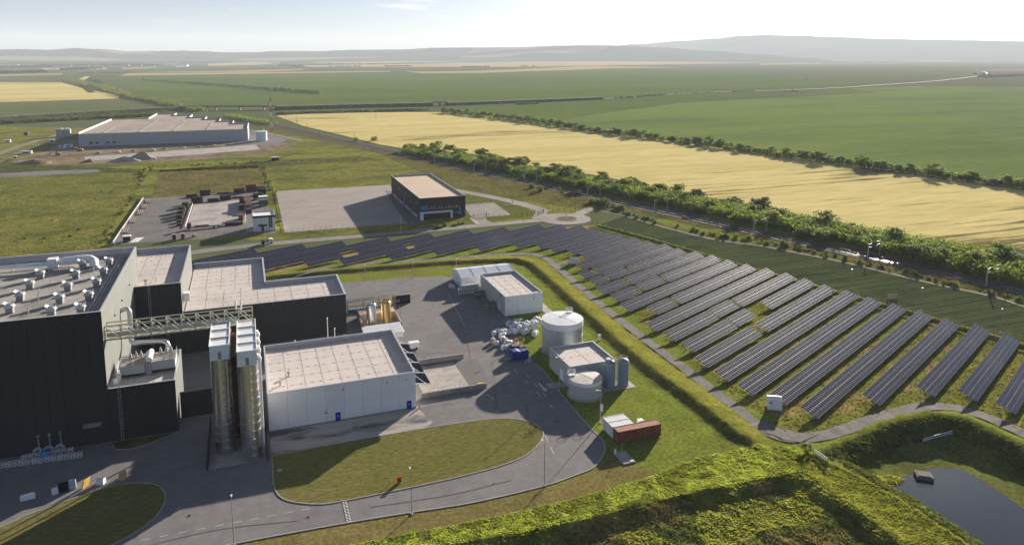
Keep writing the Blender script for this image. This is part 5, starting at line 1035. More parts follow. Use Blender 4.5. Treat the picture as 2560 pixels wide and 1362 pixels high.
for i, (x, y, z_, w_, d_, h_) in enumerate([(74.6,200.6,0.05,2.4,1.8,2.0),(76.6,200.2,0.05,2.0,1.6,1.6),(74.4,198.6,0.05,2.2,1.6,1.3),(76.9,198.4,0.05,1.8,1.6,1.0)]):
    t = thing('black_crate', ['tall black slatted crate behind the blue tarpaulin','middle black slatted crate behind the blue tarpaulin','low black crate left beside the blue tarpaulin','lowest black crate right beside the blue tarpaulin'][i], 'crate', (x,y,z_), random.uniform(-.15,.15)); MB().box(-w_/2,w_/2,-d_/2,d_/2,0,h_).build('body', M['black'], t)
    for k in range(4): MB().box(-w_/2-0.03,w_/2+0.03,-d_/2-0.04,-d_/2,h_*(k+0.2)/4,h_*(k+0.6)/4).build('slat', M['greycrate'], t)
    MB().box(-w_/2+0.1,w_/2-0.1,-d_/2+0.1,d_/2-0.1,h_,h_+0.06).build('lid', M['greycrate'], t)
t = thing('tarpaulin_load', 'large load wrapped in bright blue tarpaulin on the yard', 'tarpaulin', (73.9,195.4,0.03), R(3))
bm = bmesh.new(); bmesh.ops.create_cube(bm, size=1); bmesh.ops.scale(bm, vec=(5.4,3.0,2.6), verts=bm.verts); bmesh.ops.bevel(bm, geom=bm.edges[:], offset=0.35, segments=2, affect='EDGES'); bmesh.ops.subdivide_edges(bm, edges=[e for e in bm.edges if e.calc_length() > 1.2], cuts=5, use_grid_fill=True)
for v in bm.verts: v.co += Vector([random.uniform(-.07,.07) for _ in range(3)]); v.co.z += 1.32 + (0.25 if v.co.x < -0.4 and v.co.z > 0 else 0)
me = D.meshes.new('cover'); bm.to_mesh(me); bm.free(); me.materials.append(M['tarp']); link('cover', me, t); MB().box(-4.2,-2.6,-0.3,0.2,0.3,0.75).build('timber_end', M['wood'], t)
for i, (x, y, rz, lb) in enumerate([(76.2,191.6,0.7,'grey sheet leaning beside the blue tarpaulin'),(78.2,191.8,0.9,'dark green sheet lying nearest the grass by the blue tarpaulin'),(74.6,191.0,0.4,'small pale board lying in front of the blue tarpaulin')]):
    o = tag(MB().box(-1.1 if i < 2 else -.5,1.1 if i < 2 else .5,-0.05,0.05,0,1.3 if i < 2 else .7).build('board', M[['cladgrey','greycrate','concrete'][i]], None, loc=(x,y,0.1)), lb, 'board'); o.rotation_euler = (R(-35),0,rz)
# IBC totes by the tent
ibc = thing('ibc_tote', '', 'tote'); 
MB().box(-0.5,0.5,-0.55,0.55,0.18,1.08).build('bottle', M['ibc'], ibc); b = MB()
for z_ in (0.3,0.55,0.8,1.05):
    for s in (-1,1): b.bar((-0.53,s*0.58,z_),(0.53,s*0.58,z_),0.03); b.bar((s*0.53,-0.58,z_),(s*0.53,0.58,z_),0.03)
for x in (-0.53,-0.18,0.18,0.53):
    for s in (-1,1): b.bar((x,s*0.58,0.15),(x,s*0.58,1.12),0.03)
b.build('cage', M['galv'], ibc); MB().box(-0.55,0.55,-0.6,0.6,0,0.15).build('base_pallet', M['grey'], ibc); MB().lathe([(0.15,1.08),(0.15,1.16),(0.01,1.16)], n=10).build('cap', M['black'], ibc); MB().box(-0.2,0.2,-0.59,-0.56,0.4,0.75).build('label_plate', M['greycrate'], ibc)
first = [True]
def tote(x, y, z, rz, label, group):
    if first[0]: o = ibc; o.location = (x,y,z); o.rotation_euler = (0,0,rz); first[0] = False
    else: o = copy_tree(ibc, (x,y,z), rz)
    o['label'] = label; o['group'] = group; return o
for j in range(3):
    for i in range(7):
        if j == 2 and i == 0: continue
        tote(73.6+1.12*i+(0.4 if j == 2 else 0), 258.4+0.6*(j == 2), 0.05+1.15*j, 0, 'white caged tote in the stack between tent and grey hall', 'stacked white totes by the tent')
for i in range(9): tote(72.2+0.9*random.random()+1.0*(i%2), 266.5+1.2*(i//2), 0.05, random.random(), 'white caged tote against the gable of the white tent', 'totes at the tent gable') if i < 5 else None
crate = thing('crate', '', 'crate'); MB().box(-0.6,0.6,-0.5,0.5,0.12,1.0).build('body', M['greycrate'], crate); MB().box(-0.62,0.62,-0.52,0.52,0,0.12).build('base_pallet', M['wood'], crate); MB().box(-0.64,0.64,-0.54,0.54,1.0,1.08).build('lid', M['greycrate'], crate)
cl = [(78.6+1.35*(i%3), 251.0+1.15*(i//3), 1.1*(i//6)+0.05,0) for i in range(9)]+[(78.2+1.35*(i%3), 240.0+1.15*((i//3)%2), 1.1*(i//6)+0.05,1) for i in range(12)]
for i, p in enumerate(cl):
    o = crate if i == 0 else copy_tree(crate, p[:3], random.uniform(-.06,.06))
    if i == 0: o.location = p[:3]
    o['label'] = ['grey crate in the cluster beside the stacked totes','grey crate in the cluster at the middle of the grey hall wall'][p[3]]; o['group'] = ['grey crates by the totes','grey crates along the hall wall'][p[3]]
# totes, stacks and rubbish in the shade of the tall hall
for i in range(15): tote(-56.5+1.28*i, 179.9-0.09*i, 0.05, random.uniform(-.08,.08), 'pale tote in the row at the foot of the tall dark hall', 'totes in front of the tall hall')
for i in range(8): tote(-50+1.3*i, 181.5, 0.05, random.uniform(-.08,.08), 'pale tote in the back row at the foot of the tall dark hall', 'totes behind the front row')
t = thing('blue_tank', 'bright blue plastic tank among the totes by the tall hall', 'tank', (-45.6,180.6,0.05)); MB().lathe([(0.01,0),(0.8,0),(0.85,0.5),(0.85,1.6),(0.6,1.9),(0.01,2.0)], n=16).build('vessel', M['bluepanel'], t, True); MB().lathe([(0.25,2.0),(0.25,2.15),(0.01,2.15)], n=10).build('lid', M['navy'], t)
for i, x in enumerate((-47.6,-45.4,-43.2)):
    t = thing('exhaust_unit', ['left silver exhaust stack in front of the tall hall','middle silver exhaust stack in front of the tall hall','right silver exhaust stack in front of the tall hall'][i], 'exhaust stack', (x,183.0,0.05)); MB().tube([(-0.9,0,1.0),(-0.4,0,1.5),(0.1,0,1.6),(0.5,0,1.2),(0.5,0,0.3)], 0.35, 10).build('bend', M['galv'], t, True); MB().lathe([(0.18,1.4),(0.18,4.2),(0.3,4.25),(0.3,4.7),(0.01,4.8)], 0.2, 0, 10).build('stack', M['pipe'], t); MB().box(-0.9,0.9,-0.6,0.6,0,0.9).build('fan_box', M['galv'], t)
for i, (x, y, w_, d_, h_, m_, lb) in enumerate([(-45.4,164.4,2.6,1.0,0.9,'white','long white covered skip on the left lawn edge'),(-40.6,164.6,1.2,1.0,1.1,'bag','crumpled white sacks beside the blue container'),(-39.2,165.2,1.8,1.4,1.5,'navy','dark blue container with rubbish on top at the lawn edge'),(-37.6,165.6,1.3,1.2,1.6,'cladgrey','grey box next to the dark blue container'),(-32.3,165.4,1.5,1.2,1.1,'bag','lone grey sack on the lawn edge'),(-28.2,165.6,1.2,1.0,1.6,'card','brown wooden crate at the tip of the left lawn')]):
    t = thing('rubbish_item', lb, 'container', (x,y,0.05), random.uniform(-.3,.3)); MB().box(-w_/2,w_/2,-d_/2,d_/2,0,h_).build('body', M[m_], t); b = MB(); b.quad((-w_/2,-d_/2,h_),(w_/2,-d_/2,h_),(w_/2*0.7,0,h_+0.35),(-w_/2*0.8,0,h_+0.25)); b.quad((-w_/2*0.8,0,h_+0.25),(w_/2*0.7,0,h_+0.35),(w_/2,d_/2,h_),(-w_/2,d_/2,h_)); b.build('cover', M[m_], t)
o = tag(MB().box(-0.08,0.08,-0.9,0.9,0,1.9).box(-0.12,0.1,-0.95,-0.85,0,1.95).build('yellow_panel', M['yellow'], None, loc=(-35.2,165.2,0.05)), 'bright yellow panel standing on edge at the left lawn', 'panel'); o.rotation_euler = (0,R(18),R(-30))
# ================================================================== BLACK BUILDING, OFFICE, DEPOT
bb = building('black_office_hall', 'black hall with tan roof, window band and white entrance portal', 'building', 88.5, 114.6, 388.5, 471, 12.0, par=0.9, m='cladblack', pw=4.35, rm='roof_tan', seams=(2,3), core='black', dots=False)
for k in range(13): x = -8.4+1.42*k; f_ = MB().box(x+0.06,x+1.36,-0.05,0.0,5.4,7.5).build('window', M['glass'], bb); MB().box(x,x+0.07,-0.08,-0.0,5.4,7.5).build('mullion', M['grey'], bb); MB().box(x+0.2,x+0.9,-0.065,-0.051,5.5,5.5+1.7*random.random()+0.2).build('blind', M['wood' if k > 9 else 'grey'], f_)
MB().box(-12.6,-8.5,-0.05,0.0,5.3,7.6).build('blue_panel', M['bluepanel'], bb); MB().box(9.2,10.5,-0.05,0.0,1.4,5.2).build('blue_panel', M['bluepanel'], bb)
por = MB(); por.box(-13.0,-11.6,-2.2,-0.01,0,4.4); por.box(4.2,5.3,-1.2,-0.01,0,4.4); por.box(-11.6,4.2,-2.0,-0.01,3.7,4.4); por.build('entrance_portal', M['white'], bb)
for k in range(10): MB().box(-9.8+1.3*k,-8.7+1.3*k,-0.06,0.0,0.9,3.0).build('shop_window', M['glass'], bb)
for k in range(4): MB().box(6.0+0.9*k,6.6+0.9*k,-0.05,0.0,2.6,3.0).build('slot_window', M['cladgrey'], bb)
for y in (8,30,38,55,72): MB().box(-13.08,-13.0,y,y+1.1,7.5,8.6).build('wall_window', M['cladgrey'], bb)
MB().box(-13.6,-13.0,6,38,0.05,1.6).build('dock_plinth', M['concrete'], bb); MB().box(-13.6,-13.0,44,74,0.05,1.6).build('dock_plinth', M['concrete'], bb); MB().box(-13.5,-13.0,40.5,41.8,0.05,6.5).build('downpipe_case', M['grey'], bb)
of = building('white_office', 'small white office with navy roof edge and dark windows', 'building', 1.6, 12.5, 390.5, 403, 8.2, par=0.5, m='white', pw=5.4, rm='white', seams=(1,1), core='white', dots=False)
MB().box(-5.6,5.6,-0.35,-0.01,7.2,8.25).build('navy_fascia', M['navy'], of)
for j in range(3):
    for i in range(2): MB().box(2.2+1.0*i,3.1+1.0*i,-0.05,0,1.9+1.75*j,3.5+1.75*j).build('window', M['glass'], of)
MB().box(-1.4,0.0,-0.06,0.0,0.1,2.6).build('door', M['glass'], of); MB().box(-3.0,1.4,-1.4,-0.01,3.0,3.5).build('door_canopy', M['navy'], of); MB().lathe([(0.5,0),(0.5,0.4),(0.01,0.45)], -1.5, -0.7, 12).build('dish', M['navy'], of, loc=(0,0,3.5))
t = thing('gate_panel', 'glass fence panel and gate beside the white office', 'gate', (-1.6,384.6,0.05)); MB().box(0,0.12,0,5.5,0,2.6).build('pillar', M['white'], t); MB().box(0.12,3.2,5.3,5.42,0.2,2.4).build('panel', M['cladgrey'], t)
def stack(name, label, x, y, w_, d_, h_, m_, group, rz=0.0, layers=None):
    t = thing(name, label, 'stack', (x,y,0.1), rz, group); n = layers or max(2,int(h_/0.8))
    for k in range(n): MB().box(-w_/2,w_/2,-d_/2,d_/2,h_*k/n+0.12,h_*(k+1)/n-0.05).build('layer', M[m_], t)
    for k in range(n):
        for s in (-0.35,0.35): MB().box(s*w_-0.12,s*w_+0.12,-d_/2,d_/2,h_*k/n-0.04,h_*k/n+0.12).build('spacer', M['wood'], t)
    return t
SG = 'steel stacks in the depot'
for i, (x, y, w_, d_, h_, lb) in enumerate([(-29.6,481.5,6.5,2.2,3.6,'dark steel stack at the far left corner of the depot slab'),(-20.5,483.0,6.5,2.0,1.9,'low dark steel stack behind the depot slab'),(-13.4,486.0,6.8,2.2,2.9,'middle dark steel stack behind the depot slab'),(-6.5,490.0,6.5,1.6,0.9,'flat dark steel stack behind the depot slab'),(-26,507,6.5,2.2,3.4,'greenish dark stack on the far edge of the depot'),(-34,503.5,6.5,2.0,1.6,'low stack on the far left edge of the depot'),(-5.5,511,6.5,2.2,2.6,'brown stack on the far edge of the depot'),(2.0,512,6.5,2.4,4.6,'tallest brown stack on the far edge of the depot'),(8.0,513,6.0,2.2,2.8,'brown stack in the far right corner of the depot'),(-15,508,8.0,1.6,1.0,'long flat stack on the far edge of the depot'),
   (-35.5,470,3.4,4.5,2.8,'farthest dark stack left of the depot slab'),(-36.5,456,3.6,5.0,3.2,'tall dark stack left of the depot slab'),(-36.3,446,3.4,5,2.8,'middle dark stack left of the depot slab'),(-36.3,437,3.2,4.2,2.4,'dark stack left of the slab nearer the truck'),(-35.7,427,2.8,3,1.4,'small dark stack left of the depot slab'),(-35.2,419,2.4,3,1.3,'nearest small dark stack left of the depot slab'),
   (-3.8,474,2.8,4,2.2,'farthest dark stack on the right of the slab'),(-3.8,467,2.8,4,2.2,'second dark stack on the right of the slab'),(-4.0,451,2.8,4.5,3.2,'large dark stack on the right of the slab'),(-4.3,424,2.6,6.5,3.0,'red-brown stack at the near right slab corner')]):
    stack('steel_stack', lb, x, y, w_, d_, h_, 'rustdark' if i not in (6,7,8,19) else 'rustlight', SG)
for i in range(6): stack('steel_stack', 'rusty red crate in the long row right of the slab' , -0.2+0.25*(5-i)*0.2, 441+6.6*i, 3.2, 6.0, 3.4 if i > 0 else 2.6, 'rustlight' if i > 1 else 'rustdark', 'row of rusty crates', layers=3)
for i, (y, w_, lb) in enumerate([(497,1.2,'farthest pipe bundle on the left edge of the depot'),(480,1.6,'second pipe bundle on the left edge of the depot'),(462,2.0,'third pipe bundle on the left edge of the depot'),(440,4.4,'fourth pipe bundle on the left edge of the depot'),(416,5.0,'nearest pipe bundle on the left edge of the depot')]):
    t = thing('pipe_bundle', lb, 'pipes', (-58,y,0.1), 0.05)
    for k in range(6): MB().tube([(-w_/2-1+0.5*k,-6,0.25),(-w_/2-1+0.5*k,6,0.25)], 0.2, 6).build('pipe', M['rustlight' if k % 2 else 'concrete'], t)
t = thing('depot_fence', 'low pale board fence along the left edge of the depot', 'fence', (-62.5,390,0.05))
for k in range(22): MB().box(-0.1,0.1,5.4*k,5.4*k+5.2,0,1.0).build('board', M['concrete'], t)
for x, lb in ((-31.8,'white rail along the left side of the depot slab'),(-2.0,'white rail along the right side of the depot slab')):
    t = thing('slab_rail', lb, 'rail', (x,412,0.1)); MB().box(-0.15,0.15,0,68,0.5,0.9).build('beam', M['white'], t)
    for k in range(12): MB().box(-0.12,0.12,6*k,6*k+0.25,0,0.5).build('post', M['white'], t)
tag(MB().poly([(-2.4,0,0.12),(1.6,0,0.12),(3.4,9,0.12),(-0.4,9,0.12)]).box(-2.4,1.6,-0.05,0.0,0,0.118).build('white_sheet', M['white'], None, loc=(-53,388.5,0.0)), 'white sheet lying flat near the depot corner', 'sheet')
t = thing('depot_hut', 'small dark hut with white roof at the depot corner', 'hut', (-56.5,391.5,0.05)); MB().box(-1.6,1.6,-1.4,1.4,0,2.6).build('wall', M['black'], t); MB().box(-1.8,1.8,-1.6,1.6,2.603,2.85).build('roof', M['white'], t)
for i, x in enumerate((-35.2,-31.2)):
    t = thing('gate_pillar', ['left','right'][i]+' wooden crate pillar at the depot gate', 'pillar', (x,387.5,0.05)); MB().box(-0.8,0.8,-0.8,0.8,0,2.6).build('crate', M['rustdark'], t); MB().box(-0.95,0.95,-0.95,0.95,2.603,2.75).build('lid', M['wood'], t)
t = thing('trailer_crane', 'small yellow crane trailer at the depot gate', 'trailer', (-26.5,389.5,0.05)); MB().box(-0.9,0.9,-0.5,0.5,0.6,1.5).build('body', M['yellow'], t); MB().bar((0,0,1.3),(-1.2,0,4.6),0.2).build('mast', M['grey'], t); MB().bar((-0.6,0,3.0),(0.7,0,1.4),0.1).build('strut', M['grey'], t)
for s in (-0.6,0.6): MB().tube([(s,-0.6,0.35),(s,0.6,0.35)], 0.35, 12).build('wheel', M['tyre'], t)
def truck(name, label, x, y, rz, L_, cabm, bedm, h=3.6, sc=1.0):
    t = thing(name, label, 'truck', (x,y,0.1), rz); t.scale = (sc,)*3; b = MB(); prof = [(0,0.7),(2.2,0.7),(2.3,1.7),(1.9,h-0.2),(1.6,h),(0.1,h),(0,h-0.3)]; n = len(prof)
    for s in (-1.2,1.2): b.poly([(x_,s,z_) for x_,z_ in (prof if s > 0 else reversed(prof))])
    for i in range(n): (x1,z1),(x2,z2) = prof[i], prof[(i+1)%n]; b.quad((x1,-1.2,z1),(x2,-1.2,z2),(x2,1.2,z2),(x1,1.2,z1))
    b.build('cab', M[cabm], t); MB().quad((2.31,-1.0,1.8),(2.31,1.0,1.8),(1.95,1.0,h-0.35),(1.95,-1.0,h-0.35)).build('windscreen', M['glass'], t)
    for s in (-1,1): MB().box(0.5,1.7,s*1.21-0.01,s*1.21+0.01,1.8,h-0.5).build('side_window', M['glass'], t)
    MB().box(-L_,-0.3,-1.2,1.2,1.05,1.3).build('load_bed', M[bedm], t); MB().box(-L_,-0.2,-0.5,0.5,0.7,1.05).build('chassis', M['black'], t); MB().box(-0.42,-0.3,-1.2,1.2,1.3,2.4).build('headboard', M[bedm], t)
    for s in (-1,1):
        for x_ in (1.3,-L_*0.7,-L_*0.85): MB().tube([(x_,s*0.9,0.5),(x_,s*1.2,0.5)], 0.5, 12).build('wheel', M['tyre'], t)
    return t
tr = truck('flatbed_lorry', 'red lorry with long empty flatbed trailer in front of the depot slab', -28.6, 407.6, R(184), 15.5, 'truckred', 'grey'); MB().box(-8.5,-1.5,-1.0,1.0,1.3,1.7).build('steel_load', M['rustdark'], tr)
tag(MB().box(-4.5,4.5,-0.9,0.9,0,1.1).box(-4.3,4.3,-0.7,0.7,1.1,1.3).build('steel_bundle', M['rustdark'], None, loc=(-7.8,411.0,0.12)), 'long dark steel bundle behind the lorry trailer', 'steel')
tr = truck('flatbed_truck', 'small white truck with green load bed on the service road', 8.2, 363.6, R(4), 3.6, 'white', 'greycrate', h=2.5, sc=0.95); MB().box(-3.4,-1.8,-1.0,1.0,1.3,2.2).build('crate_load', M['greycrate'], tr)
for i, (y, m_, w_, lb) in enumerate([(498,'black',4,'black box trailer at the right edge of the depot'),(470,'white',4.6,'white and grey box trailer at the right edge of the depot'),(459,'greycrate',4,'grey box trailer behind the white office'),(481,'black',3,'small black trailer by the white box trailer')]):
    t = thing('box_trailer', lb, 'trailer', (8.6 if y != 481 else 5.5,y,0.1)); MB().box(-2.6,2.6,-w_/2,w_/2,0.8,3.6).build('box', M['grey' if m_ == 'white' else m_], t); MB().box(-2.7,2.7,-w_/2-0.05,w_/2+0.05,3.603,3.8).build('roof', M['white'] if m_ == 'white' else M[m_], t)
    for s in (-1.6,1.6): MB().tube([(s,-w_/2,0.45),(s,w_/2,0.45)], 0.45, 12).build('axle', M['tyre'], t)
# fences (posts and rails seen along the plots)
def fence(label, pts, h, step, m_='galv', rail=True):
    t = thing('fence', label, 'fence', (pts[0][0],pts[0][1],0)); o = Vector((pts[0][0],pts[0][1],0)); pm = MB().box(-0.06,0.06,-0.06,0.06,0,h).mesh('post', M[m_])
    for i in range(len(pts)-1):
        a_, c_ = Vector((*pts[i],0))-o, Vector((*pts[i+1],0))-o; n = max(1,int((c_-a_).length/step))
        for k in range(n+(i == len(pts)-2)): p = a_.lerp(c_, k/n); link('post', pm, t, p)
        if rail:
            for z_ in ((h-0.05,) if h < 1.5 else (h-0.05,h*0.5)): MB().bar(a_+Vector((0,0,z_)), c_+Vector((0,0,z_)), 0.035).build('wire', M[m_], t)
    return t
fence('thin mesh fence along the front of the gravel yard', [(14.5,381),(82,380)], 2.2, 2.8); fence('thin mesh fence between the depot and the gravel yard', [(14.8,383),(15.2,506)], 2.2, 4.0, 'rustdark')
fence('thin mesh fence along the front of the depot', [(-64,384),(-3,383)], 2.2, 3.0); fence('thin mesh fence around the lawn by the roundabout', [(126,382),(148,378),(160,386),(178,378),(186,384)], 2.0, 3.0, 'black')
fence('thin fence between the solar field and the crop strip', [tuple(G(a_,b_)[:2]) for a_,b_ in [(1480,560),(1700,622),(1960,700),(2250,778),(2560,868)]], 1.9, 4.0, 'rustdark')
for i, (x, y, rz) in enumerate(((121,382,0),(156.5,379,0.75))):
    t = thing('sliding_gate', ['dark sliding gate at the car park entrance','dark sliding gate by the roundabout'][i], 'gate', (x,y,0.1), rz)
    for k in range(13): MB().bar((-3.6+0.6*k,0,0.15),(-3.6+0.6*k,0,1.9),0.06).build('bar', M['black'], t)
    for z_ in (0.2,1.85): MB().bar((-3.6,0,z_),(3.6,0,z_),0.1).build('rail', M['black'], t)
    for s in (-3.9,3.9): MB().box(s-0.15,s+0.15,-0.15,0.15,0,2.2).build('gate_post', M['black'], t)
for i, p in enumerate([(122,424),(128.5,424.5),(135,425)]): lamp(p[0], p[1], 4.2, ['left','middle','right'][i]+' short park lamp on the lawn behind the car park', R(-90), 'park lamps', 0.05)
t = thing('advertising_mast', 'white advertising mast with base near the rear lane', 'mast', (150.5,408,0.05)); MB().box(-1.2,1.2,-0.8,0.8,0,0.5).build('base', M['white'], t); MB().bar((0,0,0.5),(-1.4,0.6,5.6),0.35).build('mast', M['yellow'], t); MB().bar((-5.5,0.5,0.4),(0,0,0.5),0.2).build('strut', M['white'], t)
t = thing('picnic_table', 'grey picnic table on the lawn behind the black building', 'table', (130,462,0.05)); MB().box(-1.6,1.6,-0.6,0.6,0.75,0.85).build('top', M['cladgrey'], t); [MB().box(-1.6,1.6,s-0.2,s+0.2,0.42,0.5).build('bench', M['cladgrey'], t) for s in (-1.1,1.1)]; [MB().box(s-0.1,s+0.1,-1.1,1.1,0,0.42).build('leg', M['grey'], t) for s in (-1.2,1.2)]
t = thing('fence_hurdle', 'pale slatted hurdle standing at the edge of the crop strip', 'hurdle', tuple(G(2230,748)), R(-12))
for k in range(4): MB().box(-1.9,1.9,-0.04,0.04,0.35+0.5*k,0.6+0.5*k).build('slat', M['wood'], t)
for s in (-1.9,-0.6,0.6,1.9): MB().box(s-0.07,s+0.07,-0.1,0.1,0,2.4).build('post', M['concrete'], t)
for i, (pa, pb) in enumerate((((2310,1078),(2382,1062)),((2034,1133),(2068,1158)))):
    a_, c_ = G(*pa), G(*pb); t = thing('bank_fence', ['weathered white railing on the far pond bank','short white railing at the pond corner'][i], 'railing', (a_.x,a_.y,hz(a_)-0.1)); d_ = c_-a_; zz = Vector((0,0,hz(c_)-hz(a_)))
    for k in range(9): p = (d_+zz)*(k/8); MB().box(-0.06,0.06,-0.06,0.06,0,1.1).build('post', M['concrete'], t, loc=p)
    for z_ in (0.5,1.0): MB().bar(Vector((0,0,z_)), d_+zz+Vector((0,0,z_)), 0.06, 0.22).build('board', M['white'], t)
p = G(2309,1192,WZ); t = thing('pond_inlet', 'square concrete inlet box at the edge of the pond', 'inlet', (p.x,p.y,WZ-0.4), R(-35)); MB().box(-1.7,1.7,-1.4,1.4,0,1.15).build('box', M['stone'], t); MB().box(-1.3,1.3,-1.0,1.0,1.152,1.25).build('cover', M['stone'], t)
# ================================================================== FAR WAREHOUSE AND SITE
fw = thing('warehouse', 'huge pale grey warehouse with stepped tan roof in the distance', 'building', (-76,823,0), R(-1.6))
steps = [(-79,79,0,62),(-79,62,62,96),(-79,46,96,130),(-79,28,130,165),(-38,8,165,205),(-38,-14,205,238)]
for i, (x0,x1,y0,y1) in enumerate(steps):
    MB().box(x0,x1,y0,y1,0,12.6).build('wall', M['cladgrey'], fw); MB().box(x0+0.6,x1-0.6,y0+(0.6 if i == 0 else -0.6),y1-0.6,12.603,12.63+0.004*i).build('roof', M['roof_wh'], fw)
    MB().box(x1-0.6,x1,y0,y1,12.6,14.2).build('parapet', M['cladlight'], fw); MB().box(x0,x0+0.6,y0,y1,12.6,14.2).build('parapet', M['cladlight'], fw)
    nx_ = steps[i+1][1] if i < 5 else -38; MB().box(nx_,x1-0.6,y1-0.6,y1,12.6,14.2).build('parapet', M['cladgrey'], fw)
MB().box(-38.6,-38,165,238,12.6,14.25).build('parapet', M['cladlight'], fw)
for k, x in enumerate((-58,-26,6,38)):
    for j in range(14 if k else 6): 
        y = 8+10.5*j
        if y < (150 if k < 2 else 120 if k == 2 else 90): MB().box(x-1.0,x+1.0,y-0.8,y+0.8,12.64,13.4).build('roof_light', M['white'], fw)
for k in range(4): MB().box(-70+5.5*k+(4 if k > 1 else 0),-67+5.5*k+(4 if k > 1 else 0),-0.1,0.0,2.2,4.2).build('window', M['glass'], fw)
tank('water_tank', 'white cylindrical water tank beside the far warehouse', 16.3, 816, 5.8, 10.2, 'white', 'tanklid')
for i, (px, py, w_, h_, lb) in enumerate([((150),342,6,8.5,'left grey process unit at the far site'),(166,341,9,8,'right grey process unit at the far site')]):
    p = G(px,py); t = thing('process_unit', lb, 'unit', (p.x,p.y,0)); MB().box(-w_/2,w_/2,-3,3,0,h_).build('casing', M['cladgrey'], t); MB().tube([(0,0,h_),(1,0,h_+1.5),(3,0,h_+1.2)], 0.6, 8).build('duct', M['white'], t)
for i, (px, py, w_, d_, h_, m_, lb) in enumerate([(20,356,5,2.4,2.4,'white','white site cabin on the grass at the left edge'),(66,339,4.5,3,3.5,'greycrate','green site hut on the left meadow'),(66,385,9,2.4,2.4,'white','long white site cabin by the earth heaps'),(155,371,5,2.4,2.4,'cladlight','left pale site cabin in the shade of the warehouse'),(172,368,7,2.4,2.4,'cladlight','right pale site cabin in the shade of the warehouse'),(130,357,5,2.5,3,'white','white cabin left of the warehouse corner'),(688,401,6,3,2.6,'white','white roofed hut in the meadow near the mast'),(38,396,1.5,1.5,1.6,'navy','dark small box by the farm track')]):
    p = G(px,py); t = thing('site_cabin', lb, 'cabin', (p.x,p.y,0.05)); MB().box(-w_/2,w_/2,-d_/2,d_/2,0,h_).build('wall', M[m_ if i != 6 else 'navy'], t); MB().box(-w_/2-0.2,w_/2+0.2,-d_/2-0.2,d_/2+0.2,h_+0.003,h_+0.3).build('roof', M['white' if m_ != 'greycrate' else 'greycrate'], t); MB().box(-w_/4,w_/4,-d_/2-0.04,-d_/2,0.7,h_-0.5).build('window', M['glass'], t)
def digger(label, px, py, rz):
    p = G(px,py); t = thing('excavator', label, 'excavator', (p.x,p.y,0.1), rz)
    for s in (-1,1): MB().box(-2,2,s*1.1-0.35,s*1.1+0.35,0,0.9).build('track', M['black'], t)
    MB().box(-1.9,1.6,-1.3,1.3,0.95,2.1).build('body', M['orange'], t); MB().box(0.2,1.6,-1.2,-0.1,2.1,3.1).build('cab', M['glass'], t); MB().box(0.1,1.7,-1.3,0.0,3.1,3.25).build('cab_roof', M['orange'], t)
    MB().bar((1.4,0.5,1.8),(4.2,0.5,4.2),0.5).build('boom', M['orange'], t); MB().bar((4.2,0.5,4.2),(6.2,0.5,1.8),0.4).build('arm', M['orange'], t); MB().box(5.7,6.7,0,1,0.7,1.9).build('bucket', M['black'], t)
digger('orange excavator left of the far warehouse front', 145,388, R(185)); digger('orange excavator nearest the far warehouse corner', 202,378, R(170))
def heap(label, px, py, r, h, m_):
    p = G(px,py); V = []; F = []; n, k = 26, 7
    for j in range(k):
        for i in range(n): a_ = 2*math.pi*i/n; rr = r*(1-j/(k-0.6))*(1+0.18*math.sin(3*a_+px)+0.12*random.uniform(-1,1)); V.append((rr*math.cos(a_),rr*math.sin(a_)*0.8,h*(j/(k-1))**0.85*(1+0.06*random.uniform(-1,1))-0.05))
    for j in range(k-1):
        for i in range(n): F.append((j*n+i,j*n+(i+1)%n,(j+1)*n+(i+1)%n,(j+1)*n+i))
    F.append(tuple((k-1)*n+i for i in range(n))); me = D.meshes.new('heap'); me.from_pydata(V,[],F); me.materials.append(M[m_]); tag(link('spoil_heap', me, None, (p.x,p.y,0)), label, 'heap')
heap('tall conical gravel heap in front of the far warehouse', 355,398,11,6.5,'gravelyard'); heap('low rocky heap left of the gravel cone', 310,402,12,3.6,'gravelyard'); heap('small dark earth heap on the far site', 225,405,6,2.6,'dirt'); heap('brown earth bank at the left of the far site', 85,408,14,3,'dirt'); heap('pale rubble heap between the rocky heap and the cone', 330,403,7,3.0,'concrete')
for i in range(9):
    p = G(250+42*i+random.uniform(-8,8), 384-2.6*i); tag(MB().box(-1.6,1.6,-0.8,0.8,0,1.2).box(-1.2,1.2,-0.6,0.6,1.2,1.5).build('foundation_block', M['white'] if i % 2 else M['concrete'], None, loc=(p.x,p.y,0.1)), 'pale foundation block on the strip before the far warehouse', 'block', 'foundation blocks')
# red and white mast
mast = thing('radio_mast', 'tall red and white lattice mast by the railway bridge', 'mast', (29.8,905,0))
for s in range(7):
    z0, z1 = 5.9*s, 5.9*(s+1); w0, w1 = 1.5-0.15*s, 1.5-0.15*(s+1); b = MB()
    for sx_ in (-1,1):
        for sy_ in (-1,1): b.bar((sx_*w0,sy_*w0,z0),(sx_*w1,sy_*w1,z1),0.32)
    for k in range(4):
        a_ = [(-1,-1),(1,-1),(1,1),(-1,1)]; (ax,ay),(bx_,by_) = a_[k], a_[(k+1)%4]; b.bar((ax*w0,ay*w0,z0),(bx_*w1,by_*w1,z1),0.2); b.bar((bx_*w0,by_*w0,z0),(ax*w1,ay*w1,z1),0.2)
    b.build('section', M['red'] if s % 2 == 0 else M['white'], mast)
MB().tube([(0,0,41),(0,0,45)], 0.12, 6).build('antenna', M['grey'], mast)
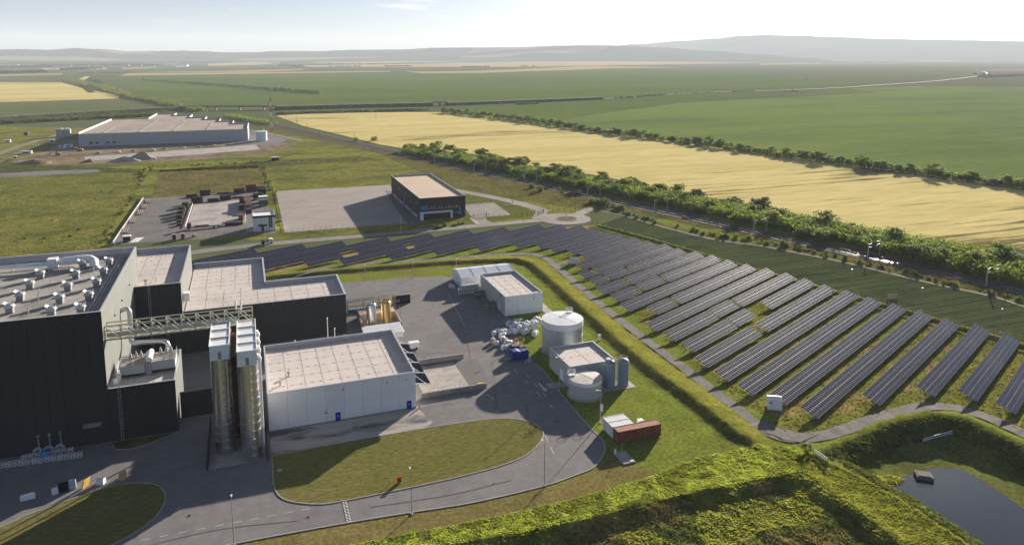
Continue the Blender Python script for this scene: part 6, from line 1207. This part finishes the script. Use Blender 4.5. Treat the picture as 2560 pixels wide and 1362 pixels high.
# ---- railway masts and wires
mpx = [(1013,384,1041,381),(1108,408,1136,403),(1207,432,1236,427),(1332,458,1364,453),(1485,491,1517,488),(1671,527,1706,526),(1910,580,1943,580),(2157,637,2188,641),(2470,712,2500,700)]
mast_tops = []
for i, (ax,ay,bx_,by_) in enumerate(mpx):
    c_ = (G(ax,ay)+G(bx_,by_))/2; j = min(range(len(RL)), key=lambda q: (RL[q]-c_).length); d_ = (RL[min(j+1,len(RL)-1)]-RL[max(j-1,0)]).normalized(); s_ = Vector((-d_.y,d_.x,0)); c_ = RL[j]
    tops = []
    for sg, nm in ((1,'tree belt'),(-1,'crop strip')):
        p = c_+s_*sg*5.6; t = thing('catenary_mast', f'{NTH[i]} railway mast pair from the far end, mast on the {nm} side', 'mast', (p.x,p.y,0), math.atan2(-s_.y*sg,-s_.x*sg), 'railway catenary masts')
        b = MB(); [b.bar((sx_*0.18,sy_*0.14,0),(sx_*0.13,sy_*0.1,7.6),0.07) for sx_ in (-1,1) for sy_ in (-1,1)]; [b.bar((-0.17,-0.13,0.7*k),(0.17,-0.13,0.7*k+0.6),0.05) for k in range(10)]; b.build('lattice_pole', M['galv'], t)
        MB().bar((0,0,6.9),(3.1,0,7.3),0.09).build('top_tube', M['galv'], t); MB().bar((0,0,5.6),(3.1,0,7.25),0.09).build('brace_tube', M['galv'], t); MB().bar((0.4,0,5.9),(3.0,0,5.6),0.06).build('steady_arm', M['coping'], t); MB().lathe([(0.12,0),(0.16,0.15),(0.12,0.3)], 0.5, 0, 8).build('insulator', M['white'], t, loc=(0,0,6.8))
        tops.append(p-s_*sg*3.05)
    mast_tops.append(tops)
for k, nm in enumerate(('far','near')):
    t = thing('overhead_wire', f'thin overhead wires above the {nm} railway track', 'wires', tuple(mast_tops[0][k]))
    for z_, sag, nn in ((7.3,0.9,'carrier_wire'),(5.6,0.15,'contact_wire')):
        pts = []
        for i in range(len(mast_tops)-1):
            a_, c_ = mast_tops[i][k], mast_tops[i+1][k]
            for q in range(6): f = q/6; p = a_.lerp(c_,f); p.z = z_-sag*4*f*(1-f); pts.append(p-mast_tops[0][k])
        MB().tube(pts, 0.02, 4, caps=False).build(nn, M['rustdark'], t)
# wooden line poles in fields
for i, (px, py, h_) in enumerate([(741,306,9),(940,297,10),(1112,287,9),(1170,183,12),(715,296,8),(744,321,9),(768,324,8),(886,357,9),(800,342,9),(1520,188,12),(1580,262,11),(1480,265,11)]):
    p = G(px,py); t = thing('line_pole', f'{NTH[i]} thin wooden line pole, standing in the far fields', 'pole', tuple(p), 0, 'line poles in the fields'); MB().lathe([(0.22,0),(0.13,h_)], n=6).build('pole', M['bark'], t); MB().bar((-0.9,0,h_-0.5),(0.9,0,h_-0.5),0.12).build('cross_arm', M['bark'], t)

for i, (x, y, lb) in enumerate([(8,138.4,'round drain cover on the front road near the grate'),(46,136.6,'round drain cover on the front road bend'),(69,156,'round drain cover on the road right of the oval lawn'),(-14,147,'round drain cover on the shaded left yard'),(62,228,'round drain cover in the middle of the yard'),(50,258,'round drain cover near the dark end wall')]):
    t = thing('drain_cover', lb, 'drain cover', (x,y,0.045)); MB().lathe([(0.45,0),(0.45,0.02),(0.36,0.02)], n=16).build('frame', M['grey'], t); MB().lathe([(0.36,0.012),(0.01,0.014)], n=16).build('lid', M['black'], t)
# ================================================================== VEGETATION
def leaf_cloud(centers, radii, n_per, size, rng, flat=0.75, up=0.35):
    """leaf-sized quads spread through clumps; returns verts, faces"""
    C = np.repeat(centers, n_per, 0); Rr = np.repeat(radii, n_per)[:,None]; n = len(C)
    d = rng.normal(size=(n,3)); d /= np.linalg.norm(d,axis=1,keepdims=True); rad = rng.random((n,1))**0.45
    p = C+d*rad*Rr*np.array([1,1,flat])
    nrm = d*0.7+rng.normal(size=(n,3))*0.55+np.array([0,0,up]); nrm /= np.linalg.norm(nrm,axis=1,keepdims=True)
    a = np.cross(nrm, rng.normal(size=(n,3))); a /= np.linalg.norm(a,axis=1,keepdims=True)+1e-9; b = np.cross(nrm,a)
    s = size*(0.6+0.8*rng.random((n,1))); a *= s*0.5; b *= s*0.36
    V = np.stack([p-a-b*0.6, p+a*0.2-b, p+a+b*0.5, p-a*0.1+b],1).reshape(-1,3); F = np.arange(n*4).reshape(-1,4)
    return V, F
def crown_mesh(name, h, w_, m_, seed, nclump=26, per=46, leaf=0.62, base=0.22):
    rng = np.random.default_rng(seed); c = []
    while len(c) < nclump:
        q = rng.uniform(-1,1,3)
        if np.linalg.norm(q) > 1: continue
        zz = h*(base+(1-base)*(q[2]*0.5+0.5)*0.88); ww = w_*0.5*(1-0.30*max(0,q[2]))*0.92
        c.append((q[0]*ww+0.15*w_*math.sin(seed), q[1]*ww, zz))
    c = np.array(c); r = (0.13+0.13*rng.random(nclump))*w_
    V, F = leaf_cloud(c, r, per, leaf, rng); V[:,2] = np.maximum(V[:,2], 0.05)
    return np_mesh(name, V, F, m_, False)
def trunk_mesh(h, seed, r=0.16):
    rnd = random.Random(seed); b = MB(); b.tube([(0,0,-0.3),(0.05,0,h*0.25),(rnd.uniform(-.2,.2),rnd.uniform(-.2,.2),h*0.55)], [r,r*0.8,r*0.45], 6)
    for k in range(4): a_ = k*1.57+rnd.random(); b.tube([(0.04,0,h*(0.22+0.07*k)),(math.cos(a_)*h*0.22,math.sin(a_)*h*0.22,h*(0.5+0.07*k))], [r*0.5,r*0.2], 5)
    return b.mesh('trunk', M['bark'])
PROTO = []
for i, (h, w_, m_) in enumerate([(8,6.5,'leaf1'),(9,7,'leaf2'),(7,6.5,'leaf3'),(6.5,5.5,'leaf1'),(10,6.5,'leaf2'),(7.5,7,'leaf4'),(6,6.5,'leaf3'),(8.5,7.5,'leaf1')]):
    PROTO.append((crown_mesh('crown', h, w_, M[m_], 40+i), trunk_mesh(h, i), h))
SHRUB = []
for i, (h, w_, m_) in enumerate([(3,3.6,'leaf1'),(2.4,3.2,'leaf3'),(3.4,3.8,'leaf2'),(2.2,3.4,'leaf4')]):
    SHRUB.append((crown_mesh('crown', h, w_, M[m_], 80+i, nclump=14, per=34, leaf=0.42, base=0.05), trunk_mesh(h, 20+i, 0.06), h))
def plant(name, pr, x, y, z, s, label, cat, group=None, sz=None, wide=1.0):
    o = D.objects.new(name, None); COL.objects.link(o); o.location = (x,y,z); o.rotation_euler = (0,0,random.random()*6.28); o.scale = (s*wide,s*wide,s*(sz or random.uniform(.7,1.0))); o.empty_display_size = 0.5
    tag(o, label, cat, group); link('crown', pr[0], o); link('trunk', pr[1], o); return o
def lerp_poly(P, t):
    t *= len(P)-1; i = min(int(t), len(P)-2); f = t-i; return P[i].lerp(P[i+1], f)
def belt(nearpx, farpx, n, label, group, protos, smin, smax, rows=1.0, wts=None):
    A, B = smooth_line(GL(nearpx),5), smooth_line(GL(farpx),5)
    # resample by arc length so spacing is even on the ground
    def resample(P, m=200):
        d = [0]; [d.append(d[-1]+(P[i+1]-P[i]).length) for i in range(len(P)-1)]; o = []; j = 0
        for k in range(m):
            s = d[-1]*k/(m-1)
            while j < len(d)-2 and d[j+1] < s: j += 1
            o.append(P[j].lerp(P[j+1], (s-d[j])/max(1e-6,d[j+1]-d[j])))
        return o
    A, B = resample(A), resample(B)
    for i in range(n):
        t = (i+random.random())/n; f = random.random()
        a_, b_ = lerp_poly(A,t), lerp_poly(B,t); p = a_.lerp(b_, f)+Vector((random.uniform(-1,1),random.uniform(-1,1),0))
        plant('tree', random.choices(protos, wts)[0], p.x, p.y, -0.1, random.uniform(smin,smax), label, 'tree', group, wide=1.45)
NEAR1 = [(1015,384),(1100,402),(1200,422),(1300,438),(1450,474),(1600,500),(1800,548),(2000,592),(2200,634),(2400,674),(2600,722)]
FAR1 = [(1015,372),(1100,372),(1200,388),(1330,416),(1500,446),(1700,490),(1900,528),(2100,575),(2300,622),(2450,645),(2600,665)]
belt(NEAR1, FAR1, 185, 'dense green tree in the wide belt beyond the railway', 'tree belt along the railway', PROTO, 0.72, 1.28)
belt([(1105,283),(1300,305),(1500,334),(1700,358),(1900,388),(2100,414),(2300,441),(2620,485)], [(1105,280),(1300,301),(1500,330),(1700,353),(1900,382),(2100,407),(2300,434),(2620,477)], 112, 'green tree in the hedge row between wheat and green field', 'tree row beyond the wheat', PROTO, 0.95, 1.35)
# shrubs along the near side of the railway and by the roundabout
def shrubs(linepx, n, label, group, smin=0.6, smax=1.2, spread=2.5, protos=None):
    A = smooth_line(GL(linepx),6)
    for i in range(n):
        p = lerp_poly(A, random.random())+Vector((random.uniform(-spread,spread),random.uniform(-spread,spread),0)); z_ = hz(p) if X0 < p.x < X1 and Y0 < p.y < Y1 else 0
        plant('shrub', random.choice(protos or SHRUB), p.x, p.y, z_-0.1, random.uniform(smin,smax), label, 'shrub', group)
shrubs([(1475,506),(1520,516),(1560,528)], 12, 'rounded shrub in the thicket by the roundabout lane', 'roundabout thicket', 0.9, 1.8, 2.5)
shrubs([(1560,531),(1662,560),(1785,588),(1893,603),(1990,622)], 46, 'low shrub on the near side of the railway', 'shrubs beside the railway', 0.45, 1.1, 2.6)
shrubs([(1990,622),(2150,657),(2350,704),(2560,752)], 46, 'small scrub bush between railway and crop strip', 'scrub beside the crop strip', 0.35, 0.85, 2.2)
shrubs([(1040,376),(1150,412),(1260,440),(1340,455),(1450,492)], 34, 'scattered bush along the railway above the black building', 'bushes above the black building', 0.5, 1.3, 4)
for px, py, s in ((935,352,1.6),(892,352,1.1),(1040,392,1.4),(1060,398,1.1),(1128,410,1.0),(1330,470,1.0),(1352,478,1.2)): p = G(px,py); plant('shrub', SHRUB[0], p.x, p.y, 0, s*1.5, 'single round bush on the railway bank', 'shrub', 'single bank bushes')
shrubs([(1090,520+50),(1120,566),(1165,558)], 16, 'dark shrub in the bed before the black building', 'front bed shrubs', 0.5, 0.9, 1.6)
shrubs([(685,480),(690,530),(700,580)], 16, 'dark scrub along the strip between depot and gravel yard', 'scrub strip', 0.4, 0.9, 1.2)
shrubs([(655,418),(668,450),(676,478)], 18, 'dark scrub in the ditch line behind the depot', 'ditch scrub', 0.5, 1.0, 1.4)
shrubs([(360,440),(345,470),(300,540),(250,620)], 24, 'dark scrub in the ditch along the left meadow', 'meadow ditch scrub', 0.4, 0.85, 1.6)
shrubs([(400,418),(520,412),(650,405)], 22, 'dark scrub along the meadow hedge below the far site', 'meadow hedge', 0.4, 0.8, 1.6)
shrubs([(20,470),(150,520),(280,480),(200,560),(120,600),(60,540)], 16, 'small lone bush in the left meadow', 'meadow bushes', 0.35, 0.75, 9)
shrubs([(1500,566),(1700,624),(1900,682),(2100,738),(2300,794),(2560,872)], 18, 'low scrub on the bank between solar field and crop strip', 'scrub on the solar bank', 0.25, 0.5, 1.0)
p = G(2015,1128); plant('shrub', SHRUB[2], p.x, p.y, hz(p), 0.8, 'dark round bush at the pond corner railing', 'shrub')
yw = crown_mesh('crown', 2.2, 3.0, M['weed'], 99, nclump=14, per=34, leaf=0.42, base=0.05)
for i in range(16): p = lerp_poly(GL([(345,446),(372,425),(385,418)]), random.random()); plant('shrub', (yw, SHRUB[0][1], 2), p.x+random.uniform(-3,3), p.y+random.uniform(-4,4), 0, random.uniform(0.9,1.5), 'yellow flowering bush in the left meadow corner', 'shrub', 'yellow flowering bushes')
# tufts: rank grass and weeds nobody could count
def tufts(name, label, X, Y, Z, size, m_, seed):
    rng = np.random.default_rng(seed); n = len(X); C = np.stack([X,Y,Z],-1)
    V = []; 
    for k in range(3):
        a = rng.random(n)*6.283; s = size*(0.6+0.8*rng.random(n)); dx, dy = np.cos(a)*s*0.5, np.sin(a)*s*0.5; lean = rng.normal(size=(n,2))*0.25*s[:,None]; hh = s*(0.22+0.4*rng.random(n))
        o = C+np.stack([rng.normal(size=n)*size*0.35, rng.normal(size=n)*size*0.35, np.zeros(n)-0.05],-1)
        e = np.stack([dx,dy,np.zeros(n)],-1); up = np.stack([lean[:,0],lean[:,1],hh],-1)
        V.append(np.stack([o-e*0.6, o+e*0.6, o+e+up, o-e+up],1))
    V = np.concatenate(V).reshape(-1,3); F = np.arange(len(V)).reshape(-1,4)
    return tag(link(name, np_mesh(name, V, F, m_, False)), label, 'weeds', kind='stuff')
rg = np.random.default_rng(5)
def mixed(name, label, x, y, z, size, seed):
    s = vnoise(x*0.07+seed, y*0.05); s2 = vnoise(x*0.3, y*0.22+seed)
    for k, (lo, hi, mm) in enumerate(((-1,0.44,'weed3'),(0.44,0.66,'weedm'),(0.66,2,'weed2'))):
        m = (s*0.6+s2*0.4 >= lo) & (s*0.6+s2*0.4 < hi); tufts(name, ['dark ','green ','straw coloured '][k]+label, x[m], y[m], z[m], size, M[mm], seed+k)
def scatter(poly, n):
    P = np.array([(p[0],p[1]) for p in poly]); lo = P.min(0); hi = P.max(0); x = rg.uniform(lo[0],hi[0],n*3); y = rg.uniform(lo[1],hi[1],n*3); m = poly_mask(x,y,poly); x, y = x[m][:n], y[m][:n]; return x, y
BANK = GL([(820,1372),(1080,1322),(1250,1288),(1450,1243),(1620,1192),(1750,1142),(1900,1112),(1990,1118),(2030,1140),(2005,1185),(1900,1205),(1700,1245),(1480,1300),(1300,1340),(1040,1382)])
x, y = scatter(BANK, 26000); s = vnoise(x*0.16+3, y*0.16)*0.6+vnoise(x*0.5, y*0.5+7)*0.4; k_ = rg.random(len(x)) < 0.45+0.8*s; x, y, s = x[k_], y[k_], s[k_]
for lo, hi, mm, sz_, lb in ((0,0.30,'weed3',0.18,'dark patches of tall grass on the front bank'),(0.30,0.62,'weed',0.24,'yellow-green tall grass along the front bank'),(0.62,2,'weed',0.32,'seeding tall grass along the front bank')):
    m = (s >= lo) & (s < hi); tufts('tall_grass', lb, x[m], y[m], height(x[m],y[m]), sz_, M[mm], 1)
VA = [p for p in BASIN_A if p.y > 60]
x, y = scatter([(p.x,max(p.y,84)) for p in BASIN_A], 24000); z_ = height(x,y); s = vnoise(x*0.12, y*0.12)
for lo, hi, mm, nm, lb in ((0,0.42,'weed','weeds','green weeds in the front basin'),(0.42,0.62,'weed3','weeds','dark weeds in the front basin'),(0.62,1.1,'weed2','weeds','dry straw weeds in the front basin')):
    m = (s >= lo) & (s < hi); tufts(nm, lb, x[m], y[m], z_[m], 0.3, M[mm], 2)
x, y = scatter([(p.x,p.y) for p in BASIN_B], 12000); z_ = height(x,y); m = z_ > WZ+0.05; tufts('weeds', 'dark rank growth on the pond slopes', x[m], y[m], z_[m], 0.4, M['weed3'], 3)
x, y = scatter(GL([(1990,1118),(2040,1140),(2190,1215),(2300,1282),(2420,1365),(2240,1362),(2130,1275),(2010,1182)]), 8000); tufts('tall_grass', 'tall grass on the bank between basin and pond', x, y, height(x,y), 0.24, M['weed'], 4)
sf = GL([(1390,600),(1480,565),(1960,690),(2560,840),(2560,1080),(2400,1010),(2300,1010),(2100,1070),(1960,1080),(1420,660)]); x, y = scatter(sf, 20000); s = vnoise(x*0.2,y*0.2)
m = s < 0.62; tufts('grass_tufts', 'green grass growing between the solar rows', x[m], y[m], height(x[m],y[m]), 0.32, M['weedm'], 5); tufts('grass_tufts', 'dry grass growing between the solar rows', x[~m], y[~m], height(x[~m],y[~m]), 0.34, M['weed2'], 6)
dxy = [c for c in CREST]; cx_ = []; 
t_ = rg.random(9000); Cp = smooth_line([Vector(p) for p in CREST], 6); pts = np.array([lerp_poly(Cp, v)[:2] for v in t_]); x = pts[:,0]+rg.normal(size=9000)*2.0; y = pts[:,1]+rg.normal(size=9000)*2.0
yard = poly_mask(x,y,YARD); x, y = x[~yard], y[~yard]; d_, s_ = seg_dist(x,y,CREST); m = s_ < 0; tufts('tall_grass', 'grass coloured dark for the shaded face of the earth bund', x[m], y[m], height(x[m],y[m]), 0.2, M['weed3'], 7); tufts('tall_grass', 'grass coloured bright for the sunny face of the earth bund', x[~m][::3], y[~m][::3], height(x[~m][::3],y[~m][::3]), 0.16, M['weedm'], 8)  # leaf colours repeat the bund's shade and sun
mw = GL([(0,440),(360,430),(340,470),(250,625),(0,640)]); x, y = scatter(mw, 16000); mixed('meadow_tufts', 'rough grass tussocks in the left meadow', x, y, np.zeros(len(x)), 0.42, 63)
mw = GL([(690,400),(960,390),(980,460),(690,475)]); x, y = scatter(mw, 6000); mixed('meadow_tufts', 'rough grass tussocks behind the gravel yard', x, y, np.zeros(len(x)), 0.42, 70)
mw = GL([(405,425),(645,412),(655,476),(385,490)]); x, y = scatter(mw, 3500); mixed('meadow_tufts', 'dry tussocks behind the depot', x, y, np.zeros(len(x)), 0.42, 84)
mw = GL([(980,395),(1150,432),(1300,465),(1470,500),(1480,530),(1300,500),(1120,455)]); x, y = scatter(mw, 6000); mixed('meadow_tufts', 'brown and green tussocks along the railway bank', x, y, np.zeros(len(x)), 0.42, 77)
W_ = wp+[wp[0]]; t_ = rg.random(5000); pp = np.array([lerp_poly([Vector(q) for q in W_], v)[:2] for v in t_]); x = pp[:,0]+rg.normal(size=5000)*0.7; y = pp[:,1]+rg.normal(size=5000)*0.7; z_ = height(x,y); m = (z_ > WZ-0.12) & (z_ < WZ+0.9)
tufts('reeds', 'bright reeds along the edge of the pond', x[m], y[m], np.maximum(z_[m],WZ), 0.5, M['weed'], 14)
# far woods, hedges and village trees as masses
def woods(name, label, segs, size, seed, m_='farwood', per=7):
    rng = np.random.default_rng(seed); V = []; F = []; o = 0
    for (pa, pb, n, wd, hh) in segs:
        a_, b_ = np.array(G(*pa)), np.array(G(*pb)); d = b_-a_; nn = np.array([-d[1],d[0],0]); nn /= np.linalg.norm(nn)
        t = rng.random(n); c = a_+d*t[:,None]+nn*(rng.random((n,1))-0.5)*wd; c[:,2] = hh*(0.35+0.3*rng.random(n))
        v, f = leaf_cloud(c, hh*(0.35+0.35*rng.random(n)), per*3, size, rng, 0.8); V.append(v); F.append(f+o); o += len(v)
    V = np.concatenate(V); V[:,2] = np.maximum(V[:,2],0.0); return tag(link(name, np_mesh(name, V, np.concatenate(F), M[m_], False)), label, 'trees', kind='stuff')
woods('woods', 'belts of village trees and woods below the left hills', [((-80,172),(110,168),500,200,13),((0,161),(200,159),700,700,14),((150,161),(330,159),700,700,14),((320,159),(480,156),600,600,14),((100,165),(400,164),600,400,12),((480,160),(620,152),300,300,13),((0,184),(110,181),260,50,11),((160,176),(240,172),140,70,11)], 9.0, 21, per=4)
woods('woods', 'dark hedges and copses across the distant plain', [((690,160),(830,154),150,160,12),((735,164),(1060,159),170,60,11),((1060,159),(1290,153),90,50,10),((1290,153),(1480,148),120,50,11),((1480,148),(1700,143),130,150,12),((1700,146),(1960,143),80,300,10),((960,167),(1030,166),60,25,8),((820,168),(900,167),30,20,7),((1155,169),(1225,168),50,20,7),((1580,155),(1604,155),20,40,10),((1700,154),(1715,154),12,30,9),((1300,167),(1345,167),25,20,6),((700,164),(755,168),70,90,10)], 7.0, 22)
woods('woods', 'hazy tree lines and settlements on the right plain', [((2050,141),(2560,141),300,1500,14),((2030,152),(2200,150),60,150,9),((1960,148),(2100,147),50,200,10),((2200,146),(2560,144),120,400,10),((2455,194),(2560,190),90,40,7),((2440,186),(2470,190),20,30,6),((2035,153),(2045,153),8,30,9),((2205,158),(2225,158),14,25,8),((2165,157),(2180,157),8,25,7)], 7.0, 23)
woods('roadside_scrub', 'dark scrub along the country road across the green plain', [((1290,262),(1350,260),60,14,3.5),((1530,246),(1590,244),40,10,3),((1590,243),(1660,238),60,10,3.5),((1660,236),(1800,233),40,10,2.5),((1830,231),(1885,228),30,10,3),((1960,231),(1995,229),22,10,4),((1880,228),(2000,224),26,8,2.5),((2010,199),(2020,199),8,10,4)], 2.2, 24, 'leaf2', 5)
woods('woods', 'belt of trees along the far railway curve', [((165,199),(240,218),190,45,9),((240,214),(300,236),170,34,9),((300,238),(390,256),200,26,8),((390,256),(500,281),200,20,8)], 1.9, 31, 'leaf2', 9)
woods('woods', 'bushes between the far warehouse and the mast', [((575,292),(680,312),150,16,5)], 1.3, 32, 'leaf1', 9)
woods('woods', 'dark bushes on the motorway embankments', [((690,286),(1075,276),300,14,4.5),((-60,313),(420,288),420,16,5.5)], 1.6, 33, 'leaf2', 8)
woods('woods', 'long dark hedge of trees across the far green field', [((360,203),(500,211),150,14,9),((500,211),(650,223),150,12,9),((650,223),(805,235),170,12,9)], 2.4, 34, 'leaf2', 9)
woods('railway_scrub', 'grey green scrub on the far railway junction', [((200,184),(330,182),90,120,5),((230,200),(300,240),110,30,4),((330,240),(470,270),90,14,4)], 3.0, 25, 'leaf4', 5)
woods('undergrowth', 'dense green undergrowth below the railway tree belt', [((1020,380),(1200,412),430,18,5.4),((1200,412),(1450,462),480,20,5.6),((1450,462),(1800,530),540,22,5.8),((1800,530),(2200,612),580,26,6.0),((2200,612),(2620,706),620,30,6.2)], 0.95, 41, 'leaf1', 10)
woods('undergrowth', 'green undergrowth below the tree row beyond the wheat', [((1105,282),(1500,332),320,8,4.6),((1500,332),(1900,385),320,8,4.6),((1900,385),(2300,437),300,8,4.6),((2300,437),(2620,481),240,8,4.6)], 0.95, 42, 'leaf1', 9)
# far houses and sheds
def house(px, py, L_, W_, h_, rz, m_, label, group='far village houses'):
    p = G(px,py); t = thing('village_house', label, 'house', (p.x,p.y,0), rz, group); MB().box(-L_/2,L_/2,-W_/2,W_/2,0,h_).build('wall', M[m_], t); b = MB(); rh = h_+W_*0.3
    b.quad((-L_/2-.4,-W_/2-.4,h_),(L_/2+.4,-W_/2-.4,h_),(L_/2+.4,0,rh),(-L_/2-.4,0,rh)); b.quad((-L_/2-.4,0,rh),(L_/2+.4,0,rh),(L_/2+.4,W_/2+.4,h_),(-L_/2-.4,W_/2+.4,h_)); [b.poly([(s*L_/2,-W_/2,h_),(s*L_/2,W_/2,h_),(s*L_/2,0,rh)]) for s in (-1,1)]; b.build('roof', M['rustroof'] if h_ < 9 and m_ == 'white' and L_ < 20 else M['white'], t)
for i in range(22): house(20+22*i+random.uniform(-8,8), random.uniform(163,169), random.uniform(10,15), 9, random.uniform(4,7), random.random()*3, 'white', 'small white village house among the far left trees')
for i, (px, py, L_, lb) in enumerate([(2061,137.6+3,70,'first white shed on the hazy right plain'),(2087,141.5,80,'second white shed on the hazy right plain'),(2120,141.3,130,'long white shed on the hazy right plain'),(2177,143.5,30,'lone white tank shed on the right plain'),(452,166.5,110,'long white shed at the edge of the far village')]): house(px, py, L_, 30, 9, -0.35, 'white', lb, None)
# ================================================================== HAZE
hz_o = MB().box(-26000,29500,-2500,29000,-6,720).build('haze', D.materials.new('haze_air')); hm = hz_o.data.materials[0]; hm.use_nodes = True; N = hm.node_tree.nodes; N.clear()
vo = N.new('ShaderNodeVolumePrincipled'); vo.inputs['Color'].default_value = (0.80,0.90,1.0,1); vo.inputs['Density'].default_value = 6.2e-5; vo.inputs['Anisotropy'].default_value = 0.04
om = N.new('ShaderNodeOutputMaterial'); hm.node_tree.links.new(vo.outputs[0], om.inputs['Volume']); tag(hz_o, 'pale morning haze over the plain', 'haze', kind='stuff')
